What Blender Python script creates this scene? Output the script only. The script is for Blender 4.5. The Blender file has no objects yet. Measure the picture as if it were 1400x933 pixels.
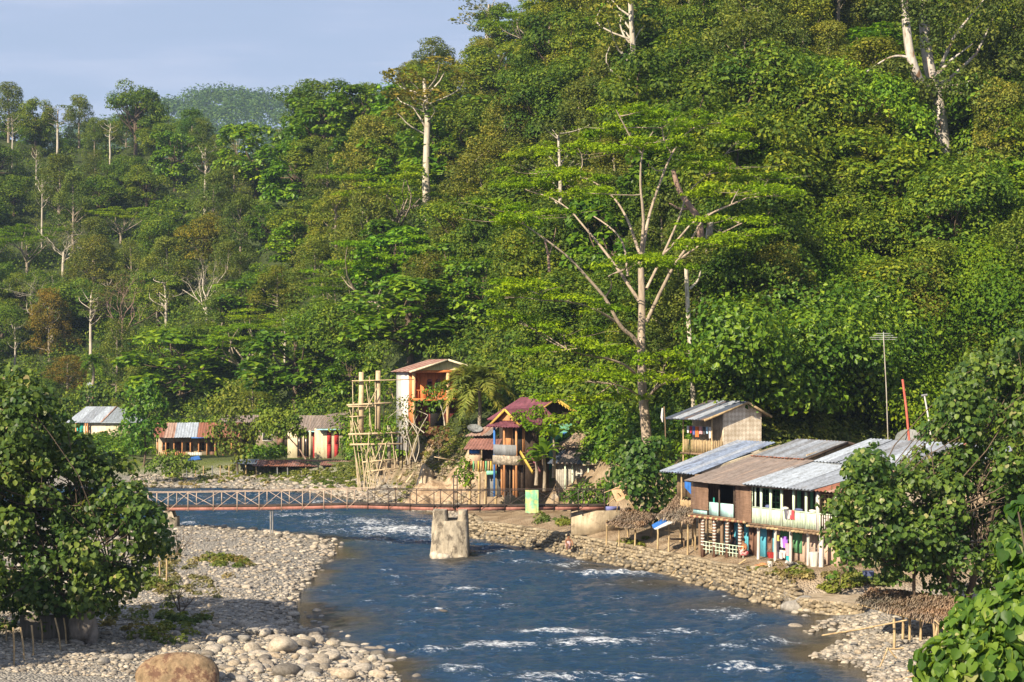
import bpy, math, random
import numpy as np
from math import radians, sin, cos, pi

# ------------------------------------------------------------------ scene, camera, world, sun, exposure
S = bpy.context.scene
COL = S.collection
F = 2400.0      # focal length in photo pixels (1400 wide)
H = 12.0        # camera height above the water
cam_d = bpy.data.cameras.new("camera")
cam = bpy.data.objects.new("camera", cam_d)
COL.objects.link(cam)
cam.location = (0, 0, H)
cam.rotation_euler = (radians(90), 0, 0)
cam_d.lens = F / 1400 * 36
cam_d.sensor_width = 36
cam_d.shift_y = 33.5 / 1400
cam_d.clip_start = 0.5
cam_d.clip_end = 9000
S.camera = cam

SUN_AZ = math.atan2(-0.60, -0.80)     # from +Y towards +X
SUN_EL = radians(32)
W = bpy.data.worlds.new("World")
S.world = W
W.use_nodes = True
wn, wl = W.node_tree.nodes, W.node_tree.links
wn.clear()
wo = wn.new("ShaderNodeOutputWorld")
bg = wn.new("ShaderNodeBackground")
sky = wn.new("ShaderNodeTexSky")
sky.sky_type = 'NISHITA'
sky.sun_disc = False
sky.sun_elevation = SUN_EL
sky.sun_rotation = SUN_AZ
sky.altitude = 300
sky.air_density = 1.0
sky.dust_density = 1.6
sky.ozone_density = 2.0
# thin high cloud streaks: a little white mixed into the sky by a stretched noise
tc = wn.new("ShaderNodeTexCoord")
mp = wn.new("ShaderNodeMapping")
mp.inputs['Scale'].default_value = (2.2, 1.0, 16.0)
mp.inputs['Rotation'].default_value = (0, radians(3), 0)
nz = wn.new("ShaderNodeTexNoise")
nz.inputs['Scale'].default_value = 2.0
nz.inputs['Detail'].default_value = 5
nz.inputs['Roughness'].default_value = 0.55
rp = wn.new("ShaderNodeValToRGB")
rp.color_ramp.elements[0].position = 0.42
rp.color_ramp.elements[1].position = 0.75
rp.color_ramp.elements[0].color = (0.60, 0.60, 0.60, 1)
rp.color_ramp.elements[1].color = (0.95, 0.95, 0.95, 1)
mx = wn.new("ShaderNodeMix")
mx.data_type = 'RGBA'
mx.inputs['B'].default_value = (4.9, 5.6, 7.7, 1)
bg.inputs['Strength'].default_value = 0.054
wl.new(tc.outputs['Generated'], mp.inputs['Vector'])
wl.new(mp.outputs['Vector'], nz.inputs['Vector'])
wl.new(nz.outputs['Fac'], rp.inputs['Fac'])
wl.new(rp.outputs['Color'], mx.inputs['Factor'])
wl.new(sky.outputs['Color'], mx.inputs['A'])
rp2 = wn.new("ShaderNodeValToRGB")
rp2.color_ramp.elements[0].position = 0.50
rp2.color_ramp.elements[1].position = 0.78
rp2.color_ramp.elements[1].color = (0.55, 0.55, 0.55, 1)
mx2 = wn.new("ShaderNodeMix")
mx2.data_type = 'RGBA'
mx2.inputs['B'].default_value = (7.4, 7.6, 8.6, 1)
wl.new(nz.outputs['Fac'], rp2.inputs['Fac'])
wl.new(rp2.outputs['Color'], mx2.inputs['Factor'])
wl.new(mx.outputs['Result'], mx2.inputs['A'])
wl.new(mx2.outputs['Result'], bg.inputs['Color'])
wl.new(bg.outputs['Background'], wo.inputs['Surface'])

sun_d = bpy.data.lights.new("sun", 'SUN')
sun = bpy.data.objects.new("sun", sun_d)
COL.objects.link(sun)
sun_d.energy = 5.0
sun_d.angle = radians(0.5)
sun_d.color = (1.0, 0.86, 0.66)
sun.rotation_euler = (radians(90) - SUN_EL, 0, -SUN_AZ + pi)
sun.location = (-60, -40, 80)

S.view_settings.view_transform = 'Standard'
S.view_settings.look = 'None'
S.view_settings.gamma = 1
S.view_settings.use_curve_mapping = False
S.view_settings.exposure = 1.1
S.cycles.max_bounces = 6
S.cycles.diffuse_bounces = 3
S.cycles.glossy_bounces = 2
S.cycles.transmission_bounces = 3
S.cycles.volume_bounces = 0
S.cycles.transparent_max_bounces = 4
S.cycles.caustics_reflective = False
S.cycles.caustics_refractive = False
S.cycles.use_denoising = True

# ------------------------------------------------------------------ pixel helpers (photo pixels, 1400 x 933)
def P(u, v, Y):
    return np.array(((u - 700) / F * Y, Y, H - (v - 500) / F * Y))

def G(u, v, z=0.0):
    Y = F * (H - z) / (v - 500)
    return np.array(((u - 700) / F * Y, Y, z))

# ------------------------------------------------------------------ noise
class Noise:
    def __init__(s, seed):
        r = np.random.default_rng(seed)
        s.t = r.random((256, 256))
    def __call__(s, x, y):
        x = np.asarray(x, float); y = np.asarray(y, float)
        xi = np.floor(x).astype(int); yi = np.floor(y).astype(int)
        fx = x - xi; fy = y - yi
        fx = fx * fx * (3 - 2 * fx); fy = fy * fy * (3 - 2 * fy)
        t = s.t; a = xi & 255; b = (xi + 1) & 255; c = yi & 255; d = (yi + 1) & 255
        return (t[a, c] * (1 - fx) + t[b, c] * fx) * (1 - fy) + (t[a, d] * (1 - fx) + t[b, d] * fx) * fy
    def fbm(s, x, y, o=4, g=0.5):
        v = 0; a = 1; n = 0
        for i in range(o):
            v = v + a * (s(x * 2 ** i + 17.3 * i, y * 2 ** i + 9.1 * i) - .5)
            n += a; a *= g
        return v / n
N1, N2, N3 = Noise(1), Noise(2), Noise(3)

# ------------------------------------------------------------------ mesh builder
def norm(v):
    v = np.asarray(v, float)
    return v / np.maximum(np.linalg.norm(v, axis=-1, keepdims=True), 1e-9)

class MB:
    """collects pieces of one part, then links them as one mesh object"""
    def __init__(s):
        s.v = []; s.f = []; s.m = []; s.n = 0
    def add(s, v, f, mi=0):
        v = np.asarray(v, float).reshape(-1, 3)
        f = np.asarray(f, int)
        s.v.append(v); s.f.append(f + s.n); s.m.append(np.full(len(f), mi)); s.n += len(v)
        return s
    def box(s, x0, x1, y0, y1, z0, z1, mi=0):
        v = [(x0,y0,z0),(x1,y0,z0),(x1,y1,z0),(x0,y1,z0),(x0,y0,z1),(x1,y0,z1),(x1,y1,z1),(x0,y1,z1)]
        return s.add(v, [(0,3,2,1),(4,5,6,7),(0,1,5,4),(1,2,6,5),(2,3,7,6),(3,0,4,7)], mi)
    def prism(s, p, d, mi=0):
        """polygon p (list of 3d points) extruded by the vector d"""
        p = np.asarray(p, float); k = len(p)
        s.add(np.vstack([p, p + np.asarray(d, float)]), [(i, (i + 1) % k, k + (i + 1) % k, k + i) for i in range(k)], mi)
        if k == 4:
            s.add(np.vstack([p, p + np.asarray(d, float)]), [(3,2,1,0),(4,5,6,7)], mi)
        else:
            q = np.vstack([p, p + np.asarray(d, float)]); c0 = p.mean(0); c1 = c0 + np.asarray(d, float)
            q = np.vstack([q, c0, c1])
            s.add(q, [((i + 1) % k, i, 2 * k) for i in range(k)] + [(k + i, k + (i + 1) % k, 2 * k + 1) for i in range(k)], mi)
        return s
    def tube(s, path, rad, n=6, mi=0, cap=True):
        p = np.asarray(path, float); m = len(p)
        r = np.asarray(rad, float).ravel()
        r = np.interp(np.linspace(0, 1, m), np.linspace(0, 1, len(r)), r) if len(r) > 1 else np.full(m, r[0])
        t = np.gradient(p, axis=0); t = norm(t)
        ref = np.where(np.abs(t[:, 2:3]) > .9, np.array([[1., 0, 0]]), np.array([[0, 0, 1.]]))
        if np.abs(t[0, 2]) > .75: ref = np.tile(np.array([[1., 0.1, 0]]), (m, 1))
        a = norm(np.cross(t, ref)); b = np.cross(t, a)
        an = np.arange(n) / n * 2 * pi
        v = p[:, None] + r[:, None, None] * (np.cos(an)[None, :, None] * a[:, None] + np.sin(an)[None, :, None] * b[:, None])
        i, j = np.meshgrid(np.arange(m - 1), np.arange(n), indexing='ij')
        f = np.stack([i * n + j, i * n + (j + 1) % n, (i + 1) * n + (j + 1) % n, (i + 1) * n + j], -1).reshape(-1, 4)
        v = v.reshape(-1, 3)
        s.add(v, f, mi)
        if cap:
            for ring, c in ((0, p[0]), (m - 1, p[-1])):
                s.add(np.vstack([v[ring * n:ring * n + n], c]), [(q, (q + 1) % n, n) if ring else ((q + 1) % n, q, n) for q in range(n)], mi)
        return s
    def beam(s, p0, p1, w, h=None, mi=0):
        """rectangular bar from p0 to p1"""
        h = h or w; p0 = np.asarray(p0, float); p1 = np.asarray(p1, float)
        t = norm(p1 - p0)
        ref = np.array([0, 0, 1.]) if abs(t[2]) < .9 else np.array([1., 0, 0])
        a = norm(np.cross(t, ref)) * w / 2; b = norm(np.cross(a, t)) * h / 2
        v = [p0 - a - b, p0 + a - b, p0 + a + b, p0 - a + b, p1 - a - b, p1 + a - b, p1 + a + b, p1 - a + b]
        return s.add(v, [(0,1,2,3),(7,6,5,4),(0,4,5,1),(1,5,6,2),(2,6,7,3),(3,7,4,0)], mi)
    def corr(s, a, b, c, d, pitch=.2, amp=.02, mis=(0,), panel=.85, rows=6, rng=random, sag=.0):
        """corrugated sheet: a->b along the eave, d->c along the top (a below d); panels take materials from mis"""
        a, b, c, d = (np.asarray(q, float) for q in (a, b, c, d))
        L = np.linalg.norm(b - a); n = max(8, int(L / pitch * 4)); up = np.array([0, 0, 1.])
        npan = max(1, int(round(L / panel))); off = [rng.uniform(-.012, .012) for _ in range(npan + 1)]; ln = [rng.uniform(0, .1) for _ in range(npan + 1)]
        nn = norm(np.cross(b - a, d - a)); 
        if nn[2] < 0: nn = -nn
        ss = np.linspace(0, 1, n + 1); rr = np.linspace(0, 1, rows + 1)
        pan = np.minimum((ss * npan).astype(int), npan - 1)
        V = []
        for r in rr:
            r2 = np.where(r == 0, -np.array([ln[q] for q in pan]) / max(np.linalg.norm(d - a), .1), r)[:, None]
            q = (a + (b - a) * ss[:, None]) * (1 - r2) + (d + (c - d) * ss[:, None]) * r2
            q = q + nn * (amp * np.sin(ss * L / pitch * 2 * pi)[:, None] + np.array([off[k] for k in pan])[:, None] - sag * np.sin(r * pi))
            V.append(q)
        V = np.concatenate(V)
        i, j = np.meshgrid(np.arange(rows), np.arange(n), indexing='ij')
        f = np.stack([i * (n + 1) + j, i * (n + 1) + j + 1, (i + 1) * (n + 1) + j + 1, (i + 1) * (n + 1) + j], -1).reshape(-1, 4)
        pm = [mis[rng.randrange(len(mis))] for _ in range(npan)]
        mi = np.array([[pm[pan[jj]] for jj in range(n)]] * rows).reshape(-1)
        s.v.append(V); s.f.append(f + s.n); s.m.append(mi); s.n += len(V)
        # underside, 3 cm below, so that the sheet has a thickness
        s.add(np.array([a, b, c, d]) - nn * (amp + .03), [(3, 2, 1, 0)], mis[0])
        return s
    def build(s, name, mats, parent=None, smooth=False, **props):
        me = mesh_np(name, s.v, s.f, s.m)
        if not isinstance(mats, (list, tuple)): mats = [mats]
        for m in mats: me.materials.append(m)
        if smooth: me.polygons.foreach_set('use_smooth', np.ones(len(me.polygons), bool))
        o = bpy.data.objects.new(name, me)
        COL.objects.link(o)
        if parent is not None: o.parent = parent
        for k, q in props.items(): o[k] = q
        return o

def mesh_np(name, vs, fs, ms=None):
    me = bpy.data.meshes.new(name)
    v = np.concatenate(vs) if len(vs) else np.zeros((0, 3))
    me.vertices.add(len(v)); me.vertices.foreach_set('co', v.astype(np.float32).ravel())
    idx = np.concatenate([f.ravel() for f in fs]); tot = np.concatenate([np.full(len(f), f.shape[1]) for f in fs])
    st = np.concatenate([[0], np.cumsum(tot)[:-1]])
    me.loops.add(len(idx)); me.loops.foreach_set('vertex_index', idx.astype(np.int32))
    me.polygons.add(len(tot)); me.polygons.foreach_set('loop_start', st.astype(np.int32))
    if ms is not None: me.polygons.foreach_set('material_index', np.concatenate(ms).astype(np.int32))
    me.update(calc_edges=True)
    return me

def tag(o, label, cat, group=None):
    o['label'] = label; o['category'] = cat
    if group: o['group'] = group
    return o

def empty(name, label, cat, loc=(0, 0, 0), rz=0., group=None):
    o = bpy.data.objects.new(name, None)
    COL.objects.link(o)
    o.location = loc; o.rotation_euler = (0, 0, rz); o.empty_display_size = .5
    return tag(o, label, cat, group)

def dup(root, loc, rz, sc=(1, 1, 1), label=None, group=None, tint=None, cat=None):
    r = root.copy(); COL.objects.link(r)
    r.location = loc; r.rotation_euler = (0, 0, rz); r.scale = sc
    if label: r['label'] = label
    if group: r['group'] = group
    if cat: r['category'] = cat
    if tint: r.color = tint
    for ch in list(root.children):
        c = ch.copy(); COL.objects.link(c); c.parent = r
        if tint and ch.name.startswith('crown'): c.color = tint
        for g in list(ch.children):
            d = g.copy(); COL.objects.link(d); d.parent = c
    return r

# ------------------------------------------------------------------ materials
MATS = {}
def newmat(name):
    m = bpy.data.materials.new(name); m.use_nodes = True
    n, l = m.node_tree.nodes, m.node_tree.links
    return m, n, l, n['Principled BSDF'], n['Material Output']

def rgb(c, k=1.0): return (c[0] * k, c[1] * k, c[2] * k, 1)

def mat(name, col, rough=.85, var=.25, sc=2.5, bump=.25, bsc=18., col2=None, c2sc=1.1, c2th=.55, metal=0., spec=.3, st=(1, 1, 1), coord='Object', grime=.38):
    if name in MATS: return MATS[name]
    m, n, l, b, o = newmat(name)
    tc = n.new("ShaderNodeTexCoord"); mp = n.new("ShaderNodeMapping"); mp.inputs['Scale'].default_value = st
    l.new(tc.outputs[coord], mp.inputs['Vector'])
    a = n.new("ShaderNodeTexNoise"); a.inputs['Scale'].default_value = sc; a.inputs['Detail'].default_value = 7; a.inputs['Roughness'].default_value = .65
    l.new(mp.outputs[0], a.inputs['Vector'])
    r = n.new("ShaderNodeValToRGB"); r.color_ramp.elements[0].position = .3; r.color_ramp.elements[1].position = .7
    r.color_ramp.elements[0].color = rgb(col, 1 - var); r.color_ramp.elements[1].color = rgb(col, 1 + var)
    l.new(a.outputs['Fac'], r.inputs['Fac'])
    out = r.outputs['Color']
    if col2:
        a2 = n.new("ShaderNodeTexNoise"); a2.inputs['Scale'].default_value = c2sc; a2.inputs['Detail'].default_value = 8; a2.inputs['Roughness'].default_value = .7
        l.new(mp.outputs[0], a2.inputs['Vector'])
        r2 = n.new("ShaderNodeValToRGB"); r2.color_ramp.elements[0].position = c2th - .04; r2.color_ramp.elements[1].position = c2th + .06
        l.new(a2.outputs['Fac'], r2.inputs['Fac'])
        mx = n.new("ShaderNodeMix"); mx.data_type = 'RGBA'; mx.inputs['B'].default_value = rgb(col2)
        l.new(r2.outputs['Color'], mx.inputs['Factor']); l.new(out, mx.inputs['A']); out = mx.outputs['Result']
    if grime:
        mp3 = n.new("ShaderNodeMapping"); mp3.inputs['Scale'].default_value = (3.2, 3.2, .55); l.new(tc.outputs[coord], mp3.inputs['Vector'])
        g1 = n.new("ShaderNodeTexNoise"); g1.inputs['Scale'].default_value = 1.3; g1.inputs['Detail'].default_value = 8; g1.inputs['Roughness'].default_value = .7; l.new(mp3.outputs[0], g1.inputs['Vector'])
        g2 = n.new("ShaderNodeValToRGB"); g2.color_ramp.elements[0].position = .33; g2.color_ramp.elements[1].position = .56; g2.color_ramp.elements[0].color = (1 - grime, 1 - grime * 1.06, 1 - grime * 1.15, 1); g2.color_ramp.elements[1].color = (1, 1, 1, 1)
        l.new(g1.outputs['Fac'], g2.inputs['Fac']); gm = n.new("ShaderNodeMix"); gm.data_type = 'RGBA'; gm.blend_type = 'MULTIPLY'; gm.inputs['Factor'].default_value = 1
        l.new(out, gm.inputs['A']); l.new(g2.outputs['Color'], gm.inputs['B']); out = gm.outputs['Result']
    l.new(out, b.inputs['Base Color'])
    b.inputs['Roughness'].default_value = rough; b.inputs['Metallic'].default_value = metal; b.inputs['Specular IOR Level'].default_value = spec
    if bump:
        c = n.new("ShaderNodeTexNoise"); c.inputs['Scale'].default_value = bsc; c.inputs['Detail'].default_value = 5
        l.new(mp.outputs[0], c.inputs['Vector'])
        bp = n.new("ShaderNodeBump"); bp.inputs['Strength'].default_value = bump; bp.inputs['Distance'].default_value = .05
        l.new(c.outputs['Fac'], bp.inputs['Height']); l.new(bp.outputs[0], b.inputs['Normal'])
    MATS[name] = m
    return m

def leafmat(name, dark, mid, light, pos=(.0, .5, 1.), trans=.32, rough=.55, spec=.14, extra=None, patch=.3):
    m, n, l, b, o = newmat(name)
    g = n.new("ShaderNodeNewGeometry"); oi = n.new("ShaderNodeObjectInfo")
    r = n.new("ShaderNodeValToRGB"); e = r.color_ramp.elements
    e[0].position = pos[0]; e[0].color = rgb(dark); e[1].position = pos[2]; e[1].color = rgb(light)
    q = e.new(pos[1]); q.color = rgb(mid)
    if extra:
        q = e.new(extra[0]); q.color = rgb(light); e[len(e) - 1].color = rgb(extra[1])
    l.new(g.outputs['Random Per Island'], r.inputs['Fac'])
    mu = n.new("ShaderNodeMix"); mu.data_type = 'RGBA'; mu.blend_type = 'MULTIPLY'; mu.inputs['Factor'].default_value = 1
    l.new(r.outputs['Color'], mu.inputs['A']); l.new(oi.outputs['Color'], mu.inputs['B'])
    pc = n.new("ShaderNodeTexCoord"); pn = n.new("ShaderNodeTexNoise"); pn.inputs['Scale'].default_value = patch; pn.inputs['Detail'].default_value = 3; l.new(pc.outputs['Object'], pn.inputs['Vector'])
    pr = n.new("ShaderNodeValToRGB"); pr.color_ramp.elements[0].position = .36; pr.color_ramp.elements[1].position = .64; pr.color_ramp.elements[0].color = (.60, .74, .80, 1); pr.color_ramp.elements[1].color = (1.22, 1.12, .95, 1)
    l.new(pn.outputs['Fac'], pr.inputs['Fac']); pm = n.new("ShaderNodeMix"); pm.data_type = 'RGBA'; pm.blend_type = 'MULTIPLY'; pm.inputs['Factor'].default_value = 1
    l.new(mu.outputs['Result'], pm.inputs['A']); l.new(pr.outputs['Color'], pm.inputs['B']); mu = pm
    l.new(mu.outputs['Result'], b.inputs['Base Color'])
    b.inputs['Roughness'].default_value = rough; b.inputs['Specular IOR Level'].default_value = spec
    t = n.new("ShaderNodeBsdfTranslucent")
    mu2 = n.new("ShaderNodeMix"); mu2.data_type = 'RGBA'; mu2.blend_type = 'MULTIPLY'; mu2.inputs['Factor'].default_value = 1
    mu2.inputs['B'].default_value = (1.6, 1.5, .5, 1)
    l.new(mu.outputs['Result'], mu2.inputs['A']); l.new(mu2.outputs['Result'], t.inputs['Color'])
    ms = n.new("ShaderNodeMixShader"); ms.inputs['Fac'].default_value = trans
    l.new(b.outputs[0], ms.inputs[1]); l.new(t.outputs[0], ms.inputs[2]); l.new(ms.outputs[0], o.inputs['Surface'])
    MATS[name] = m
    return m

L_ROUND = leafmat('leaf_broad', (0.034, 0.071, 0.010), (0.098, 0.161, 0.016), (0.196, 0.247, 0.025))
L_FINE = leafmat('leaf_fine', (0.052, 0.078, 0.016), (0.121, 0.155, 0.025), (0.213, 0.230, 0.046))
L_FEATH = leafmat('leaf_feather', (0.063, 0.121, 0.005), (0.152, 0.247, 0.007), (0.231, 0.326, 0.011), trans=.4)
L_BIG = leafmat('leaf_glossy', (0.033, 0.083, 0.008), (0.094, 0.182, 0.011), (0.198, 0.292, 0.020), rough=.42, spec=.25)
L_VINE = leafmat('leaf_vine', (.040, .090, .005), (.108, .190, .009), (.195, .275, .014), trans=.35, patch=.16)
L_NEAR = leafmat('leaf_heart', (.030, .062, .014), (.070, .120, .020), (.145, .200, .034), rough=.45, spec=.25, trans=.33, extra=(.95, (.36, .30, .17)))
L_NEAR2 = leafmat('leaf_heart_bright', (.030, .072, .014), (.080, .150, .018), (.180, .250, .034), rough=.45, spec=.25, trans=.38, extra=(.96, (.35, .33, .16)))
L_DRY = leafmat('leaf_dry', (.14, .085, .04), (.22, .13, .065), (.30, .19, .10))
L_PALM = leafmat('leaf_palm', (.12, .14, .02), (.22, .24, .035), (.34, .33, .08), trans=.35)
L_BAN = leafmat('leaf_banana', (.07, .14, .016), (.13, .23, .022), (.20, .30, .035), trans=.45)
L_GRASS = leafmat('leaf_grass', (.08, .105, .018), (.14, .18, .028), (.23, .23, .07))
BARK = mat('bark_pale', (.30, .25, .19), var=.35, sc=1.5, bump=.5, bsc=9, st=(3, 3, .7), col2=(.12, .10, .075), c2th=.58)
BARK_W = mat('bark_white', (.46, .41, .33), var=.3, sc=1.3, bump=.4, bsc=9, st=(3, 3, .6), col2=(.20, .16, .11), c2th=.6)
BARK_D = mat('bark_brown', (.11, .08, .055), var=.35, sc=2, bump=.5, bsc=9, st=(3, 3, .7))
BARK_P = mat('bark_pinkish', (.28, .19, .15), var=.25, sc=2, bump=.3)
BAMBOO = mat('bamboo', (.42, .31, .17), var=.3, sc=3, col2=(.20, .14, .08), c2th=.6)
WOOD = mat('wood_weathered', (.20, .135, .085), var=.35, sc=4, st=(1, 1, .3), bump=.4)
WOOD_D = mat('wood_dark', (.060, .042, .032), var=.35, sc=4, bump=.3)
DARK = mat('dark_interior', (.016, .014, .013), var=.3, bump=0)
CONC = mat('concrete', (.36, .315, .24), var=.35, sc=2.2, bump=.6, bsc=9, col2=(.13, .11, .085), c2sc=1.6, c2th=.55, st=(1.3, 1.3, .8))
CREAM = mat('cream_plaster', (.64, .55, .40), var=.12, sc=1.2, col2=(.36, .29, .2), c2th=.66)
WHITEP = mat('white_paint', (.56, .54, .50), var=.08, sc=1.5, col2=(.42, .38, .32), c2th=.68)
THATCH = mat('thatch', (.30, .215, .155), var=.4, sc=4, bump=.5, bsc=25)
STRAW = leafmat('straw', (.20, .135, .10), (.34, .24, .18), (.48, .37, .28), trans=.1, rough=.8, spec=.1)
MATW = None
# ------------------------------------------------------------------ ground
U_ = [-900, -300, 0, 100, 200, 300, 400, 500, 590, 640, 700, 800, 900, 1000, 1100, 1200, 1400, 1700, 2300]
YF = [290, 275, 262, 258, 245, 228, 206, 184, 163, 155, 150, 141, 129, 115, 118, 124, 122, 120, 120]
ZF = [3, 3, 3, 3, 3, 3, 3, 4, 7, 6.5, 6, 6, 6.5, 7, 6.5, 7, 7, 7, 7]
UR = [-900, -300, 0, 100, 200, 260, 310, 350, 400, 480, 570, 640, 690, 740, 800, 1000, 1400, 2300]
VR = [190, 190, 196, 192, 208, 225, 245, 250, 215, 175, 150, 150, 90, 20, -60, -150, -200, -220]
YR = [430, 420, 400, 395, 390, 370, 350, 330, 312, 292, 278, 272, 268, 264, 258, 245, 232, 230]
UB = [-900, 0, 100, 200, 260, 320, 360, 420, 500, 700, 2300]
VB = [250, 215, 185, 160, 146, 140, 150, 165, 190, 260, 420]

LEFT = [G(u, v) for u, v in ((560, 960), (545, 933), (522, 905), (470, 885), (398, 850), (405, 820), (415, 800), (432, 780), (455, 762), (462, 742), (440, 735), (380, 730), (300, 722), (230, 722), (100, 716), (-200, 700))]
LEFT = [(p[0], p[1]) for p in LEFT] + [(-150, 146), (-150, 5), (-2, 5), (-4, 55)]
RIGHT = [G(u, v) for u, v in ((-200, 662), (190, 666), (330, 668), (440, 674), (520, 690), (600, 703), (640, 716), (655, 736), (700, 743), (780, 758), (860, 774), (935, 790), (1000, 808), (1060, 826), (1090, 838), (1135, 842), (1105, 866), (1150, 852), (1160, 872), (1105, 900), (1175, 908), (1195, 933), (1210, 970))]
RIGHT = [(p[0], p[1]) for p in RIGHT] + [(11, 45), (9, 5), (400, 5), (400, 700), (-400, 700), (-400, 190)]

def poly_sd(poly, x, y):
    """signed distance, positive inside"""
    p = np.array(poly); q = np.roll(p, -1, 0)
    x = np.asarray(x, float); y = np.asarray(y, float)
    d = np.full(x.shape, 1e9); ins = np.zeros(x.shape, bool)
    for (ax, ay), (bx, by) in zip(p, q):
        ex, ey = bx - ax, by - ay
        t = np.clip(((x - ax) * ex + (y - ay) * ey) / (ex * ex + ey * ey), 0, 1)
        d = np.minimum(d, np.hypot(x - ax - t * ex, y - ay - t * ey))
        c = (ay > y) != (by > y)
        ins ^= c & (x < ex * (y - ay) / (ey if ey else 1e-9) + ax)
    return np.where(ins, d, -d)

def sm(x, a, b):
    t = np.clip((x - a) / (b - a), 0, 1); return t * t * (3 - 2 * t)

def hill(x, y):
    u = np.clip(x / np.maximum(y, 1) * F + 700, -900, 2300)
    yf = np.interp(u, U_, YF); zf = np.interp(u, U_, ZF)
    yr = np.interp(u, UR, YR); zr = H + (500 - np.interp(u, UR, VR)) * yr / F
    t = (y - yf) / (yr - yf)
    z = np.where(t < 0, zf + (y - yf) * .62, zf + (zr - zf) * t)
    z = np.where(t > 1, zr - .22 * (y - yr), z)
    z = z + N1.fbm(x * .05, y * .05, 3) * 7 * sm(t, 0.02, .2)
    far = (H + (500 - np.interp(u, UB, VB)) * 1500 / F)
    zb = np.where(y < 1500, far + (y - 1500) * .36, far - .2 * (y - 1500)) + N2.fbm(x * .008, y * .008, 3) * 20
    return np.maximum(z, zb), t

def ground_z(x, y, full=False):
    x = np.asarray(x, float); y = np.asarray(y, float)
    dl = poly_sd(LEFT, x, y); dr = poly_sd(RIGHT, x, y)
    n = N2.fbm(x * .35, y * .35, 4)
    zl = np.minimum(.16 * dl, .25 + .055 * dl); zl = np.minimum(zl, 1.3) + n * .22 * sm(dl, 0, 1.5)
    wall = sm(y, 86.5, 89) * (1 - sm(y, 122, 128))
    fl = np.where(dr < 2, .14 * dr, .28 + .1 * (dr - 2)); fl = np.minimum(fl, 1.6) + n * .25 * sm(dr, 0, 1.5)
    hw = 1.0 + .35 * (1 - sm(y, 91, 97)); st = hw * sm(dr, .15, .55) + (1.36 - hw) * sm(dr, .6, 2.4) + .04 * np.minimum(dr, 6)
    zt = fl * (1 - wall) + st * wall
    fb = np.minimum(.08 * dr, .5) + 1.45 * sm(dr, 11, 13) + n * .2 * sm(dr, 0, 1.5); kf = sm(y, 148, 156)
    zt = zt * (1 - kf) + fb * kf
    hz, t = hill(x, y)
    z = np.where(dr > 0, np.where(dr > 1.2, np.maximum(zt, hz), zt), np.where(dl > 0, zl, np.maximum(-1.2, .35 * np.maximum(dl, dr))))
    if full: return z, dl, dr, hz >= zt, t
    return z

def ray_ground(u, v):
    """point of the ground seen at a photo pixel"""
    k = (u - 700) / F
    Y = np.concatenate([np.linspace(40, 520, 1900)])
    z = ground_z(k * Y, Y); ray = H - (v - 500) / F * Y
    i = np.argmax(z >= ray)
    if z[i] < ray[i]: return None
    return np.array((k * Y[i], Y[i], z[i]))

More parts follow.
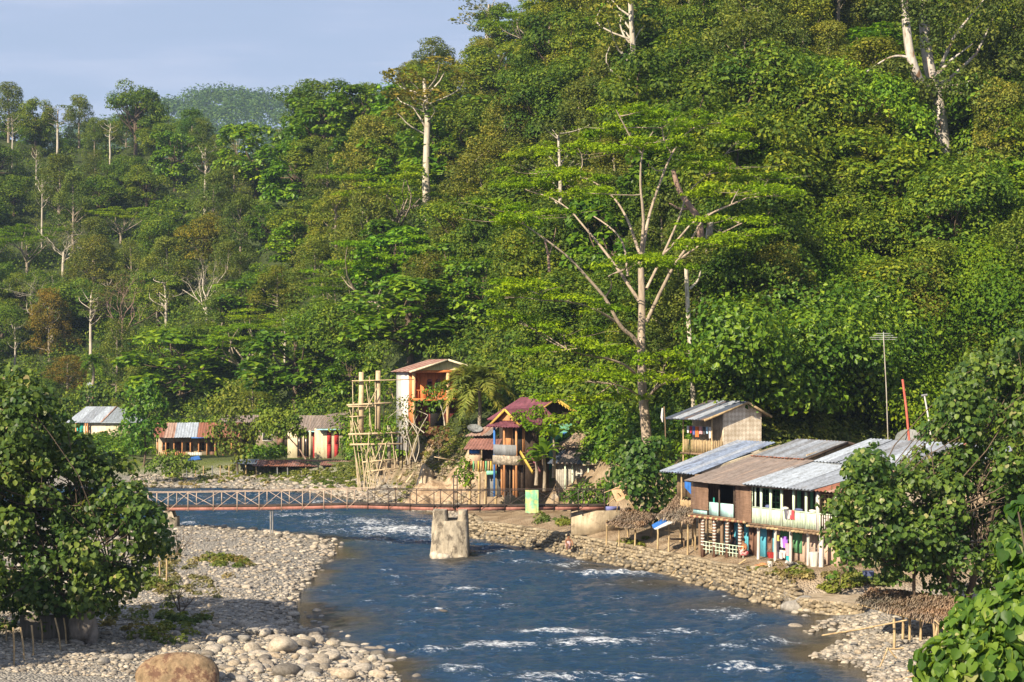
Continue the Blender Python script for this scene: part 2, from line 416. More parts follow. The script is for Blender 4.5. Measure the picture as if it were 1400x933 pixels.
def make_ground():
    us = np.concatenate([np.arange(-900, -60, 40), np.arange(-60, 1460, 6), np.arange(1460, 2301, 40)])
    ys = np.concatenate([np.array([5, 15, 25, 35, 45, 52]), np.arange(56, 215, .55), np.arange(215, 460, 2.5), np.arange(460, 1300, 14), np.arange(1320, 2600, 30), np.array([3000, 3600])])
    k = (us - 700) / F
    Yg, Kg = np.meshgrid(ys, k, indexing='ij')
    X = Yg * Kg
    z, dl, dr, ishill, t = ground_z(X.ravel(), Yg.ravel(), True)
    V = np.stack([X.ravel(), Yg.ravel(), z], 1)
    nr, nc = Yg.shape
    i, j = np.meshgrid(np.arange(nr - 1), np.arange(nc - 1), indexing='ij')
    f = np.stack([i * nc + j, i * nc + j + 1, (i + 1) * nc + j + 1, (i + 1) * nc + j], -1).reshape(-1, 4)
    me = mesh_np('ground', [V], [f], None)
    me.polygons.foreach_set('use_smooth', np.ones(len(me.polygons), bool))
    ca = me.color_attributes.new('cover', 'FLOAT_COLOR', 'POINT')
    y = V[:, 1]; x = V[:, 0]
    forest = ((ishill & (dr > 1.2)) * 1.0) * (t > -.02)
    dirt = ((dr > .5) & ~ishill) * sm(y, 86, 89) * (1 - sm(y, 150, 165)) + (ishill & (t < .0)) * 1.0
    grassy = np.clip(N3.fbm(x * .25, y * .25, 3) * 3 + .1, 0, 1) * ((dr > 4) & (y > 140)) + sm(dr, 11, 13) * (y > 160) * .85 + np.clip(N3.fbm(x * .3 + 4, y * .3, 3) * 5 - .9, 0, 1) * (dl > 8) * (y < 92) * (y > 72)
    wet = 1 - sm(np.maximum(dl, dr), .0, .55)
    c = np.stack([forest, np.clip(dirt, 0, 1), np.clip(grassy, 0, 1), wet], 1)
    ca.data.foreach_set('color', c.astype(np.float32).ravel())
    m, n, l, b, o = newmat('ground_cover')
    at = n.new("ShaderNodeVertexColor"); at.layer_name = 'cover'
    sp = n.new("ShaderNodeSeparateColor"); l.new(at.outputs['Color'], sp.inputs[0])
    tc = n.new("ShaderNodeTexCoord")
    vo = n.new("ShaderNodeTexVoronoi"); vo.inputs['Scale'].default_value = 10; vo.inputs['Randomness'].default_value = 1
    l.new(tc.outputs['Object'], vo.inputs['Vector'])
    sc = n.new("ShaderNodeSeparateColor"); l.new(vo.outputs['Color'], sc.inputs[0])
    r = n.new("ShaderNodeValToRGB"); e = r.color_ramp.elements
    e[0].color = (.13, .12, .105, 1); e[1].color = (.37, .345, .30, 1); q = e.new(.5); q.color = (.26, .24, .205, 1)
    l.new(sc.outputs[0], r.inputs[0])
    nz = n.new("ShaderNodeTexNoise"); nz.inputs['Scale'].default_value = .7; nz.inputs['Detail'].default_value = 8
    l.new(tc.outputs['Object'], nz.inputs['Vector'])
    def mixc(a, bcol, fac):
        x = n.new("ShaderNodeMix"); x.data_type = 'RGBA'
        l.new(fac, x.inputs['Factor']); l.new(a, x.inputs['A'])
        if isinstance(bcol, tuple): x.inputs['B'].default_value = bcol
        else: l.new(bcol, x.inputs['B'])
        return x.outputs['Result']
    rd = n.new("ShaderNodeValToRGB"); rd.color_ramp.elements[0].color = (.20, .14, .085, 1); rd.color_ramp.elements[1].color = (.36, .28, .19, 1)
    rd.color_ramp.elements[0].position = .35; rd.color_ramp.elements[1].position = .65
    l.new(nz.outputs['Fac'], rd.inputs[0])
    c1 = mixc(r.outputs['Color'], rd.outputs['Color'], sp.outputs[1])
    c2 = mixc(c1, (.09, .11, .03, 1), sp.outputs[2])
    c3 = mixc(c2, (.045, .062, .018, 1), sp.outputs[0])
    c4 = mixc(c3, (.075, .062, .042, 1), at.outputs['Alpha'])
    l.new(c4, b.inputs['Base Color']); b.inputs['Roughness'].default_value = .9; b.inputs['Specular IOR Level'].default_value = .15
    bp = n.new("ShaderNodeBump"); bp.inputs['Strength'].default_value = .9; bp.inputs['Distance'].default_value = .12; bp.invert = True
    l.new(vo.outputs['Distance'], bp.inputs['Height']); l.new(bp.outputs[0], b.inputs['Normal'])
    me.materials.append(m)
    g = bpy.data.objects.new('ground', me); COL.objects.link(g); g['kind'] = 'structure'
    g['label'] = 'valley floor, stony banks and hillside'
    return g
make_ground()

# ------------------------------------------------------------------ river
FOAM = [(505,716,60,5,.8),(545,728,75,7,1),(490,740,50,4,.5),(570,744,45,4,.5),(470,727,40,4,.6),(600,735,30,5,.8),(690,738,30,4,.6),(672,757,42,3,.7),(720,771,60,2.5,.6),(690,748,50,3,.4),
        (850,788,80,2.6,1),(930,791,30,2,.6),(772,776,30,3,.8),(640,808,30,3,.9),(668,818,24,2,.8),(565,820,30,2,.6),(600,838,14,2,.9),(760,866,75,3.5,1),(820,880,85,6,1),(680,886,65,5,.9),(600,892,45,3,.7),
        (980,840,40,3,.8),(1075,883,40,3,.8),(1000,890,50,4,.6),(1020,915,55,4,.9),(620,915,55,4,.7),(750,928,65,5,.9),(900,870,34,3,.6),(1010,872,30,2.5,.8),(560,855,30,2,.5),(650,860,40,2,.4),(900,905,60,4,.6),(690,925,50,4,.6),
        (930,868,26,3,.8),(850,820,30,2,.5),(730,808,30,2,.35),(830,842,30,2,.5),(960,868,22,2,.7),(250,682,70,2,.6),(330,685,60,2,.6),(300,692,80,2,.5),(420,706,60,3,.7),(380,700,60,2,.5),(350,714,60,2,.4),(440,716,30,3,.6),(1100,905,30,2,.4),(540,905,40,2,.4),(860,930,60,4,.7),(480,900,10,2,.2)]
_r = random.Random(12)
FOAM += [(_r.uniform(440, 1060), _r.uniform(765, 932), _r.uniform(9, 26), _r.uniform(1.0, 2.2), _r.uniform(.4, .72)) for _ in range(64)] + [(_r.uniform(220, 620), _r.uniform(676, 745), _r.uniform(10, 26), _r.uniform(.8, 1.6), _r.uniform(.4, .75)) for _ in range(50)]
def make_river():
    xs = np.arange(-75, 24, .24); ys = np.concatenate([np.arange(48, 140, .24), np.arange(140, 182, .4)])
    Y, X = np.meshgrid(ys, xs, indexing='ij')
    x = X.ravel(); y = Y.ravel()
    dw = -np.maximum(poly_sd(LEFT, x, y), poly_sd(RIGHT, x, y))     # distance from the banks
    u = x / y * F + 700; v = 500 + F * H / y
    foam = np.zeros(len(x))
    wob = N1.fbm(x * .5, y * .25, 3) * 26; wv = N2.fbm(x * .6, y * .3, 3) * 9
    for fu, fv, du, dv, s in FOAM:
        foam = np.maximum(foam, s * np.exp(-((u - fu + wob) / du) ** 2 - ((v - fv + wv) / (dv * 1.15)) ** 2))
    rough = sm(N3.fbm(x * .06, y * .045, 2), -.15, .2)
    calm = sm(dw, .2, 3.0) * (.45 + .55 * rough)
    a = N1.fbm(x * .45, y * .8, 3); bq = N2.fbm(x * 1.3 + 40, y * 2.2, 3); c = N3.fbm(x * .16, y * .3, 2)
    ridge = 1 - np.abs(N2.fbm(x * .55 + 7, y * 1.05, 3)) * 3.2
    z = calm * (.36 * a + .36 * bq + .18 * c + .16 * np.maximum(ridge, 0)) + foam * .16 + foam * .12 * bq
    natural = np.clip((ridge - .78) * 2.4, 0, 1) * sm(N1.fbm(x * .14, y * .2, 3), -.1, .15) * calm * .8
    foam = np.clip(foam * sm(dw, .3, 1.6) + natural, 0, 1)
    V = np.stack([x, y, z], 1)
    nr, nc = Y.shape
    i, j = np.meshgrid(np.arange(nr - 1), np.arange(nc - 1), indexing='ij')
    f = np.stack([i * nc + j, i * nc + j + 1, (i + 1) * nc + j + 1, (i + 1) * nc + j], -1).reshape(-1, 4)
    f = f[(dw[f] > -1.4).any(1)]
    me = mesh_np('river', [V], [f], None)
    me.polygons.foreach_set('use_smooth', np.ones(len(me.polygons), bool))
    ca = me.color_attributes.new('flow', 'FLOAT_COLOR', 'POINT')
    shallow = 1 - sm(dw + N3.fbm(x * .3, y * .5, 3) * 3, -.1, 1.9)
    for su_, sv_, sa_, sb_ in ((1015, 828, 95, 13), (1125, 872, 65, 20), (900, 800, 90, 8), (620, 766, 55, 6), (1160, 905, 50, 20), (470, 850, 45, 16), (460, 760, 40, 12), (820, 778, 70, 6)):
        shallow = np.maximum(shallow, .85 * np.exp(-((u - su_ + wob) / sa_) ** 2 - ((v - sv_ + wv) / sb_) ** 2))
    ca.data.foreach_set('color', np.stack([foam, np.clip(shallow, 0, 1), foam * 0, foam * 0 + 1], 1).astype(np.float32).ravel())
    m, n, l, b, o = newmat('river_water')
    at = n.new("ShaderNodeVertexColor"); at.layer_name = 'flow'
    sp = n.new("ShaderNodeSeparateColor"); l.new(at.outputs['Color'], sp.inputs[0])
    tc = n.new("ShaderNodeTexCoord"); mp = n.new("ShaderNodeMapping"); mp.inputs['Scale'].default_value = (.9, 1.6, 1)
    l.new(tc.outputs['Object'], mp.inputs['Vector'])
    nz = n.new("ShaderNodeTexNoise"); nz.inputs['Scale'].default_value = 3.4; nz.inputs['Detail'].default_value = 8; nz.inputs['Roughness'].default_value = .72
    l.new(mp.outputs[0], nz.inputs['Vector'])
    ad = n.new("ShaderNodeMath"); ad.operation = 'MULTIPLY_ADD'; ad.inputs[1].default_value = 3.2; ad.inputs[2].default_value = -1.6
    l.new(nz.outputs['Fac'], ad.inputs[0])
    su = n.new("ShaderNodeMath"); su.operation = 'ADD'; fs = n.new('ShaderNodeMath'); fs.operation = 'MULTIPLY'; fs.inputs[1].default_value = .8; l.new(sp.outputs[0], fs.inputs[0]); l.new(ad.outputs[0], su.inputs[0]); l.new(fs.outputs[0], su.inputs[1])
    rf = n.new("ShaderNodeValToRGB"); rf.color_ramp.elements[0].position = .50; rf.color_ramp.elements[1].position = .95
    l.new(su.outputs[0], rf.inputs[0])
    gate = n.new("ShaderNodeMath"); gate.operation = 'MULTIPLY'; gate.use_clamp = True
    g2 = n.new("ShaderNodeMath"); g2.operation = 'MULTIPLY'; g2.inputs[1].default_value = 6; g2.use_clamp = True
    l.new(sp.outputs[0], g2.inputs[0]); l.new(rf.outputs[0], gate.inputs[0]); l.new(g2.outputs[0], gate.inputs[1])
    mc = n.new("ShaderNodeMix"); mc.data_type = 'RGBA'; mc.inputs['A'].default_value = (.009, .043, .100, 1); mc.inputs['B'].default_value = (.060, .048, .026, 1)
    l.new(sp.outputs[1], mc.inputs['Factor']); l.new(mc.outputs['Result'], b.inputs['Base Color'])
    b.inputs['Roughness'].default_value = .12; b.inputs['IOR'].default_value = 1.33; b.inputs['Specular IOR Level'].default_value = .5
    n3 = n.new("ShaderNodeTexNoise"); n3.inputs['Scale'].default_value = 3.4; n3.inputs['Detail'].default_value = 8; n3.inputs['Roughness'].default_value = .62; l.new(mp.outputs[0], n3.inputs['Vector'])
    bp = n.new("ShaderNodeBump"); bp.inputs['Strength'].default_value = 1.0; bp.inputs['Distance'].default_value = .36
    l.new(n3.outputs['Fac'], bp.inputs['Height']); l.new(bp.outputs[0], b.inputs['Normal'])
    df = n.new("ShaderNodeBsdfDiffuse"); df.inputs['Color'].default_value = (.72, .75, .78, 1); l.new(bp.outputs[0], df.inputs['Normal'])
    ms = n.new("ShaderNodeMixShader"); l.new(gate.outputs[0], ms.inputs[0]); l.new(b.outputs[0], ms.inputs[1]); l.new(df.outputs[0], ms.inputs[2])
    l.new(ms.outputs[0], o.inputs['Surface'])
    me.materials.append(m)
    w = bpy.data.objects.new('river', me); COL.objects.link(w); w['kind'] = 'structure'; w['label'] = 'blue river with white riffles'
make_river()

# ------------------------------------------------------------------ leaves, crowns, trunks
def leaves(c, nrm, size, rng, shape='diamond', fold=.25, aspect=.6, along=None):
    """leaf blades at points c facing nrm; returns vertices, faces"""
    N = len(c); size = np.broadcast_to(np.asarray(size, float), (N,))[:, None]
    n = norm(nrm)
    t = rng.normal(size=(N, 3)) if along is None else along + rng.normal(size=(N, 3)) * .25
    t = norm(t - n * (t * n).sum(1, keepdims=True)); b = np.cross(n, t)
    if shape == 'diamond':
        q = np.array([(-.5, 0, 0), (0, aspect / 2, fold * aspect), (.5, 0, -.08), (-.02, -aspect / 2, fold * aspect)])
        fc = [(0, 1, 2), (0, 2, 3)]
    elif shape == 'heart':
        q = np.array([(-.42, 0, 0), (-.5, .2, .03), (-.30, .44, .07), (.05, .43, .07), (.33, .22, .0), (.52, 0, -.10), (.33, -.22, 0), (.05, -.43, .07), (-.30, -.44, .07), (-.5, -.2, .03), (0, 0, -.05)])
        q[:, 1] *= aspect / .86; q[:, 2] *= fold * 4
        fc = [(10, i, (i + 1) % 10) for i in range(10)]
    elif shape == 'blade':
        q = np.array([(0, .5, 0), (0, -.5, 0), (.5, -.35, .1), (.5, .35, .1), (1, 0, 0)]) * (1, aspect, 1)
        fc = [(0, 1, 2), (0, 2, 3), (3, 2, 4)]
    k = len(q)
    v = c[:, None] + size[:, None] * (q[None, :, 0:1] * t[:, None] + q[None, :, 1:2] * b[:, None] + q[None, :, 2:3] * n[:, None])
    f = (np.arange(N) * k)[:, None, None] + np.array(fc)[None]
    return v.reshape(-1, 3), f.reshape(-1, 3)

def sphere_dirs(n, rng, zmin=-1):
    z = rng.uniform(zmin, 1, n); a = rng.uniform(0, 2 * pi, n); r = np.sqrt(1 - z * z)
    return np.stack([r * np.cos(a), r * np.sin(a), z], 1)

def crown_mesh(mb, blobs, per, size, rng, shape='diamond', zmin=-.35, up=.35, fold=.25, aspect=.6, jitter=.32, mi=0, shell=(.72, 1.05)):
    for bl in blobs:
        c = np.array(bl[:3]); r = np.array(bl[3:6])
        k = int(per * (bl[6] if len(bl) > 6 else 1))
        d = sphere_dirs(k, rng, zmin)
        p = c + d * r * rng.uniform(shell[0], shell[1], (k, 1))
        nr = norm(d / r) * (1 - up * .5) + np.array([0, 0, up]) + rng.normal(size=(k, 3)) * jitter
        v, f = leaves(p, nr, size * rng.uniform(.65, 1.3, k), rng, shape, fold, aspect)
        mb.add(v, f, mi)

def limb(mb, a, b, r0, r1, rng, bend=.12, n=6, seg=6, mi=0):
    a = np.asarray(a, float); b = np.asarray(b, float); L = np.linalg.norm(b - a)
    t = np.linspace(0, 1, seg)[:, None]
    o = rng.normal(size=3) * bend * L; o[2] = abs(o[2]) * .3 - bend * L * .4
    p = a + (b - a) * t + o * np.sin(t * pi) + np.cumsum(rng.normal(size=(seg, 3)), 0) * L * .012 * (t > 0) * (t < 1)
    mb.tube(p, r0 + (r1 - r0) * t[:, 0], n, mi, cap=False)
    return p

def grow(mb, a, d, L, r, rng, depth, tips, spread=.6, up=.15, n=5):
    """bare branching, for leafless and pale trees"""
    d = norm(d); seg = 5
    pts = [np.asarray(a, float)]
    for i in range(seg):
        d = norm(d + rng.normal(size=3) * .13 + np.array([0, 0, up * .25])); pts.append(pts[-1] + d * L / seg)
    mb.tube(pts, np.linspace(r, r * .55, seg + 1), n if depth > 1 else 3, 0, cap=False)
    if depth == 0: tips.append(pts[-1]); return
    for k in range(rng.integers(2, 4)):
        s = pts[rng.integers(2, seg + 1)] if k else pts[-1]
        nd = norm(d + rng.normal(size=3) * spread + np.array([0, 0, up]))
        grow(mb, s, nd, L * rng.uniform(.5, .8), r * .5, rng, depth - 1, tips, spread, up, n)

SRC = {}
def proto(kind, variant):
    """a source tree about 12 m tall, standing at the origin; trunk (with limbs) and crown are its parts"""
    rng = np.random.default_rng(sum(map(ord, kind)) * 7 + variant)
    root = empty(kind, '', 'tree')
    tr, cr = MB(), MB()
    bark, leaf = BARK_D, L_ROUND
    if kind == 'broadleaf_tree':
        h = 12; R = 4.6; n = 48; d = sphere_dirs(n, rng, -.75)
        blobs = [(*(np.array([0, 0, 6.4]) + q * (R, R, 4.9) * rng.uniform(.6, .95)), *(rng.uniform(1.1, 1.9) * np.array([1, 1, .8]))) for q in d]
        crown_mesh(cr, blobs, 230, .33, rng)
        tr.tube([(0, 0, -1.5), (.1, 0, 2), (0, .1, 4.5), (.1, 0, 7.5)], [.38, .3, .24, .12], 8)
        for q in blobs[::2]: limb(tr, (0, 0, rng.uniform(3, 6)), q[:3], .13, .04, rng, n=5)
    elif kind == 'glossy_tree':
        leaf = L_BIG; h = 12; n = 50; d = sphere_dirs(n, rng, -.8)
        blobs = [(*(np.array([0, 0, 6.0]) + q * (4.4, 4.4, 5.2) * rng.uniform(.6, 1.)), *(rng.uniform(.9, 1.5) * np.array([1, 1, .75]))) for q in d]
        crown_mesh(cr, blobs, 62, .66, rng, shape='diamond', fold=.18, aspect=.62, up=.75, jitter=.35)
        tr.tube([(0, 0, -1.5), (.1, 0, 2), (0, .1, 4.5), (.1, 0, 8)], [.3, .24, .2, .1], 8)
        for q in blobs[::2]: limb(tr, (0, 0, rng.uniform(2, 6)), q[:3], .11, .04, rng, n=5)
    elif kind == 'fine_leaved_tree':
        leaf = L_FINE; n = 56
        blobs = []
        for i in range(n):
            z = rng.uniform(-.15, 1); w = (1 - max(z, .1)) ** .6 * 3.6 + .6; a = rng.uniform(0, 2 * pi); q = rng.uniform(.5, 1)
            blobs.append((cos(a) * w * q, sin(a) * w * q, 3 + z * 9, rng.uniform(.8, 1.4), rng.uniform(.8, 1.4), rng.uniform(.7, 1.2)))
        crown_mesh(cr, blobs, 190, .26, rng, jitter=.5, zmin=-.6)
        tr.tube([(0, 0, -1.5), (.1, 0, 3), (0, .1, 7), (.1, 0, 11)], [.28, .22, .15, .05], 7); bark = BARK
        for q in blobs[::3]: limb(tr, (0, 0, max(2, q[2] - 2)), q[:3], .08, .03, rng, n=4)
    elif kind == 'feathery_tree':
        leaf = L_FEATH; bark = BARK
        tr.tube([(0, 0, -1.5), (.15, 0, 2), (-.1, .1, 4)], [.32, .25, .2], 8)
        for i in range(11):
            a = i * 2.4 + rng.uniform(-.4, .4); rr = rng.uniform(1.2, 5.6); z = 10.8 - rr * .35 - rng.uniform(0, 3.2)
            c = np.array([cos(a) * rr, sin(a) * rr, z])
            limb(tr, (0, 0, rng.uniform(2.2, 4)), c - (0, 0, .25), .13, .04, rng, bend=.1, n=5)
            for k in range(5):
                o = rng.normal(size=3) * (1.3, 1.3, .18)
                crown_mesh(cr, [(*(c + o), rng.uniform(1.0, 1.8), rng.uniform(1.0, 1.8), .34)], 130, .30, rng, zmin=-.3, up=.7, jitter=.5, aspect=.5, shell=(.1, 1.05))
    elif kind == 'slim_tree':
        leaf = L_FINE; bark = BARK_W
        tr.tube([(0, 0, -2), (.1, 0, 4), (0, .15, 9), (.2, 0, 13)], [.24, .2, .15, .08], 7)
        for i in range(13):
            a = rng.uniform(0, 2 * pi); rr = rng.uniform(.6, 2.6); z = rng.uniform(9, 14.5)
            p = limb(tr, (0.1, 0, z - rng.uniform(1, 2.5)), (cos(a) * rr, sin(a) * rr, z), .07, .02, rng, n=4)
            crown_mesh(cr, [(cos(a) * rr, sin(a) * rr, z, .9, .9, .6)], 75, .30, rng, jitter=.7)
    elif kind == 'bare_tree':
        bark = BARK_P if variant else BARK_W
        tips = []
        tr.tube([(0, 0, -1.5), (.1, 0, 2), (0, .1, 5)], [.24, .19, .15], 7, cap=False)
        for k in range(7): grow(tr, (0, .1, 2.8 + k * .38), (cos(k * 1.3 + variant), sin(k * 1.3 + variant), 1.0), rng.uniform(2.6, 3.8), .085, rng, 4, tips, .6, .2)
        for t in tips[::2]:
            crown_mesh(cr, [(*t, .4, .4, .35)], 5, .16, rng, jitter=1)
        leaf = L_DRY if variant else L_FINE
    elif kind == 'leafy_bush':
        leaf = L_VINE; bark = BARK_D
        blobs = [(*(q * (1.5, 1.5, 1.1) * rng.uniform(.4, 1) + (0, 0, 1.2)), .7, .7, .55) for q in sphere_dirs(14, rng, -.3)]
        crown_mesh(cr, blobs, 70, .26, rng)
        for q in blobs[::2]: limb(tr, (0, 0, -.2), q[:3], .05, .02, rng, n=4)
    a = tr.build('trunk', bark, root, smooth=True); b = cr.build('crown', leaf, root)
    root['_n'] = 1
    SRC[(kind, variant)] = root
    root.location = (0, -400, -50)
    return root
# ------------------------------------------------------------------ forest
USED = set()
PROTO_N = {'broadleaf_tree': 3, 'glossy_tree': 2, 'fine_leaved_tree': 3, 'feathery_tree': 3, 'slim_tree': 2, 'bare_tree': 2}
HT = {'broadleaf_tree': 12, 'glossy_tree': 11.5, 'fine_leaved_tree': 12.5, 'feathery_tree': 10.8, 'slim_tree': 15, 'bare_tree': 11, 'leafy_bush': 2.6}
WD = {'broadleaf_tree': 10.5, 'glossy_tree': 10, 'fine_leaved_tree': 8, 'feathery_tree': 12, 'slim_tree': 5.5, 'bare_tree': 8, 'leafy_bush': 3.8}
for k_, n_ in PROTO_N.items():
    for i_ in range(n_): proto(k_, i_)
RNG = np.random.default_rng(11)

def stand(kind, loc, w, h, rz, tint, label=None, group=None, variant=None, lean=None):
    """put one tree of a kind on its spot; the first of a kind is the source itself"""
    var = int(RNG.integers(PROTO_N[kind])) if variant is None else variant
    src = SRC[(kind, var)]
    sc = (w / WD[kind], w / WD[kind], h / HT[kind])
    if (kind, var) in USED:
        o = dup(src, loc, rz, sc, label, group, tint)
    else:
        USED.add((kind, var)); o = src; o.location = loc; o.rotation_euler = (0, 0, rz); o.scale = sc; o.color = tint
        for c in o.children:
            if c.name.startswith('crown'): c.color = tint
        if label: o['label'] = label
        if group: o['group'] = group
    return o

T_DK, T_MD, T_YL, T_BL, T_OL, T_RD, T_BR = (.88, .93, .88, 1), (1.12, 1.14, 1, 1), (1.34, 1.26, .8, 1), (.86, 1.0, .95, 1), (1.26, 1.12, .95, 1), (1.45, .92, .8, 1), (1.15, 1.3, .8, 1)
# hand placed: kind, u, v of the foot, v of the top, width in pixels, tint, depth or None, label
HAND = [
 ('broadleaf_tree', 78, 190, 92, 74, T_DK, None, 'dark crooked ridge tree at far left with bare pale branches above its crown'),
 ('bare_tree', 88, 190, 76, 46, T_MD, None, 'leafless pale branches rising over the dark crooked ridge tree at far left'),
 ('broadleaf_tree', 185, 215, 104, 88, T_DK, None, 'tall dark round tree breaking the skyline of the left ridge'),
 ('fine_leaved_tree', 12, 195, 112, 58, T_DK, None, 'dark tree at the left edge of the photo on the ridge line'),
 ('broadleaf_tree', 48, 215, 128, 60, T_OL, None, 'small domed ridge tree between the left edge and the crooked tree'),
 ('fine_leaved_tree', 262, 232, 150, 64, (.6, .95, .8, 1), None, 'deep green cone-shaped tree on the left ridge beside the bare pinkish tree'),
 ('bare_tree', 297, 215, 108, 56, (1.2, .7, .6, 1), None, 'bare pinkish tree standing against the blue far hills'),
 ('slim_tree', 150, 228, 160, 34, T_YL, None, 'thin pale-trunked tree below the tall dark skyline tree'),
 ('slim_tree', 78, 218, 140, 44, T_MD, None, 'forked white-trunked tree below the crooked ridge tree'),
 ('slim_tree', 17, 232, 150, 30, T_MD, None, 'straight yellowish trunk with small crown near the left edge'),
 ('bare_tree', 72, 468, 376, 104, T_MD, None, 'bare white tree with wide spread fan of branches low on the left slope'),
 ('broadleaf_tree', 90, 462, 378, 100, T_MD, None, 'round green crown just behind the bare white fan-shaped tree'),
 ('bare_tree', 282, 458, 345, 92, T_OL, None, 'half-bare grey tree with upright limbs above the yellow-green mass'),
 ('bare_tree', 86, 378, 305, 84, (1.1, .8, .7, 1), None, 'bare brownish tree on the upper left slope under the ridge'),
 ('slim_tree', 148, 448, 375, 36, T_OL, None, 'pale pole-like trunk halfway between the two bare trees at left'),
 ('glossy_tree', 350, 275, 160, 118, T_YL, None, 'large-leaved bright tree on the shoulder where the far hills end'),
 ('broadleaf_tree', 433, 270, 182, 112, T_OL, None, 'wide olive dome tree right of the large-leaved shoulder tree'),
 ('broadleaf_tree', 435, 200, 100, 120, T_DK, None, 'broad dark tree on the skyline left of the ridge palm-like crown'),
 ('glossy_tree', 490, 165, 88, 56, T_DK, None, 'small large-leaved tree poking above the skyline at mid ridge'),
 ('slim_tree', 585, 300, 78, 150, (1.3, .95, .75, 1), None, 'tall straight white trunk with sparse brownish crown above the orange house'),
 ('fine_leaved_tree', 592, 150, 54, 84, T_DK, None, 'dark pointed tree on the ridge behind the straight white trunk'),
 ('bare_tree', 622, 130, 52, 62, (1, .8, .8, 1), None, 'grey twiggy bare tree on the ridge right of the dark pointed tree'),
 ('slim_tree', 668, 120, -12, 90, T_OL, None, 'twin pale stems on the ridge where the sky meets the slope'),
 ('feathery_tree', 540, 345, 225, 170, T_YL, None, 'layered feathery tree with fan of pale stems in front of the straight white trunk'),
 ('glossy_tree', 560, 505, 370, 200, T_MD, None, 'great glossy dark tree directly above the orange house roof'),
 ('glossy_tree', 405, 568, 425, 170, T_DK, None, 'dark glossy tree mass behind the red-doored house'),
 ('glossy_tree', 248, 565, 440, 190, T_YL, None, 'yellow-green large-leaved tree mass behind the rust-roofed row house'),
 ('glossy_tree', 660, 470, 340, 120, T_MD, None, 'glossy tree left of the great umbrella tree trunk'),
 ('glossy_tree', 480, 560, 470, 90, T_DK, None, 'low glossy tree between the red-doored house and the scaffolding'),
 ('slim_tree', 862, 262, -60, 150, T_OL, None, 'very tall pale trunk rising above the great umbrella tree'),
 ('broadleaf_tree', 992, 105, -30, 120, T_DK, None, 'dark flat-topped tree with brown trunk at the top edge'),
 ('slim_tree', 716, 232, 105, 40, T_OL, None, 'thin white wavy trunk on the upper middle slope'),
 ('fine_leaved_tree', 725, 130, 68, 70, T_RD, None, 'reddish brown dry crown below the top of the slope'),
 ('fine_leaved_tree', 93, 545, 488, 78, (1.35, .85, .8, 1), None, 'low reddish domed tree behind the left riverside tree'),
 ('glossy_tree', 1190, 100, 30, 120, T_BR, None, 'bright green crown at the top edge left of the thick grey trunk'),
 ('feathery_tree', 1195, 140, 55, 120, T_YL, None, 'yellow feathery crown on pale boughs left of the thick grey trunk'),
 ('feathery_tree', 800, 300, 170, 190, T_OL, None, 'layered duller tree behind the left limbs of the great umbrella tree'),
 ('feathery_tree', 1080, 330, 180, 190, T_OL, None, 'layered duller tree beyond the right limbs of the great umbrella tree'),
]
COUNT = {}
PLACED = []       # kind, u, v, object  for trees that still want a label
GRP = 'forest trees on the hillside'
OCC = []
for kind, u, vb, vt, wpx, tint, Yd, lab in HAND:
    p = ray_ground(u, vb)
    if p is None: print('no ground', u, vb); continue
    k = p[1] / F
    stand(kind, p, wpx * k, (vb - vt) * k, RNG.uniform(0, 6.28), tint, lab, GRP)
    OCC.append((u, vb, wpx))

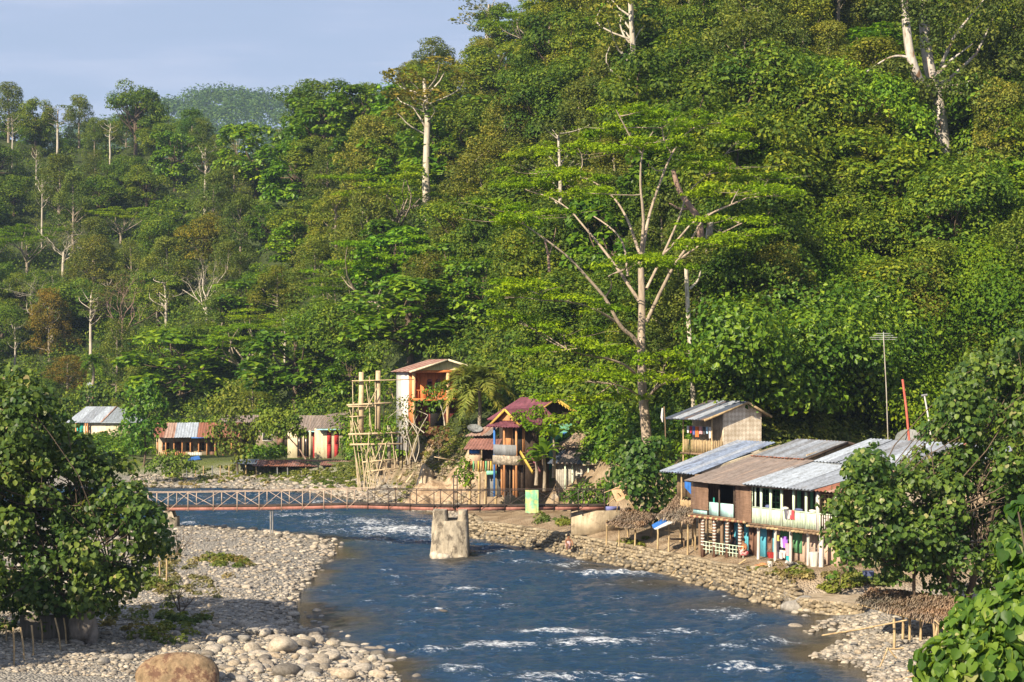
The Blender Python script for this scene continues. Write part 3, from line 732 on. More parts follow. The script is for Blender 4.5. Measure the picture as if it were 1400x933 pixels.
def veil(u, v):        # kept free: houses, bank, vine-covered slope, big umbrella trunk
    if v > 560: return not (u < 540 and v < (588 if 90 < u < 205 else 597))
    if u > 1040 and v > 215 : return v > 560 or RNG.random() < .55
    if 545 < u < 700 and v > 495: return True
    if 850 < u < 1060 and v > 545: return True
    if 640 < u < 850 and v > 540: return True
    return False
rows = []
v = 158.
vv = []
while v < 612:
    vv.append(v); v += 36 if v < 330 else 40
vv = [-150, -110, -70, -35, 0, 40, 80, 120] + vv
for r_i, v0 in enumerate(vv):
    u0 = -40 + (r_i % 2) * 30
    while u0 < 1440:
        u = u0 + RNG.uniform(-17, 17); v = v0 + RNG.uniform(-12, 12); u0 += 62
        if veil(u, v): continue
        if (abs(u - 1280) < 62 and 60 < v < 345) or (abs(u - 1288) < 50 and 340 <= v < 400): continue
        if (abs(u - 862) < 34 and 230 < v < 330) or (abs(u - 585) < 28 and 255 < v < 375): continue
        vr = np.interp(u, UR, VR)
        if v < vr + 3: continue
        if any(abs(u - a) < w * .30 and abs(v - b) < 22 for a, b, w in OCC): continue
        p = ray_ground(u, v)
        if p is None: continue
        left = u < 330
        if left: kind = RNG.choice(['broadleaf_tree', 'fine_leaved_tree', 'slim_tree', 'bare_tree', 'feathery_tree', 'glossy_tree'], p=[.40, .34, .07, .05, .08, .06])
        elif u < 700: kind = RNG.choice(['broadleaf_tree', 'fine_leaved_tree', 'glossy_tree', 'feathery_tree', 'slim_tree'], p=[.32, .2, .28, .15, .05])
        else: kind = RNG.choice(['broadleaf_tree', 'fine_leaved_tree', 'glossy_tree', 'feathery_tree', 'slim_tree'], p=[.25, .22, .15, .33, .05])
        if u > 1040: kind = RNG.choice(['broadleaf_tree', 'glossy_tree', 'fine_leaved_tree'], p=[.5, .2, .3])
        s = RNG.uniform(.78, 1.3)
        if v > 430 and u > 560: s *= .8
        if v > 560: s = RNG.uniform(.6, .85); kind = RNG.choice(['glossy_tree', 'broadleaf_tree', 'fine_leaved_tree'])
        if v < vr + 40: s *= .8
        w = WD[kind] * s * RNG.uniform(.9, 1.2); h = HT[kind] * s * RNG.uniform(.75, 1.05)
        if left: t = [T_DK, T_OL, T_BL, T_MD, (.9, .95, .8, 1)][RNG.integers(5)]
        elif u < 700: t = [T_MD, T_YL, T_DK, T_OL, T_BR][RNG.integers(5)]
        else: t = [T_MD, T_YL, T_BR, T_YL, T_OL][RNG.integers(5)]
        if u > 1230 and v < 200: t = T_OL if RNG.random() < .6 else T_DK
        if RNG.random() < .015: t = T_RD
        if 665 < u < 1110 and 150 < v < 560:
            t = [T_DK, T_OL, (.72, .80, .8, 1)][RNG.integers(3)]
            if kind == 'feathery_tree': kind = 'broadleaf_tree'; w = WD[kind] * s; h = HT[kind] * s
        j = RNG.uniform(.8, 1.2); t = (t[0] * j, t[1] * j, t[2] * j, 1)
        o = stand(kind, p - (0, 0, .4), w, h, RNG.uniform(0, 6.28), t, None, GRP)
        PLACED.append((str(kind), u, v, o))
# the ridge line itself
u = -40.
while u < 705:
    yr = np.interp(u, UR, YR) + RNG.uniform(-8, 14); x = (u - 700) / F * yr; z = float(ground_z(np.array([x]), np.array([yr]))[0])
    kind = RNG.choice(['broadleaf_tree', 'fine_leaved_tree', 'glossy_tree', 'slim_tree'], p=[.48, .36, .08, .08]); s = RNG.uniform(.5, .95)
    t = [T_DK, T_OL, T_MD, T_BL][RNG.integers(4)]
    o = stand(kind, np.array((x, yr, z - .4)), WD[kind] * s * 1.1, HT[kind] * s, RNG.uniform(0, 6.28), t, None, GRP)
    PLACED.append((str(kind), u, float(np.interp(u, UR, VR)), o)); u += RNG.uniform(17, 30)
# labels: what it looks like, which landmark it stands by, and where it comes among its like there
LOOK = {'broadleaf_tree': 'round-crowned green tree', 'glossy_tree': 'large-leaved glossy tree', 'fine_leaved_tree': 'upright fine-leaved tree', 'feathery_tree': 'flat-layered feathery tree', 'slim_tree': 'slim pale-trunked tree', 'bare_tree': 'leafless twiggy tree'}
def zone(u, v):
    if u < 330:
        if v < 255: return 'on the far left ridge'
        if v < 340: return 'on the left slope below the ridge'
        if v < 440: return 'on the left slope around the white bare tree'
        return 'low on the left slope behind the village roofs'
    if u < 560:
        if v < 250: return 'on the mid skyline ridge'
        if v < 350: return 'on the slope below the mid skyline'
        if v < 450: return 'on the slope over the red-doored house'
        return 'just behind the red-doored house'
    if u < 760:
        if v < 130: return 'on the skyline over the orange house'
        if v < 260: return 'high on the slope over the orange house'
        if v < 400: return 'halfway up the slope over the orange house'
        return 'low on the slope over the orange house'
    if u < 1040:
        if v < 60: return 'at the top edge above the umbrella tree'
        if v < 200: return 'above the crown of the umbrella tree'
        if v < 380: return 'behind the limbs of the umbrella tree'
        return 'beside the trunk of the umbrella tree'
    if v > 215: return 'draped in creeper on the right-hand slope'
    if u < 1230: return 'above the vine-covered slope'
    return 'around the thick grey trunk at right'
ORD = ['leftmost', 'second from left', 'third from left', 'fourth from left', 'fifth from left', 'sixth from left', 'seventh from left', 'eighth from left', 'ninth from left', 'tenth from left', 'eleventh from left', 'twelfth from left'] + [q + 'th from left' for q in ('thirteen', 'fourteen', 'fifteen', 'sixteen', 'seventeen', 'eighteen', 'nineteen')] + ['twentieth from left', '21st from left', '22nd from left', '23rd from left', '24th from left', '25th from left']
bins = {}
for kind, u, v, o in PLACED: bins.setdefault((kind, zone(u, v)), []).append((u, o))
for (kind, z_), L in bins.items():
    L.sort(key=lambda q: q[0])
    for i, (u, o) in enumerate(L):
        o['label'] = LOOK[kind] + ' ' + z_ + (', ' + ORD[min(i, 24)] if len(L) > 1 else '')
for k_, r_ in SRC.items():
    if k_ not in USED:
        for o_ in list(r_.children): bpy.data.objects.remove(o_)
        bpy.data.objects.remove(r_)
print('forest trees', len(PLACED) + len(HAND))

# ------------------------------------------------------------------ undergrowth over the slopes (uncountable)
UV_CACHE = {}
def slope_points(n, rng, u0, u1, v0, v1, ok=None):
    """points spread over the part of the slope seen between these pixels"""
    gu = np.arange(u0, u1 + 25, 25); gv = np.arange(v0, v1 + 12, 12)
    D = np.full((len(gu), len(gv)), np.nan)
    for i, a in enumerate(gu):
        k = (a - 700) / F; Y = np.concatenate([np.linspace(60, 500, 1500)]); z = ground_z(k * Y, Y)
        for j, b in enumerate(gv):
            hit = z >= H - (b - 500) / F * Y
            q = np.argmax(hit)
            if hit[q]: D[i, j] = Y[q]
    u = rng.uniform(u0, u1, n); v = rng.uniform(v0, v1, n)
    fi = (u - u0) / 25; fj = (v - v0) / 12; i = fi.astype(int); j = fj.astype(int); i = np.minimum(i, len(gu) - 2); j = np.minimum(j, len(gv) - 2)
    a = fi - i; b = fj - j
    Y = (D[i, j] * (1 - a) + D[i + 1, j] * a) * (1 - b) + (D[i, j + 1] * (1 - a) + D[i + 1, j + 1] * a) * b
    x = (u - 700) / F * Y
    m = ~np.isnan(Y)
    if ok is not None: m &= ok(u, v)
    x, Y, u, v = x[m], Y[m], u[m], v[m]
    return np.stack([x, Y, ground_z(x, Y)], 1), u, v

def lumps(name, label, c, r, per, size, leaf, rng, zmin=-.2, up=.6, sq=.8):
    vs = []; fs = []; n0 = 0
    d = sphere_dirs(len(c) * per, rng, zmin)
    rr = np.repeat(r, per)[:, None]
    p = np.repeat(c, per, 0) + d * rr * (1, 1, sq) * rng.uniform(.7, 1.05, (len(d), 1))
    nr = d + np.array([0, 0, up * .6]) + rng.normal(size=d.shape) * .33
    v, f = leaves(p, nr, size * rng.uniform(.5, 1.4, len(d)), rng)
    me = mesh_np(name, [v], [f]); me.materials.append(leaf)
    o = bpy.data.objects.new(name, me); COL.objects.link(o); o['kind'] = 'stuff'; o['label'] = label
    return o
rg = np.random.default_rng(5)
c, u, v = slope_points(9000, rg, -350, 1720, -30, 612, lambda u, v: ~((v > 500) & (u > 545) & (u < 650)) & ~((v > 578) & (u > 540)))
lumps('undergrowth', 'dense green undergrowth between the forest trees', c + (0, 0, .8), rg.uniform(1.0, 2.9, len(c)), 80, .42, L_ROUND, rg)
# vine-covered slope on the right: swelling mounds of creeper with dark pockets between them
c, u, v = slope_points(1900, rg, 1010, 1720, 180, 606, lambda u, v: (u > 1046 - (v - 300) * .12) & (v < 600) & ~((np.abs(u - 1292) < 40) & (v < 325)))
bump = N2.fbm(c[:, 0] * .17, c[:, 1] * .17 + c[:, 2] * .2, 3)
c = c + np.array([-.3, -.6, .8]) * np.clip(bump * 24, -2.5, 8)[:, None]
r_ = rg.uniform(.8, 3.0, len(c)) * (1 + .5 * (bump > .05)); k_ = N3.fbm(c[:, 0] * .12, c[:, 2] * .15 + 5, 2)
for nm, lab, sel, per, size, lf in (('vine_blanket', 'bright green creeper blanket swelling over the right-hand slope', k_ < .06, 480, .275, L_VINE), ('creeper_thicket', 'darker broad-leaved creeper patches on the right-hand slope', k_ >= .06, 290, .38, L_BIG)):
    lumps(nm, lab, c[sel], r_[sel], per, size, lf, rg, zmin=-.3, up=.25, sq=.85)
c, u, v = slope_points(420, rg, 770, 985, 560, 640)
lumps('slope_shrubs', 'low green shrubs on the slope between the grey shack and the bamboo hut', c + (0, 0, .3), rg.uniform(.5, 1.2, len(c)), 60, .36, L_BIG, rg)
c, u, v = slope_points(1100, rg, 30, 560, 585, 640, lambda u, v: (v < 632) & ~((u > 200) & (u < 340) & (v > 600)) & ~((u > 385) & (u < 480) & (v > 600)) & ~((u > 95) & (u < 185) & (v > 586) & (v < 603)))
lumps('village_shrubs', 'green shrubs and gardens around the houses on the far bank', c + (0, 0, .4), rg.uniform(.6, 1.7, len(c)), 70, .42, L_BIG, rg)
# drier scrub at the foot of that slope
c, u, v = slope_points(900, rg, 1040, 1720, 560, 640)
lumps('slope_scrub', 'yellowish scrub at the foot of the right-hand slope', c + (0, 0, .2), rg.uniform(.4, .9, len(c)), 50, .3, L_GRASS, rg, up=.9)
# far wood beyond the gap
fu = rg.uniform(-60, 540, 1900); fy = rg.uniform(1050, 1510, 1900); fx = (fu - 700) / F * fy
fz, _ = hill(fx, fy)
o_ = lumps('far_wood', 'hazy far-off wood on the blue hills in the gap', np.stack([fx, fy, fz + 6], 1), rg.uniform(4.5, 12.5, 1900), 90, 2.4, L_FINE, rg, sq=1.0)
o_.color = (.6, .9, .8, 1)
# ------------------------------------------------------------------ the great umbrella tree
def pathpx(pts, Y, dys=None):
    n = len(pts); dys = dys if dys is not None else [0] * n
    return np.array([P(u, v, Y + dy) for (u, v), dy in zip(pts, dys)])
def smooth_path(p, k=4):
    p = np.asarray(p, float)
    for _ in range(2):
        q = np.empty((2 * len(p) - 2 + 2, 3)); q[0] = p[0]; q[-1] = p[-1]
        q[1:-1:2] = .75 * p[:-1] + .25 * p[1:]; q[2:-1:2] = .25 * p[:-1] + .75 * p[1:]
        p = q
    return p
HY = 124.
def hero():
    rng = np.random.default_rng(3)
    root = empty('umbrella_tree', 'great spreading umbrella tree with pale forked trunk and flat bright layers above the bridge end', 'tree', P(884, 604, HY) - (0, 0, .6))
    base = np.array(root.location)
    tr = MB()
    LP = []
    def lb(pts, r0, r1, dy=0., n=7):
        p = pathpx(pts, HY, np.linspace(0, dy, len(pts))) - base
        p = smooth_path(p); tr.tube(p, np.linspace(r0, r1, len(p)), n, 0, cap=False); LP.extend(p[len(p) // 3:]); return p
    lb([(886, 618), (883, 580), (879, 540), (877, 500), (877, 462), (878, 425), (877, 385), (876, 345)], .40, .20, 0, 9)
    lb([(876, 480), (868, 462), (848, 448), (830, 410), (806, 383), (780, 354), (755, 334), (715, 306)], .18, .035, -4)
    lb([(842, 440), (820, 426), (795, 416), (770, 412)], .11, .05, -4)
    lb([(829, 405), (838, 390), (832, 378)], .07, .03, -2)
    lb([(876, 415), (862, 394), (845, 368), (820, 335), (800, 312), (778, 285), (752, 270)], .15, .03, 3)
    lb([(858, 378), (855, 340), (845, 320), (826, 305), (812, 296)], .09, .04, 3)
    lb([(876, 352), (866, 322), (858, 300), (842, 272), (815, 250), (790, 240)], .13, .03, 4)
    lb([(876, 350), (880, 312), (879, 285), (875, 255), (877, 205), (893, 180)], .15, .03, -2)
    lb([(877, 210), (866, 196), (850, 165), (842, 150)], .08, .03, -1)
    lb([(878, 350), (884, 310), (890, 285), (909, 231), (922, 203), (947, 172), (985, 168)], .14, .025, 2)
    lb([(909, 231), (899, 235), (890, 228)], .05, .03, 0)
    lb([(918, 210), (908, 195), (905, 175)], .06, .03, 3)
    lb([(884, 440), (905, 395), (922, 362), (942, 335), (962, 296), (1000, 280)], .16, .035, -3)
    lb([(925, 358), (950, 340), (980, 322), (1015, 305)], .10, .04, -5)
    lb([(884, 395), (908, 346), (928, 300), (940, 262), (966, 240)], .12, .025, 5)
    lb([(903, 352), (925, 330), (950, 300), (990, 285), (1040, 262)], .09, .04, 4)
    lb([(882, 552), (893, 533), (912, 521), (944, 515), (985, 498)], .13, .04, -3)
    lb([(893, 533), (905, 515), (908, 500)], .06, .02, -2)
    lb([(877, 520), (858, 500), (830, 490), (800, 486), (775, 478)], .11, .04, -4)
    lb([(879, 545), (860, 532), (838, 525)], .08, .03, -3)
    cr = MB(); LPn = None
    L = [(868,150,75,0),(925,160,60,2),(968,172,80,2),(830,172,60,4),(790,200,85,4),(850,195,60,-3),(905,190,60,-2),(1010,190,60,4),(735,232,70,5),(770,240,80,2),(810,262,70,-2),(712,252,55,4),(948,215,60,4),(1000,225,70,3),(1050,240,60,5),
         (1010,256,90,-2),(1062,262,55,1),(690,282,60,0),(735,290,70,-4),(700,300,55,-3),(858,358,52,-6),(888,352,58,-6),(915,362,40,-6),(965,300,45,-4),(1010,300,45,-4),(1035,318,40,-5),(960,330,60,-6),(985,322,45,-6),
         (700,385,55,-4),(735,392,70,-5),(780,405,55,-4),(820,420,40,-4),(690,405,40,-3),(720,440,55,-3),(770,452,60,-4),(800,470,70,-5),(750,478,50,-4),(835,480,45,-5),(900,490,60,-6),(940,478,75,-6),(985,485,50,-5),(960,498,50,-6),(1000,478,40,-4),
         (815,505,50,-6),(850,515,48,-6),(780,520,45,-4),(750,508,40,-3),(925,515,45,-6),(980,512,45,-3),(800,545,40,-5),(845,540,40,-5),(760,545,35,-4),(690,430,40,-3)]
    for u, v, w, dy in L:
        c = P(u, v, HY + dy) - base; R = w * HY / F
        m = max(4, int(R * 3.2)); q = np.array(LP); dd = np.linalg.norm((q - c) * (1, 1, 1.4), axis=1) + (q[:, 2] > c[2]) * 3; j = q[np.argmin(dd)]
        if dd.min() < 6.5:
            tw = limb(tr, j, c - (0, 0, .15), .05, .018, rng, bend=.06, n=4)
            for k in range(4): limb(tr, tw[3 + k % 2], c + rng.normal(size=3) * (R * .45, R * .45, .1), .02, .008, rng, bend=.05, n=3)
        for k in range(m):
            a = rng.uniform(0, 2 * pi); q = rng.uniform(0, 1) ** .6 * R * .8
            o = np.array([cos(a) * q, sin(a) * q, -.11 * q + rng.normal() * .15])
            s = rng.uniform(.6, 1.25)
            crown_mesh(cr, [(*(c + o), s, s, .34)], 105, .27, rng, zmin=-.3, up=.55, jitter=.45, aspect=.5, shell=(.05, 1.05))
    tr.build('trunk', BARK_HERO, root, smooth=True)
    cr.build('crown', L_FEATH, root).color = (1.22, 1.2, 1, 1)
BARK_HERO = mat('bark_tan', (.36, .29, .22), var=.35, sc=1.2, bump=.4, bsc=8, st=(3, 3, .6), col2=(.25, .20, .16), c2th=.6)
hero()

# thick grey trunk on the right with its overhanging dark crown, and the broken trunks left of it
def big_tree():
    rng = np.random.default_rng(8); Y = 158.
    b = ray_ground(1294, 240); Y = b[1]
    root = empty('giant_tree', 'giant tree with thick white-grey trunk and dark overhanging crown at upper right', 'tree', b - (0, 0, 1.5))
    base = np.array(root.location); tr = MB(); cr = MB()
    tr.tube(smooth_path(pathpx([(1297, 255), (1293, 230), (1289, 195), (1284, 150), (1278, 120), (1268, 85), (1262, 20), (1262, -60)], Y) - base), np.linspace(.74, .40, 26), 10, 0, cap=False)
    tr.tube(smooth_path(pathpx([(1278, 130), (1260, 118), (1250, 95), (1242, 65), (1238, 20), (1230, -60)], Y, [0, -2, -3, -3, -3, -3]) - base), np.linspace(.50, .32, 18), 8, 0, cap=False)
    tr.tube(smooth_path(pathpx([(1252, 84), (1235, 76), (1215, 78), (1185, 98)], Y - 3) - base), np.linspace(.16, .05, 10), 6, 0, cap=False)
    for (u, v) in ((1330, 60), (1360, 20), (1330, 110), (1370, 130), (1345, 0)):
        limb(tr, P(1275, 120, Y) - base, P(u, v, Y + rng.uniform(-4, 2)) - base, .22, .06, rng)
    for i in range(85):
        u = rng.uniform(1272, 1440); v = rng.uniform(-50, 205)
        if u < 1318 and v > 85 : u += 50
        if v > 120 + (u - 1280) * .9: continue
        c = P(u, v, Y - rng.uniform(-3, 5)) - base; s = rng.uniform(1.0, 1.9)
        crown_mesh(cr, [(*c, s, s, s * .75)], 120, .36, rng, up=.4, jitter=.6)
    for (u, v, q) in ((1270, 132, 1.2), (1262, 120, 1.1), (1282, 118, 1.3), (1258, 30, 1.4), (1246, 8, 1.5), (1268, 60, 1.2), (1275, 25, 1.4), (1235, 95, .9), (1220, 90, .9), (1200, 100, .9), (1190, 110, .8), (1300, 100, 1.4), (1308, 130, 1.3)):
        c = P(u, v, Y - 4) - base; crown_mesh(cr, [(*c, q, q, q * .75)], 130, .34, rng, up=.4, jitter=.6)
    for i in range(22):
        u = rng.uniform(1200, 1270); v = rng.uniform(-40, 30)
        c = P(u, v, Y - rng.uniform(0, 4)) - base; s = rng.uniform(.7, 1.4)
        crown_mesh(cr, [(*c, s, s, s * .7)], 100, .34, rng, up=.5)
    tr.build('trunk', BARK_GIANT, root, smooth=True)
    c = cr.build('crown', L_FINE, root); c.color = (.85, .88, .9, 1)
BARK_GIANT = mat('bark_giant', (.46, .42, .37), var=.3, sc=.9, bump=.5, bsc=6, st=(2, 2, .6), col2=(.26, .15, .08), c2th=.57)
big_tree()
def snag(label, pts, r0, r1, Y, mt, forks=(), nm='bare_tree', tuft=0):
    rng = np.random.default_rng(len(label)); root = empty(nm, label, 'tree', P(*pts[0], Y))
    base = np.array(root.location); tr = MB()
    p = smooth_path(pathpx(pts, Y) - base); tr.tube(p, np.linspace(r0, r1, len(p)), 7, 0)
    for fk in forks:
        q = smooth_path(pathpx(fk, Y) - base); tr.tube(q, np.linspace(r1 * .8, r1 * .3, len(q)), 6, 0)
    tr.build('trunk', mt, root, smooth=True)
    if tuft:
        cr = MB()
        for k in range(tuft):
            c = p[-1] + rng.normal(size=3) * (1.2, 1.2, .6)
            crown_mesh(cr, [(*c, .9, .9, .6)], 80, .3, rng)
        cr.build('crown', L_FINE, root)
snag('slim pale trunk standing bare just right of the umbrella tree trunk', [(949, 565), (946, 500), (941, 440), (938, 366)], .20, .14, 120, BARK_W, [[(943, 395), (955, 384), (958, 370)]])
snag('thicker grey mottled trunk between the slim pale trunk and the vines', [(972, 475), (970, 420), (971, 370), (968, 330), (972, 300)], .34, .24, 129, BARK_GIANT, [[(969, 420), (956, 408), (948, 398)], [(970, 330), (985, 318), (990, 300)]])
snag('broken pinkish trunk with short forks behind the right limbs of the umbrella tree', [(958, 325), (956, 300), (945, 285), (928, 262), (920, 232)], .30, .16, 128, BARK_P, [[(945, 285), (930, 287), (915, 278)], [(956, 305), (975, 290), (1008, 276)]])
snag('pale twin stems in the greenery left of the umbrella tree', [(751, 372), (750, 350), (744, 325)], .12, .06, 127, BARK_P, [[(750, 352), (757, 330), (760, 312)]])

# ------------------------------------------------------------------ coconut palm
def palm(label, u, v, Y, trunk_top, R, nfr, seed, leaf=None, sc=1.):
    rng = np.random.default_rng(seed); root = empty('coconut_palm', label, 'palm', P(u, v, Y)); base = np.array(root.location)
    top = P(*trunk_top, Y) - base
    tr = MB(); sp_ = smooth_path([(0, 0, -.5), top * .5 + (.15, 0, 0), top]); tr.tube(sp_, np.linspace(.2, .12, len(sp_)), 7)
    tr.build('trunk', BARK, root, smooth=True)
    for k in range(nfr):
        a = k * 2.4 + rng.uniform(-.3, .3); el = 1.25 - 1.5 * (k / nfr) ; L = R * rng.uniform(.8, 1.1)
        t = np.linspace(0, 1, 14); d = np.array([cos(a), sin(a), 0])
        rad = L * (t * cos(el) + .12 * t); z = L * (t * sin(el) - .75 * t ** 2 * (.6 + .5 * cos(el)))
        sp = top + d * rad[:, None] * .85 + np.array([0, 0, 1.]) * z[:, None]
        fr = MB(); fr.tube(sp, np.linspace(.035, .008, 14), 4)
        side = np.cross(d, (0, 0, 1)); tt = np.repeat(np.linspace(.12, 1, 52), 2); sg = np.tile([1, -1], 52)
        c = np.stack([np.interp(tt, t, sp[:, i]) for i in range(3)], 1)
        tan = norm(np.stack([np.interp(tt, t, np.gradient(sp[:, i])) for i in range(3)], 1))
        al = norm(side * sg[:, None] * 1. + tan * .75 + np.array([0, 0, -.45]))
        nr = norm(np.cross(tan, side * sg[:, None]) * sg[:, None] * -1 + rng.normal(size=tan.shape) * .2)
        vv_, ff_ = leaves(c, nr, L * .26 * np.sin(np.clip(tt * 2.6 + .5, 0, 3.0)) + .1, rng, 'blade', aspect=.15, along=al)
        fr.add(vv_, ff_); fr.build('frond', leaf or L_PALM, root)
palm('young coconut palm with drooping yellow-green fronds beside the orange house', 655, 582, 150, (654, 524), 4.6, 20, 4)
palm('small dark palm among the bushes behind the left riverside tree', 127, 520, 215, (127, 495), 2.6, 12, 9, L_BIG)

def banana(label, u, v, Y, hh, nl, seed, R=2.3):
    rng = np.random.default_rng(seed); root = empty('banana_plant', label, 'banana plant', P(u, v, Y), group='banana plants by the purple house')
    st = MB(); st.tube([(0, 0, -.2), (.05, 0, hh * .5), (0, 0, hh)], [.16, .12, .07], 7); st.build('stem', BARK, root, smooth=True)
    for k in range(nl):
        a = k * 2.4 + rng.uniform(-.4, .4); el = 1.45 - 1.0 * k / nl; L = R * rng.uniform(.8, 1.1); t = np.linspace(0, 1, 9)
        d = np.array([cos(a), sin(a), 0]); sp = np.array([0, 0, hh - .1]) + d * (L * (t * cos(el)))[:, None] + np.array([0, 0, 1.]) * (L * (t * sin(el) - .55 * t ** 2.2))[:, None]
        wd = np.sin(np.clip(t * 3.0 + .12, 0, pi)) * .30; wd[0] = .03; side = np.cross(d, (0, 0, 1))
        V = np.concatenate([sp + side * wd[:, None] + (0, 0, .08), sp, sp - side * wd[:, None] + (0, 0, .08)])
        f = [(i, i + 1, 9 + i + 1, 9 + i) for i in range(8)] + [(9 + i, 9 + i + 1, 18 + i + 1, 18 + i) for i in range(8)]
        MB().add(V, f).build('leaf', L_BAN, root, smooth=True)
banana('tall banana plant in front of the purple-roofed house', 744, 668, 132.5, 2.6, 13, 1, 2.6)
banana('taller banana plant with upright leaves against the green wall', 757, 650, 134, 2.9, 12, 2, 2.4)
banana('low banana plant with wide leaves beside the green ladder', 733, 660, 132, 1.6, 10, 3, 2.0)

# ------------------------------------------------------------------ near trees with heart-shaped leaves
def heart_tree(name, label, foot, Y, blobs, per, size, leaf, trunks, seed, tint=(1, 1, 1, 1), up=.5, shape='heart', bark=BARK_D, aspect=.9):
    """blobs: (u, v, radius px, depth offset)"""
    rng = np.random.default_rng(seed); root = empty(name, label, 'tree' if 'tree' in name else 'bush', foot); base = np.array(root.location)
    tr = MB(); cr = MB()
    for pts, r0, r1 in trunks:
        p = smooth_path(pathpx([q[:2] for q in pts], Y, [q[2] if len(q) > 2 else 0 for q in pts]) - base); tr.tube(p, np.linspace(r0, r1, len(p)), 7, 0, cap=False)
    for bl in blobs:
        u, v, r, dy = bl[:4]
        c = P(u, v, Y + dy) - base; R = r * Y / F
        k = int(per * 2.4 * (r / 40) ** 2) if shape == 'heart' else int(per * 4.5 * (r / 40) ** 2)
        d = sphere_dirs(k, rng, -.7); p = c + d * (R, R, R * .85) * (rng.uniform(.45, 1.08, (k, 1)))
        nr = d * .75 + np.array([-.1, -.2, up * .8]) + rng.normal(size=(k, 3)) * .4
        al = d * .6 + np.array([0, 0, -.8])
        v_, f_ = leaves(p, nr, size * rng.uniform(.5, 1.3, k), rng, shape, fold=.25 if Y > 40 else .5, aspect=aspect, along=al)
        cr.add(v_, f_)
        if rng.random() < .45 and Y > 40:
            tp = trunks[rng.integers(len(trunks))][0]; q = tp[-1 - int(rng.random() < .5)]
            limb(tr, pathpx([q[:2]], Y)[0] - base, c, .035, .012, rng, n=4, bend=.12)
    tr.build('trunk', bark, root, smooth=True)
    c = cr.build('crown', leaf, root, shape == 'heart'); c.color = tint
    return root
rg = np.random.default_rng(21)
def fill(fn, n, r0, r1, d):
    L = []
    while len(L) < n:
        u = rg.uniform(-90, 1500); v = rg.uniform(420, 940)
        if fn(u, v): L.append((u, v, rg.uniform(r0, r1), rg.uniform(-d, d)))
    return L
def in_left(u, v):
    if u > 215 or u < -85 : return False
    top = np.interp(u, [-90, 0, 40, 75, 100, 130, 165, 195, 215], [505, 520, 522, 545, 580, 610, 622, 660, 720])
    bot = np.interp(u, [-90, 0, 60, 110, 150, 180, 200, 215], [872, 872, 868, 850, 838, 818, 785, 760])
    return top + 14 < v < bot - 14
def ragged(fn, m):
    return lambda u, v: (not fn(u, v)) and any(fn(u + a, v + b) for a, b in ((m, 0), (-m, 0), (0, m), (0, -m)))
zl = ground_z(np.array([-17.6]), np.array([72.]))[0]
heart_tree('hibiscus_tree', 'big heart-leaved riverside tree filling the left edge above the stony bank', np.array((-17.6, 72, zl)), 72,
           fill(in_left, 240, 16, 34, 3.2) + fill(ragged(in_left, 14), 34, 7, 13, 2) + [(205, 745, 24, 0), (208, 700, 18, 0), (190, 690, 24, 0), (172, 640, 18, 0), (30, 520, 24, 0), (8, 512, 22, 1)], 130, .21, L_NEAR,
           [([(112, 868), (110, 820), (105, 770), (100, 700)], .28, .12), ([(112, 860), (70, 790), (40, 700)], .2, .08), ([(112, 850), (150, 780), (175, 720)], .16, .06)], 5, (1, 1, 1, 1))
def in_right(u, v):
    if u > 1470: return False
    a = ((u - 1205) / 62) ** 2 + ((v - 690) / 78) ** 2 < 1
    top = np.interp(u, [1180, 1240, 1280, 1310, 1340, 1370, 1400, 1470], [700, 640, 575, 510, 488, 470, 455, 440])
    b = u > 1240 and top + 14 < v < 800
    return a or b
zr = ground_z(np.array([19.5]), np.array([77.]))[0]
heart_tree('hibiscus_tree', 'big heart-leaved tree at the right edge in front of the stilt houses', np.array((19.5, 77, zr)), 76,
           fill(in_right, 190, 16, 34, 2.6) + fill(ragged(in_right, 14), 30, 7, 13, 1.5) + [(1160, 705, 20, 0), (1170, 660, 18, 0), (1152, 690, 15, -.5), (1225, 790, 20, -.5), (1215, 780, 16, -.8), (1390, 470, 22, 0), (1335, 490, 20, .5), (1310, 520, 18, 0)], 165, .215, L_NEAR,
           [([(1297, 850), (1298, 800), (1300, 740), (1320, 640)], .22, .08), ([(1250, 840), (1249, 790), (1252, 740), (1250, 690)], .09, .05), ([(1232, 800), (1210, 770), (1180, 735)], .04, .02), ([(1320, 830), (1340, 760), (1370, 650)], .18, .07)], 6, (1.02, 1.08, 1, 1))
heart_tree('hibiscus_bush', 'small leafy branch of bush by the white posts of the green house', P(1148, 800, 86), 86, [(1150, 765, 15, 0), (1160, 775, 11, 0), (1138, 790, 9, 0), (1155, 752, 9, 0)], 110, .24, L_NEAR2, [([(1148, 800), (1150, 785), (1152, 765)], .03, .01)], 16)
heart_tree('hibiscus_tree', 'round heart-leaved tree growing between bridge end and blue-roofed house', P(882, 712, 111), 111,
           [(u, v, r, dy) for u, v, r, dy in [(880, 620, 24, 0), (855, 640, 24, 0), (905, 640, 24, 1), (880, 650, 32, -1), (850, 670, 22, 0), (915, 675, 24, 0), (885, 685, 26, -1), (900, 705, 18, 0), (865, 610, 16, 0), (900, 610, 18, 0), (925, 655, 16, 0), (842, 650, 14, 0), (870, 665, 26, -2), (925, 700, 14, 0), (858, 625, 20, 0)]], 230, .28, L_NEAR2,
           [([(884, 712), (884, 690), (882, 650)], .15, .08)], 7, (.85, .9, 1, 1))
heart_tree('leafy_bush', 'dark leafy bush beneath the round heart-leaved tree, by the grey shack', P(795, 690, 131), 131, [(800, 672, 20, 0), (780, 680, 16, 0), (820, 680, 18, 0), (835, 690, 16, 0), (800, 690, 18, 0), (825, 665, 14, 0)], 190, .26, L_BIG, [([(795, 690), (800, 680), (802, 665)], .05, .02)], 8, (.8, .85, 1, 1), shape='diamond')
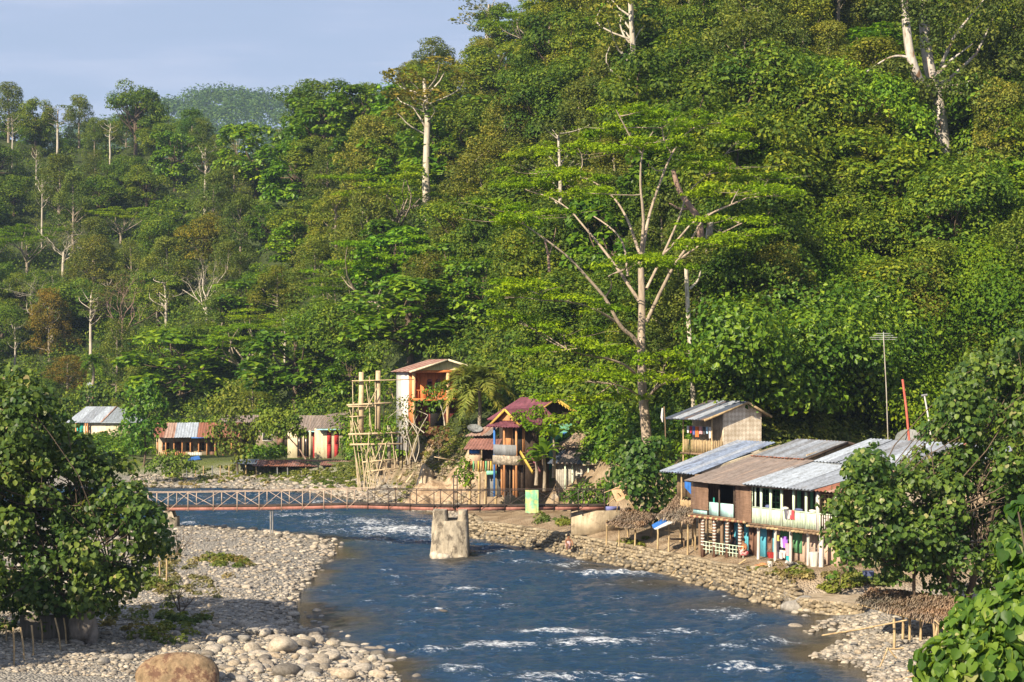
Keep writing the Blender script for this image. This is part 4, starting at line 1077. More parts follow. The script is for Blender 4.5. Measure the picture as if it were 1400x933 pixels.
heart_tree('leafy_bush', 'dense bright bush at the foot of the dirt slope left of the shack on stilts', P(636, 668, 138), 138, [(634, 640, 12, 0), (628, 650, 10, 0), (642, 652, 10, 0), (636, 632, 8, 0), (635, 660, 9, 0)], 230, .24, L_VINE, [([(636, 668), (636, 655), (635, 640)], .05, .02)], 9, shape='diamond')
heart_tree('hibiscus_tree', 'dark rounded leafy tree between the grey hip-roofed house and the row house', P(192, 640, 186), 186, [(185, 540, 16, 0), (200, 535, 18, 0), (210, 555, 20, 0), (185, 565, 20, 0), (195, 590, 22, -1), (215, 580, 14, 0), (172, 585, 12, 0), (190, 612, 14, 0), (205, 545, 16, 0), (178, 605, 10, 0)], 200, .42, L_BIG,
           [([(196, 640), (200, 615), (196, 580)], .14, .08)], 10, (.7, .85, 1, 1), shape='diamond')
heart_tree('fine_leaved_tree', 'olive fine-leaved tree between the two village houses on the far bank', P(312, 645, 180), 180, [(310, 545, 20, 0), (325, 560, 22, 0), (295, 560, 16, 0), (310, 580, 24, 0), (330, 590, 20, 0), (295, 595, 16, 0), (312, 612, 20, 0), (335, 615, 12, 0), (345, 600, 10, 0), (315, 530, 12, 0), (330, 628, 12, 0)], 190, .34, L_FINE,
           [([(325, 645), (322, 610), (318, 570)], .1, .05)], 11, (1.1, 1.1, .9, 1), shape='diamond')
heart_tree('flame_tree', 'small flat umbrella tree leaning over the rusty sheds on the far bank', P(418, 626, 180), 180, [(375, 575, 20, 0), (360, 585, 16, 0), (395, 582, 18, 0), (410, 592, 12, 0), (348, 592, 10, 0), (378, 590, 18, -1), (392, 570, 12, 0), (365, 572, 12, 0), (355, 580, 12, 0), (402, 575, 12, 0), (378, 568, 12, 0)], 420, .30, L_FINE,
           [([(418, 628), (408, 612), (396, 600), (385, 585)], .09, .05)], 12, (1.1, 1.25, .85, 1), up=.5, shape='diamond', bark=BARK_P)
heart_tree('leafy_bush', 'flat-topped green bush at the waterside below the rust-roofed row house', P(235, 656, 176), 176, [(220, 634, 16, 0), (248, 634, 16, 0), (206, 640, 11, 0), (264, 640, 11, 0), (235, 626, 14, 0), (235, 645, 16, 0)], 300, .28, L_FINE, [([(235, 656), (236, 645), (236, 636)], .06, .03)], 13, (.95, 1.15, .8, 1), up=.5, shape='diamond')
heart_tree('leafy_shrub', 'straggly pale-stemmed shrub leaning between scaffolding and orange house', P(566, 628, 150), 150, [(545, 552, 13, 0), (560, 558, 13, 0), (535, 562, 11, 0), (575, 552, 10, 0), (550, 572, 11, 0), (562, 546, 9, 0), (572, 566, 9, 0), (530, 575, 9, 0), (540, 585, 9, 0)], 110, .22, L_FINE,
           [([(568, 632), (556, 590), (548, 560)], .05, .02), ([(560, 630), (572, 590), (585, 568)], .05, .02), ([(572, 596), (560, 575), (545, 560)], .05, .03), ([(568, 632), (575, 610), (565, 570)], .04, .02), ([(580, 592), (562, 578), (548, 570)], .05, .02), ([(558, 635), (552, 600), (546, 575)], .035, .015)], 14, shape='diamond', bark=BARK_W)
heart_tree('leafy_tree', 'small bright tree with white forked stem in front of the orange porch', P(607, 582, 152), 152, [(598, 540, 12, 0), (588, 535, 10, 0), (612, 537, 9, 0), (605, 528, 11, 0), (598, 553, 10, 0), (618, 545, 7, 0), (585, 550, 9, 0), (590, 562, 7, 0)], 200, .25, L_BIG, [([(608, 582), (606, 565), (600, 548)], .07, .03), ([(606, 568), (612, 555), (616, 545)], .04, .02)], 15, shape='diamond', bark=BARK_W)
heart_tree('leafy_shrub', 'green shrubs crowding the foot of the white side wall of the orange house', P(560, 612, 151), 151, [(552, 575, 9, 0), (562, 585, 10, 0), (572, 592, 9, 0), (548, 590, 9, 0), (560, 600, 10, 0), (580, 580, 8, 0), (590, 588, 8, 0), (625, 572, 9, 2), (635, 578, 9, 2), (618, 580, 8, 1)], 230, .24, L_FINE, [([(560, 612), (560, 600), (558, 588)], .04, .02)], 27, shape='diamond')
heart_tree('leafy_shrub', 'leafy green shrub growing through the bamboo scaffolding', P(514, 640, 150), 150, [(510, 590, 10, 0), (500, 600, 9, 0), (525, 592, 9, 0), (535, 600, 8, 0), (515, 602, 9, 0), (520, 620, 5, 0)], 190, .25, L_VINE, [([(514, 640), (512, 615), (510, 595)], .04, .02)], 17, shape='diamond')
heart_tree('banyan_branch_bush', 'feathery green bush drooping over the purple roof', P(740, 600, 137), 137, [(710, 570, 11, -2), (735, 566, 14, -2), (755, 577, 14, -3), (775, 574, 11, -3), (800, 560, 20, 2), (785, 588, 9, -2), (718, 580, 9, -3), (745, 592, 9, -3), (728, 585, 9, -3)], 330, .26, L_FEATH, [([(742, 640), (741, 600), (738, 570)], .06, .03)], 18, up=1.1, shape='diamond')
bpy.data.objects['banyan_branch_bush'].name = 'leafy_bush'
heart_tree('dry_bush', 'rust-brown withered bush by the eroded bank below the orange house', P(600, 628, 150), 150, [(592, 592, 9, 0), (605, 598, 9, 0), (598, 608, 9, 0), (610, 588, 6, 0), (590, 604, 6, 0)], 190, .24, L_DRY, [([(600, 630), (600, 612), (598, 598)], .04, .02)], 19, shape='diamond')
o_ = bpy.data.objects['hibiscus_tree']
dup(o_, (-25.5, 61, 1.0), 1.1, (1, 1, 1), 'heart-leaved tree just beyond the left edge, shading the stones at the bottom left')
# tree close by at the bottom right corner
heart_tree('hibiscus_tree', 'nearest tree with big bright leaves poking into the bottom right corner', np.array((8.6, 27, 1.0)), 26,
           [(1340, 880, 62, .3), (1390, 850, 60, 0), (1300, 915, 50, -.3), (1355, 925, 60, -.4), (1400, 910, 60, 0), (1330, 840, 30, .4), (1385, 760, 26, .5), (1395, 700, 20, .4), (1275, 925, 24, 0), (1410, 800, 40, .4), (1365, 845, 40, 0)], 115, .172, L_NEAR2,
           [([(1490, 1500), (1460, 1200), (1430, 1020), (1390, 940)], .10, .03), ([(1460, 1200), (1390, 1040), (1330, 940)], .04, .015), ([(1440, 980), (1420, 850), (1392, 700)], .028, .012)], 20, (.85, .95, 1, 1))
# dead shrub on the stones, and weeds
def dead_shrub(label, u, v, z, hgt, seed):
    rng = np.random.default_rng(seed); p = G(u, v, z); root = empty('dead_shrub', label, 'shrub', p)
    tr = MB(); t = []
    for k in range(4): grow(tr, (0, 0, -.1), (rng.normal() * .8, rng.normal() * .6, 1), hgt * .55, .045, rng, 2, t, .7, .2, 4)
    tr.build('stem', BARK_D, root)
dead_shrub('dead dark shrub standing on the shaded stones by the left tree', 246, 838, .5, 1.8, 4)
dead_shrub('pale dry shrub at the back of the gravel bar near the left bridge pier', 238, 765, .5, 2.2, 6)

heart_tree('leafy_tree', 'dense green tree rising behind the grey hip-roofed house at left', ray_ground(128, 589), float(ray_ground(128, 589)[1]), [(120, 545, 22, 0), (140, 540, 22, 0), (100, 548, 20, 0), (160, 545, 20, 0), (128, 528, 20, 1), (150, 560, 18, 0), (110, 565, 16, 0), (85, 560, 18, 0), (140, 520, 16, 2)], 170, .45, L_ROUND, [([(128, 589), (128, 570), (128, 545)], .2, .1)], 24, shape='diamond')
# ------------------------------------------------------------------ bankside grass and weeds (uncountable)
rg = np.random.default_rng(31)
L_STRAWG = leafmat('leaf_straw', (.14, .115, .05), (.22, .185, .08), (.32, .28, .13))
def weeds(name, label, spots, leaf, size, per=60):
    c = []; r = []
    for u, v, du, dv, n in spots:
        for i in range(n):
            q = ray_ground(u + rg.normal() * du, v + rg.normal() * dv)
            if q is not None: c.append(q)
    c = np.array(c); lumps(name, label, c, rg.uniform(.15, .5, len(c)), per, size, leaf, rg, zmin=0, up=.7)
weeds('bank_grass', 'patches of green grass and weeds along the banks', [(460, 660, 25, 5, 90), (430, 652, 24, 4, 50), (360, 650, 30, 3, 50), (470, 645, 14, 6, 30), (300, 648, 30, 4, 30), (400, 648, 30, 4, 36), (290, 655, 20, 3, 14), (215, 800, 14, 7, 22), (240, 848, 18, 8, 24), (210, 870, 15, 8, 12), (310, 768, 14, 2, 16), (322, 772, 10, 2, 8), (560, 690, 8, 2, 4), (1085, 786, 20, 3, 9), (1150, 803, 14, 5, 14), (1185, 797, 20, 5, 22), (770, 715, 6, 3, 8), (745, 708, 4, 6, 8), (610, 640, 20, 12, 20), (622, 605, 22, 12, 110), (615, 630, 20, 8, 40), (590, 650, 20, 6, 10), (560, 668, 10, 5, 10), (500, 640, 10, 10, 10), (860, 745, 8, 3, 8)], L_GRASS, .22, 46)

weeds('dry_grass', 'tufts of dry straw-coloured grass among the stones of the banks', [(250, 800, 30, 12, 40), (225, 770, 14, 8, 24), (300, 770, 30, 6, 16), (180, 850, 40, 12, 20), (270, 660, 60, 4, 40), (600, 625, 22, 12, 60), (590, 655, 26, 10, 40), (1100, 790, 40, 6, 24)], L_STRAWG, .2, 34)
# ------------------------------------------------------------------ stones
def ico(sub):
    t = (1 + 5 ** .5) / 2
    v = norm(np.array([(-1,t,0),(1,t,0),(-1,-t,0),(1,-t,0),(0,-1,t),(0,1,t),(0,-1,-t),(0,1,-t),(t,0,-1),(t,0,1),(-t,0,-1),(-t,0,1)], float))
    f = [(0,11,5),(0,5,1),(0,1,7),(0,7,10),(0,10,11),(1,5,9),(5,11,4),(11,10,2),(10,7,6),(7,1,8),(3,9,4),(3,4,2),(3,2,6),(3,6,8),(3,8,9),(4,9,5),(2,4,11),(6,2,10),(8,6,7),(9,8,1)]
    for _ in range(sub):
        v = list(map(tuple, v)); c = {}; nf = []
        def mid(a, b):
            k = (min(a, b), max(a, b))
            if k not in c: c[k] = len(v); v.append(tuple((np.array(v[a]) + np.array(v[b])) / 2))
            return c[k]
        for a, b, d in f:
            x, y, z = mid(a, b), mid(b, d), mid(d, a); nf += [(a, x, z), (b, y, x), (d, z, y), (x, y, z)]
        v = norm(np.array(v)); f = nf
    return np.array(v), np.array(f)
ICO1, ICO2, ICO3 = ico(1), ico(2), ico(3)
def stonemat(name, cols, rough=.85):
    m, n, l, b, o = newmat(name)
    g = n.new("ShaderNodeNewGeometry"); oi = n.new("ShaderNodeObjectInfo")
    ad = n.new("ShaderNodeMath"); ad.operation = 'ADD'; l.new(g.outputs['Random Per Island'], ad.inputs[0]); l.new(oi.outputs['Random'], ad.inputs[1])
    fr = n.new("ShaderNodeMath"); fr.operation = 'FRACT'; l.new(ad.outputs[0], fr.inputs[0])
    r = n.new("ShaderNodeValToRGB"); e = r.color_ramp.elements
    e[0].color = rgb(cols[0]); e[1].color = rgb(cols[-1])
    for i, c in enumerate(cols[1:-1]): q = e.new((i + 1) / (len(cols) - 1)); q.color = rgb(c)
    l.new(fr.outputs[0], r.inputs[0])
    tc = n.new("ShaderNodeTexCoord"); nz = n.new("ShaderNodeTexNoise"); nz.inputs['Scale'].default_value = 5; nz.inputs['Detail'].default_value = 8; nz.inputs['Roughness'].default_value = .7
    l.new(tc.outputs['Object'], nz.inputs['Vector'])
    r2 = n.new("ShaderNodeValToRGB"); r2.color_ramp.elements[0].color = (.55, .52, .48, 1); r2.color_ramp.elements[1].color = (1.25, 1.22, 1.18, 1); r2.color_ramp.elements[0].position = .35; r2.color_ramp.elements[1].position = .65
    l.new(nz.outputs['Fac'], r2.inputs[0])
    mu = n.new("ShaderNodeMix"); mu.data_type = 'RGBA'; mu.blend_type = 'MULTIPLY'; mu.inputs['Factor'].default_value = 1
    l.new(r.outputs[0], mu.inputs['A']); l.new(r2.outputs[0], mu.inputs['B']); l.new(mu.outputs['Result'], b.inputs['Base Color'])
    b.inputs['Roughness'].default_value = rough; b.inputs['Specular IOR Level'].default_value = .2
    bp = n.new("ShaderNodeBump"); bp.inputs['Strength'].default_value = .4; bp.inputs['Distance'].default_value = .04; l.new(nz.outputs['Fac'], bp.inputs['Height']); l.new(bp.outputs[0], b.inputs['Normal'])
    return m
M_STONE = stonemat('river_stone', [(.14, .13, .115), (.27, .24, .20), (.38, .345, .29), (.21, .205, .195), (.42, .385, .32), (.31, .26, .195)])
M_WALL = stonemat('wall_stone', [(.13, .105, .07), (.24, .20, .14), (.32, .27, .185), (.19, .165, .125), (.37, .32, .23)])
M_BOULD = mat('boulder_rust', (.25, .175, .10), var=.5, sc=2.4, bump=.9, bsc=6, col2=(.12, .065, .04), c2sc=2.2, c2th=.52)
rs = np.random.default_rng(77)
def warp(v, seed, a=.22):
    r = np.random.default_rng(seed); o = np.zeros(len(v))
    for k in range(5):
        d = norm(r.normal(size=3)); o += a / 2.2 * np.sin(v @ d * r.uniform(1.5, 3.6) + r.uniform(0, 6))
    return v * (1 + o[:, None])
ST_SRC = []
for i in range(6):
    v, f = ICO2; ST_SRC.append((warp(v, i) * (1, .8, .55), f))
ST_MESH = []
def stones():
    pts = []
    # (u, v, du, dv, n, rmin, rmax) clusters measured on the picture
    for u, v, du, dv, n, a, b, zn in [(420, 900, 60, 16, 46, .16, .38, 0), (350, 915, 60, 14, 36, .14, .34, 0), (480, 905, 30, 14, 30, .15, .34, 0), (330, 870, 60, 14, 36, .15, .4, 0), (400, 872, 40, 8, 22, .2, .5, 0), (420, 840, 22, 10, 16, .12, .3, 1),
                          (450, 836, 14, 3, 5, .25, .4, 1), (360, 800, 40, 14, 26, .1, .25, 1), (420, 765, 25, 10, 16, .1, .25, 1), (340, 726, 60, 3, 20, .15, .4, 2), (430, 738, 25, 4, 16, .15, .4, 2), (400, 730, 30, 4, 10, .2, .45, 2), (300, 760, 50, 15, 14, .12, .25, 2),
                          (455, 825, 30, 14, 22, .1, .26, 1), (430, 800, 22, 10, 14, .1, .2, 1), (470, 775, 30, 8, 14, .1, .22, 1), (470, 745, 30, 5, 12, .12, .3, 2), (340, 712, 60, 4, 16, .12, .3, 2), (250, 718, 30, 3, 8, .15, .3, 2), (530, 900, 22, 14, 16, .12, .3, 0), (470, 875, 26, 8, 14, .12, .28, 0), (130, 880, 60, 22, 26, .1, .28, 3), (260, 860, 30, 12, 14, .15, .3, 3), (1160, 862, 30, 5, 16, .12, .3, 4), (1150, 895, 25, 8, 14, .12, .28, 4), (1120, 835, 25, 6, 12, .15, .35, 4), (1200, 880, 35, 20, 18, .1, .25, 4), (240, 668, 50, 3, 10, .2, .5, 5), (400, 676, 40, 4, 10, .15, .4, 5)]:
        for i in range(n): pts.append((u + rs.normal() * du, v + rs.normal() * dv, rs.uniform(a, b) ** 1.0, zn))
    for u, v, r in [(466, 838, .62), (442, 841, .32), (490, 842, .28), (522, 872, .34), (508, 886, .32), (518, 893, .30), (510, 905, .34), (527, 906, .32), (497, 920, .45), (514, 927, .42), (445, 858, .25), (570, 924, .3), (546, 900, .25), (300, 713, .5), (352, 714, .35), (492, 768, .25), (468, 790, .18), (486, 822, .15), (447, 800, .2),
                    (385, 893, .85), (345, 893, .5), (415, 890, .55), (440, 905, .42), (390, 922, .6), (430, 925, .45), (470, 928, .4), (360, 870, .35), (330, 855, .3)]:
        pts.append((u, v, r, 0 if v > 780 else 2))
    LAB = ['pale rounded river stone among the large stones at the front of the left bank', 'pale stone scattered along the water edge of the left gravel bar', 'pale stone at the far tip of the left gravel bar near the bridge', 'grey stone lying in the shade beside the left riverside tree', 'pale stone on the gravel below the thatched shelter at right', 'pale stone on the far bank beyond the bridge']
    me = []
    for v, f in ST_SRC:
        q = mesh_np('river_stone', [v], [f]); q.materials.append(M_STONE); q.polygons.foreach_set('use_smooth', np.ones(len(f), bool)); me.append(q)
    pts.sort(key=lambda p: -p[2] * (p[1] - 500)); k = 0
    for u, v, r, zn in pts:
        if k >= 300: break
        if v > 945: continue
        g = G(u, v, 0.05); z = float(ground_z(g[:1], g[1:2])[0])
        if z < -.5 : continue
        z = max(z, -.25); g = G(u, v, max(z, 0))
        z = float(ground_z(g[:1], g[1:2])[0]); z = max(z, -.12)
        o = bpy.data.objects.new('river_stone', me[k % 6]); COL.objects.link(o)
        s = r * rs.uniform(.85, 1.15); o.location = (g[0], g[1], z + s * .16); o.rotation_euler = (rs.uniform(-.2, .2), rs.uniform(-.2, .2), rs.uniform(0, 6.28)); o.scale = (s * rs.uniform(.9, 1.25), s, s * rs.uniform(.8, 1.1))
        tag(o, LAB[zn], 'stone', 'loose river stones'); k += 1
    # pebbles nobody could count
    n = 26000
    u = rs.uniform(-20, 560, n); v = 712 + (945 - 712) * rs.uniform(0, 1, n) ** .85
    gx = np.stack([(u - 700) / F * F * (H - .4) / (v - 500), F * (H - .4) / (v - 500)], 1)
    u2 = rs.uniform(1080, 1330, 5000); v2 = rs.uniform(836, 945, 5000); g2 = np.stack([(u2 - 700) / F * F * (H - .4) / (v2 - 500), F * (H - .4) / (v2 - 500)], 1)
    u3 = rs.uniform(180, 640, 11000); v3 = rs.uniform(648, 703, 11000); g3 = np.stack([(u3 - 700) / F * F * (H - .5) / (v3 - 500), F * (H - .5) / (v3 - 500)], 1)
    g = np.concatenate([gx, g2, g3]); z, dl, dr, hl, t = ground_z(g[:, 0], g[:, 1], True)
    ok = (np.maximum(dl, dr) > -.8) & (~hl) & ~((dr > 5.5) & (g[:, 1] > 100) & (g[:, 1] < 150)) & ~((dr > 11) & (g[:, 1] > 100)) & ~((dr > 1) & (g[:, 1] > 87) & (g[:, 1] < 125))
    g, z, dl, dr = g[ok], z[ok], dl[ok], dr[ok]
    keep = (np.maximum(dl, dr) > 0) | (rs.random(len(g)) < .5); g, z, dl = g[keep], z[keep], dl[keep]
    r = .025 + .11 * rs.random(len(g)) ** 4 + .06 * np.exp(-np.maximum(dl, 0) / 3) * rs.random(len(g)); r = r * np.clip(g[:, 1] / 85, .9, 1.7)
    bv, bf = ICO1; N = len(g); a = rs.uniform(0, 2 * pi, N); sx = rs.uniform(.8, 1.5, N); sz = rs.uniform(.35, .62, N)
    vv = bv[None] * (1 + .11 * rs.normal(size=(N, len(bv), 1)))
    X = vv[..., 0] * sx[:, None]; Yv = vv[..., 1]; c, s = np.cos(a)[:, None], np.sin(a)[:, None]
    V = np.stack([g[:, 0:1] + r[:, None] * (X * c - Yv * s), g[:, 1:2] + r[:, None] * (X * s + Yv * c), z[:, None] + r[:, None] * (vv[..., 2] * sz[:, None] + .2)], -1)
    Fc = bf[None] + (np.arange(N) * len(bv))[:, None, None]
    q = mesh_np('pebbles', [V.reshape(-1, 3)], [Fc.reshape(-1, 3)]); q.materials.append(M_STONE); q.polygons.foreach_set('use_smooth', np.ones(len(q.polygons), bool))
    o = bpy.data.objects.new('pebbles', q); COL.objects.link(o); o['kind'] = 'stuff'; o['label'] = 'pebbles and cobbles of the river banks'
stones()
def rubble():
    n = 1500; u = rs.normal(592, 26, n); v = rs.uniform(628, 692, n); P_ = [ray_ground(a, b) for a, b in zip(u, v)]
    c = np.array([q for q in P_ if q is not None]); N = len(c); c[:, 2] += .15; bv, bf = ICO1; r = .05 + .2 * rs.random(N) ** 3
    vv = bv[None] * (1 + .25 * rs.normal(size=(N, len(bv), 1))) * r[:, None, None] * np.stack([rs.uniform(.8, 1.5, N), rs.uniform(.8, 1.2, N), rs.uniform(.5, .8, N)], 1)[:, None] + c[:, None]
    q = mesh_np('rubble', [vv.reshape(-1, 3)], [(bf[None] + (np.arange(N) * len(bv))[:, None, None]).reshape(-1, 3)]); q.materials.append(M_WALL)
    o = bpy.data.objects.new('rubble', q); COL.objects.link(o); o['kind'] = 'stuff'; o['label'] = 'rubble and broken stones on the dirt slope by the scaffolding'
rubble()
def boulder(name, label, u, v, z, r, seed, m):
    vb, fb = ICO3; b = warp(warp(vb, seed, .25), seed + 50, .08) * r; mb = MB().add(b, fb); o = mb.build(name, m, None, True)
    p = G(u, v, z); o.location = p; tag(o, label, 'boulder')
boulder('boulder', 'large rust-brown boulder with pale left end at the bottom left of the photo', 242, 930, .75, np.array((1.5, .95, .82)), 3, M_BOULD)
boulder('boulder', 'dark wet boulder at the water edge beside the squatting person', 758, 748, .15, np.array((.55, .4, .32)), 6, mat('boulder_wet', (.10, .085, .065), rough=.4))
boulder('boulder', 'wide pale boulder at the corner of the stone embankment', 1095, 825, .35, np.array((.75, .5, .42)), 8, M_STONE)
boulder('boulder', 'small dark rock breaking the water in mid river', 601, 838, .0, np.array((.38, .25, .14)), 9, mat('boulder_wet', (.10, .085, .065)))
boulder('boulder', 'grey bare rock face under the right tree by the thatched shelter', 1165, 748, 1.6, np.array((2.4, 2.0, 2.2)), 11, mat('rock_grey', (.36, .35, .33), var=.3, sc=1, bump=.8, bsc=4, col2=(.16, .15, .14), c2th=.55))

# ------------------------------------------------------------------ stone embankment on the right
def embankment():
    r = np.random.default_rng(4)
    foot = np.array([G(u, v) for u, v in ((622, 712), (640, 716), (655, 736), (700, 743), (780, 758), (860, 774), (935, 790), (1000, 808), (1060, 826), (1085, 833))])[:, :2]
    seg = np.linalg.norm(np.diff(foot, axis=0), axis=1); L = np.concatenate([[0], np.cumsum(seg)])
    t = np.arange(0, L[-1], .2); x = np.interp(t, L, foot[:, 0]); y = np.interp(t, L, foot[:, 1])
    k = np.ones(9) / 9; x = np.convolve(np.pad(x, 4, 'edge'), k, 'valid'); y = np.convolve(np.pad(y, 4, 'edge'), k, 'valid')
    tx, ty = np.gradient(x), np.gradient(y); nn = np.hypot(tx, ty); ix, iy = -ty / nn, tx / nn
    sg = np.sign(ix * 1 + iy * .3); ix, iy = ix * sg, iy * sg
    top = ground_z(x + ix * .75, y + iy * .75) + .05; top = np.clip(top, .5, 1.6)
    top = np.convolve(np.pad(top, 7, 'edge'), np.ones(15) / 15, 'valid')
    hs = np.linspace(0, 1, 12); n = len(t)
    V = []; 
    for h in hs:
        V.append(np.stack([x + ix * (.1 + .42 * h), y + iy * (.1 + .42 * h), -.5 + (top + .5) * h], 1))
    V.append(np.stack([x + ix * .95, y + iy * .95, top - .2], 1)); V = np.concatenate(V); m = 13
    i, j = np.meshgrid(np.arange(m - 1), np.arange(n - 1), indexing='ij')
    f = np.stack([i * n + j, i * n + j + 1, (i + 1) * n + j + 1, (i + 1) * n + j], -1).reshape(-1, 4)
    mb = MB().add(V, f, 1)
    # coursed, tightly laid blocks of river stone, a few fallen ones at the foot
    bv, bf = ICO1; sq = bv / (np.abs(bv) ** 3.2).sum(1, keepdims=True) ** (1 / 3.2)
    z = -.45; row = 0
    while z < 1.6:
        hh = r.uniform(.14, .24); k = 0. ; tt = r.uniform(0, .2)
        while tt < t[-1] - .1:
            w_ = r.uniform(.14, .48); i0 = min(int((tt + w_ / 2) / .2), n - 1)
            if z + hh * .6 < top[i0] + .04:
                h_ = (z + hh / 2 + .5) / (top[i0] + .5); an = math.atan2(ty[i0], tx[i0])
                p = sq * (1 + .07 * r.normal(size=(len(sq), 1))) * (w_ / 2 * .98, r.uniform(.10, .17), hh / 2 * r.uniform(.9, 1.08))
                c_, s_ = cos(an), sin(an); p = np.stack([p[:, 0] * c_ - p[:, 1] * s_, p[:, 0] * s_ + p[:, 1] * c_, p[:, 2]], 1)
                j = r.normal(size=2) * .02; p[:, 2] += r.normal() * .025 + p[:, 0] * r.normal() * .08; p *= r.uniform(.9, 1.08)
                mb.add(p + (x[i0] + (tt + w_ / 2 - t[i0]) * tx[i0] / nn[i0] + ix[i0] * (.1 + .42 * h_) + j[0], y[i0] + (tt + w_ / 2 - t[i0]) * ty[i0] / nn[i0] + iy[i0] * (.1 + .42 * h_) + j[1], z + hh / 2), bf, 0)
            tt += w_
        z += hh
    tt = 0.
    while tt < t[-1] - .5:     # flat coping stones along the top
        w_ = r.uniform(.35, .7); i0 = min(int((tt + w_ / 2) / .2), n - 1); an = math.atan2(ty[i0], tx[i0]); p = sq * (w_ / 2, r.uniform(.2, .3), r.uniform(.06, .1)); c_, s_ = cos(an), sin(an)
        mb.add(np.stack([p[:, 0] * c_ - p[:, 1] * s_, p[:, 0] * s_ + p[:, 1] * c_, p[:, 2]], 1) + (x[i0] + ix[i0] * .62, y[i0] + iy[i0] * .62, top[i0] + .02), bf, 0); tt += w_
    for i in range(420):
        i0 = int(r.integers(n)); rr = r.uniform(.06, .2); o_ = r.uniform(-.3, .8)
        mb.add(bv * (1 + .12 * r.normal(size=(len(bv), 1))) * rr * (1.2, 1, .7) + (x[i0] - ix[i0] * o_ + r.normal() * .1, y[i0] - iy[i0] * o_, -.02 + .12 * r.random() + max(0, -o_) * 2.2), bf, 0)
    # white-washed patch of wall below the striped posts
    o = mb.build('stone_embankment', [M_WALL, mat('wall_mortar', (.22, .18, .13), var=.4, sc=2, bump=.5, bsc=6)])
    tag(o, 'rough river-stone embankment wall carrying the right bank terrace', 'wall')
embankment()
w = MB(); p0, p1 = G(962, 770, .9), G(1022, 790, .55)
o_ = None

# lower masonry step at the end of the embankment
def step_wall():
    r = np.random.default_rng(9); a, b, c = G(1092, 815, .75)[:2], G(1178, 824, .75)[:2], G(1206, 803, .75)[:2]
    mb = MB(); bv, bf = ICO1
    mb.prism([(a[0], a[1], -.4), (b[0], b[1], -.4), (c[0], c[1], -.4), (c[0] + 2, c[1] + 3, -.4), (a[0] + 2, a[1] + 3.5, -.4)], (0, 0, 1.05), 1)
    for p, q, n in ((a, b, 170), (b, c, 80)):
        t = r.random(n)[:, None]; k = p + (q - p) * t; z = r.uniform(-.2, .62, n)
        for i in range(n): mb.add(bv * (1 + .12 * r.normal(size=(len(bv), 1))) * r.uniform(.08, .17) * (1.2, 1, .75) + (k[i, 0], k[i, 1], z[i]), bf)
    o = mb.build('masonry_step', [M_WALL, mat('step_earth', (.36, .29, .20), var=.3, sc=1.6, bump=.6, bsc=6, col2=(.25, .19, .12))]); tag(o, 'low masonry step wall between the embankment and the thatched shelter', 'wall')
step_wall()

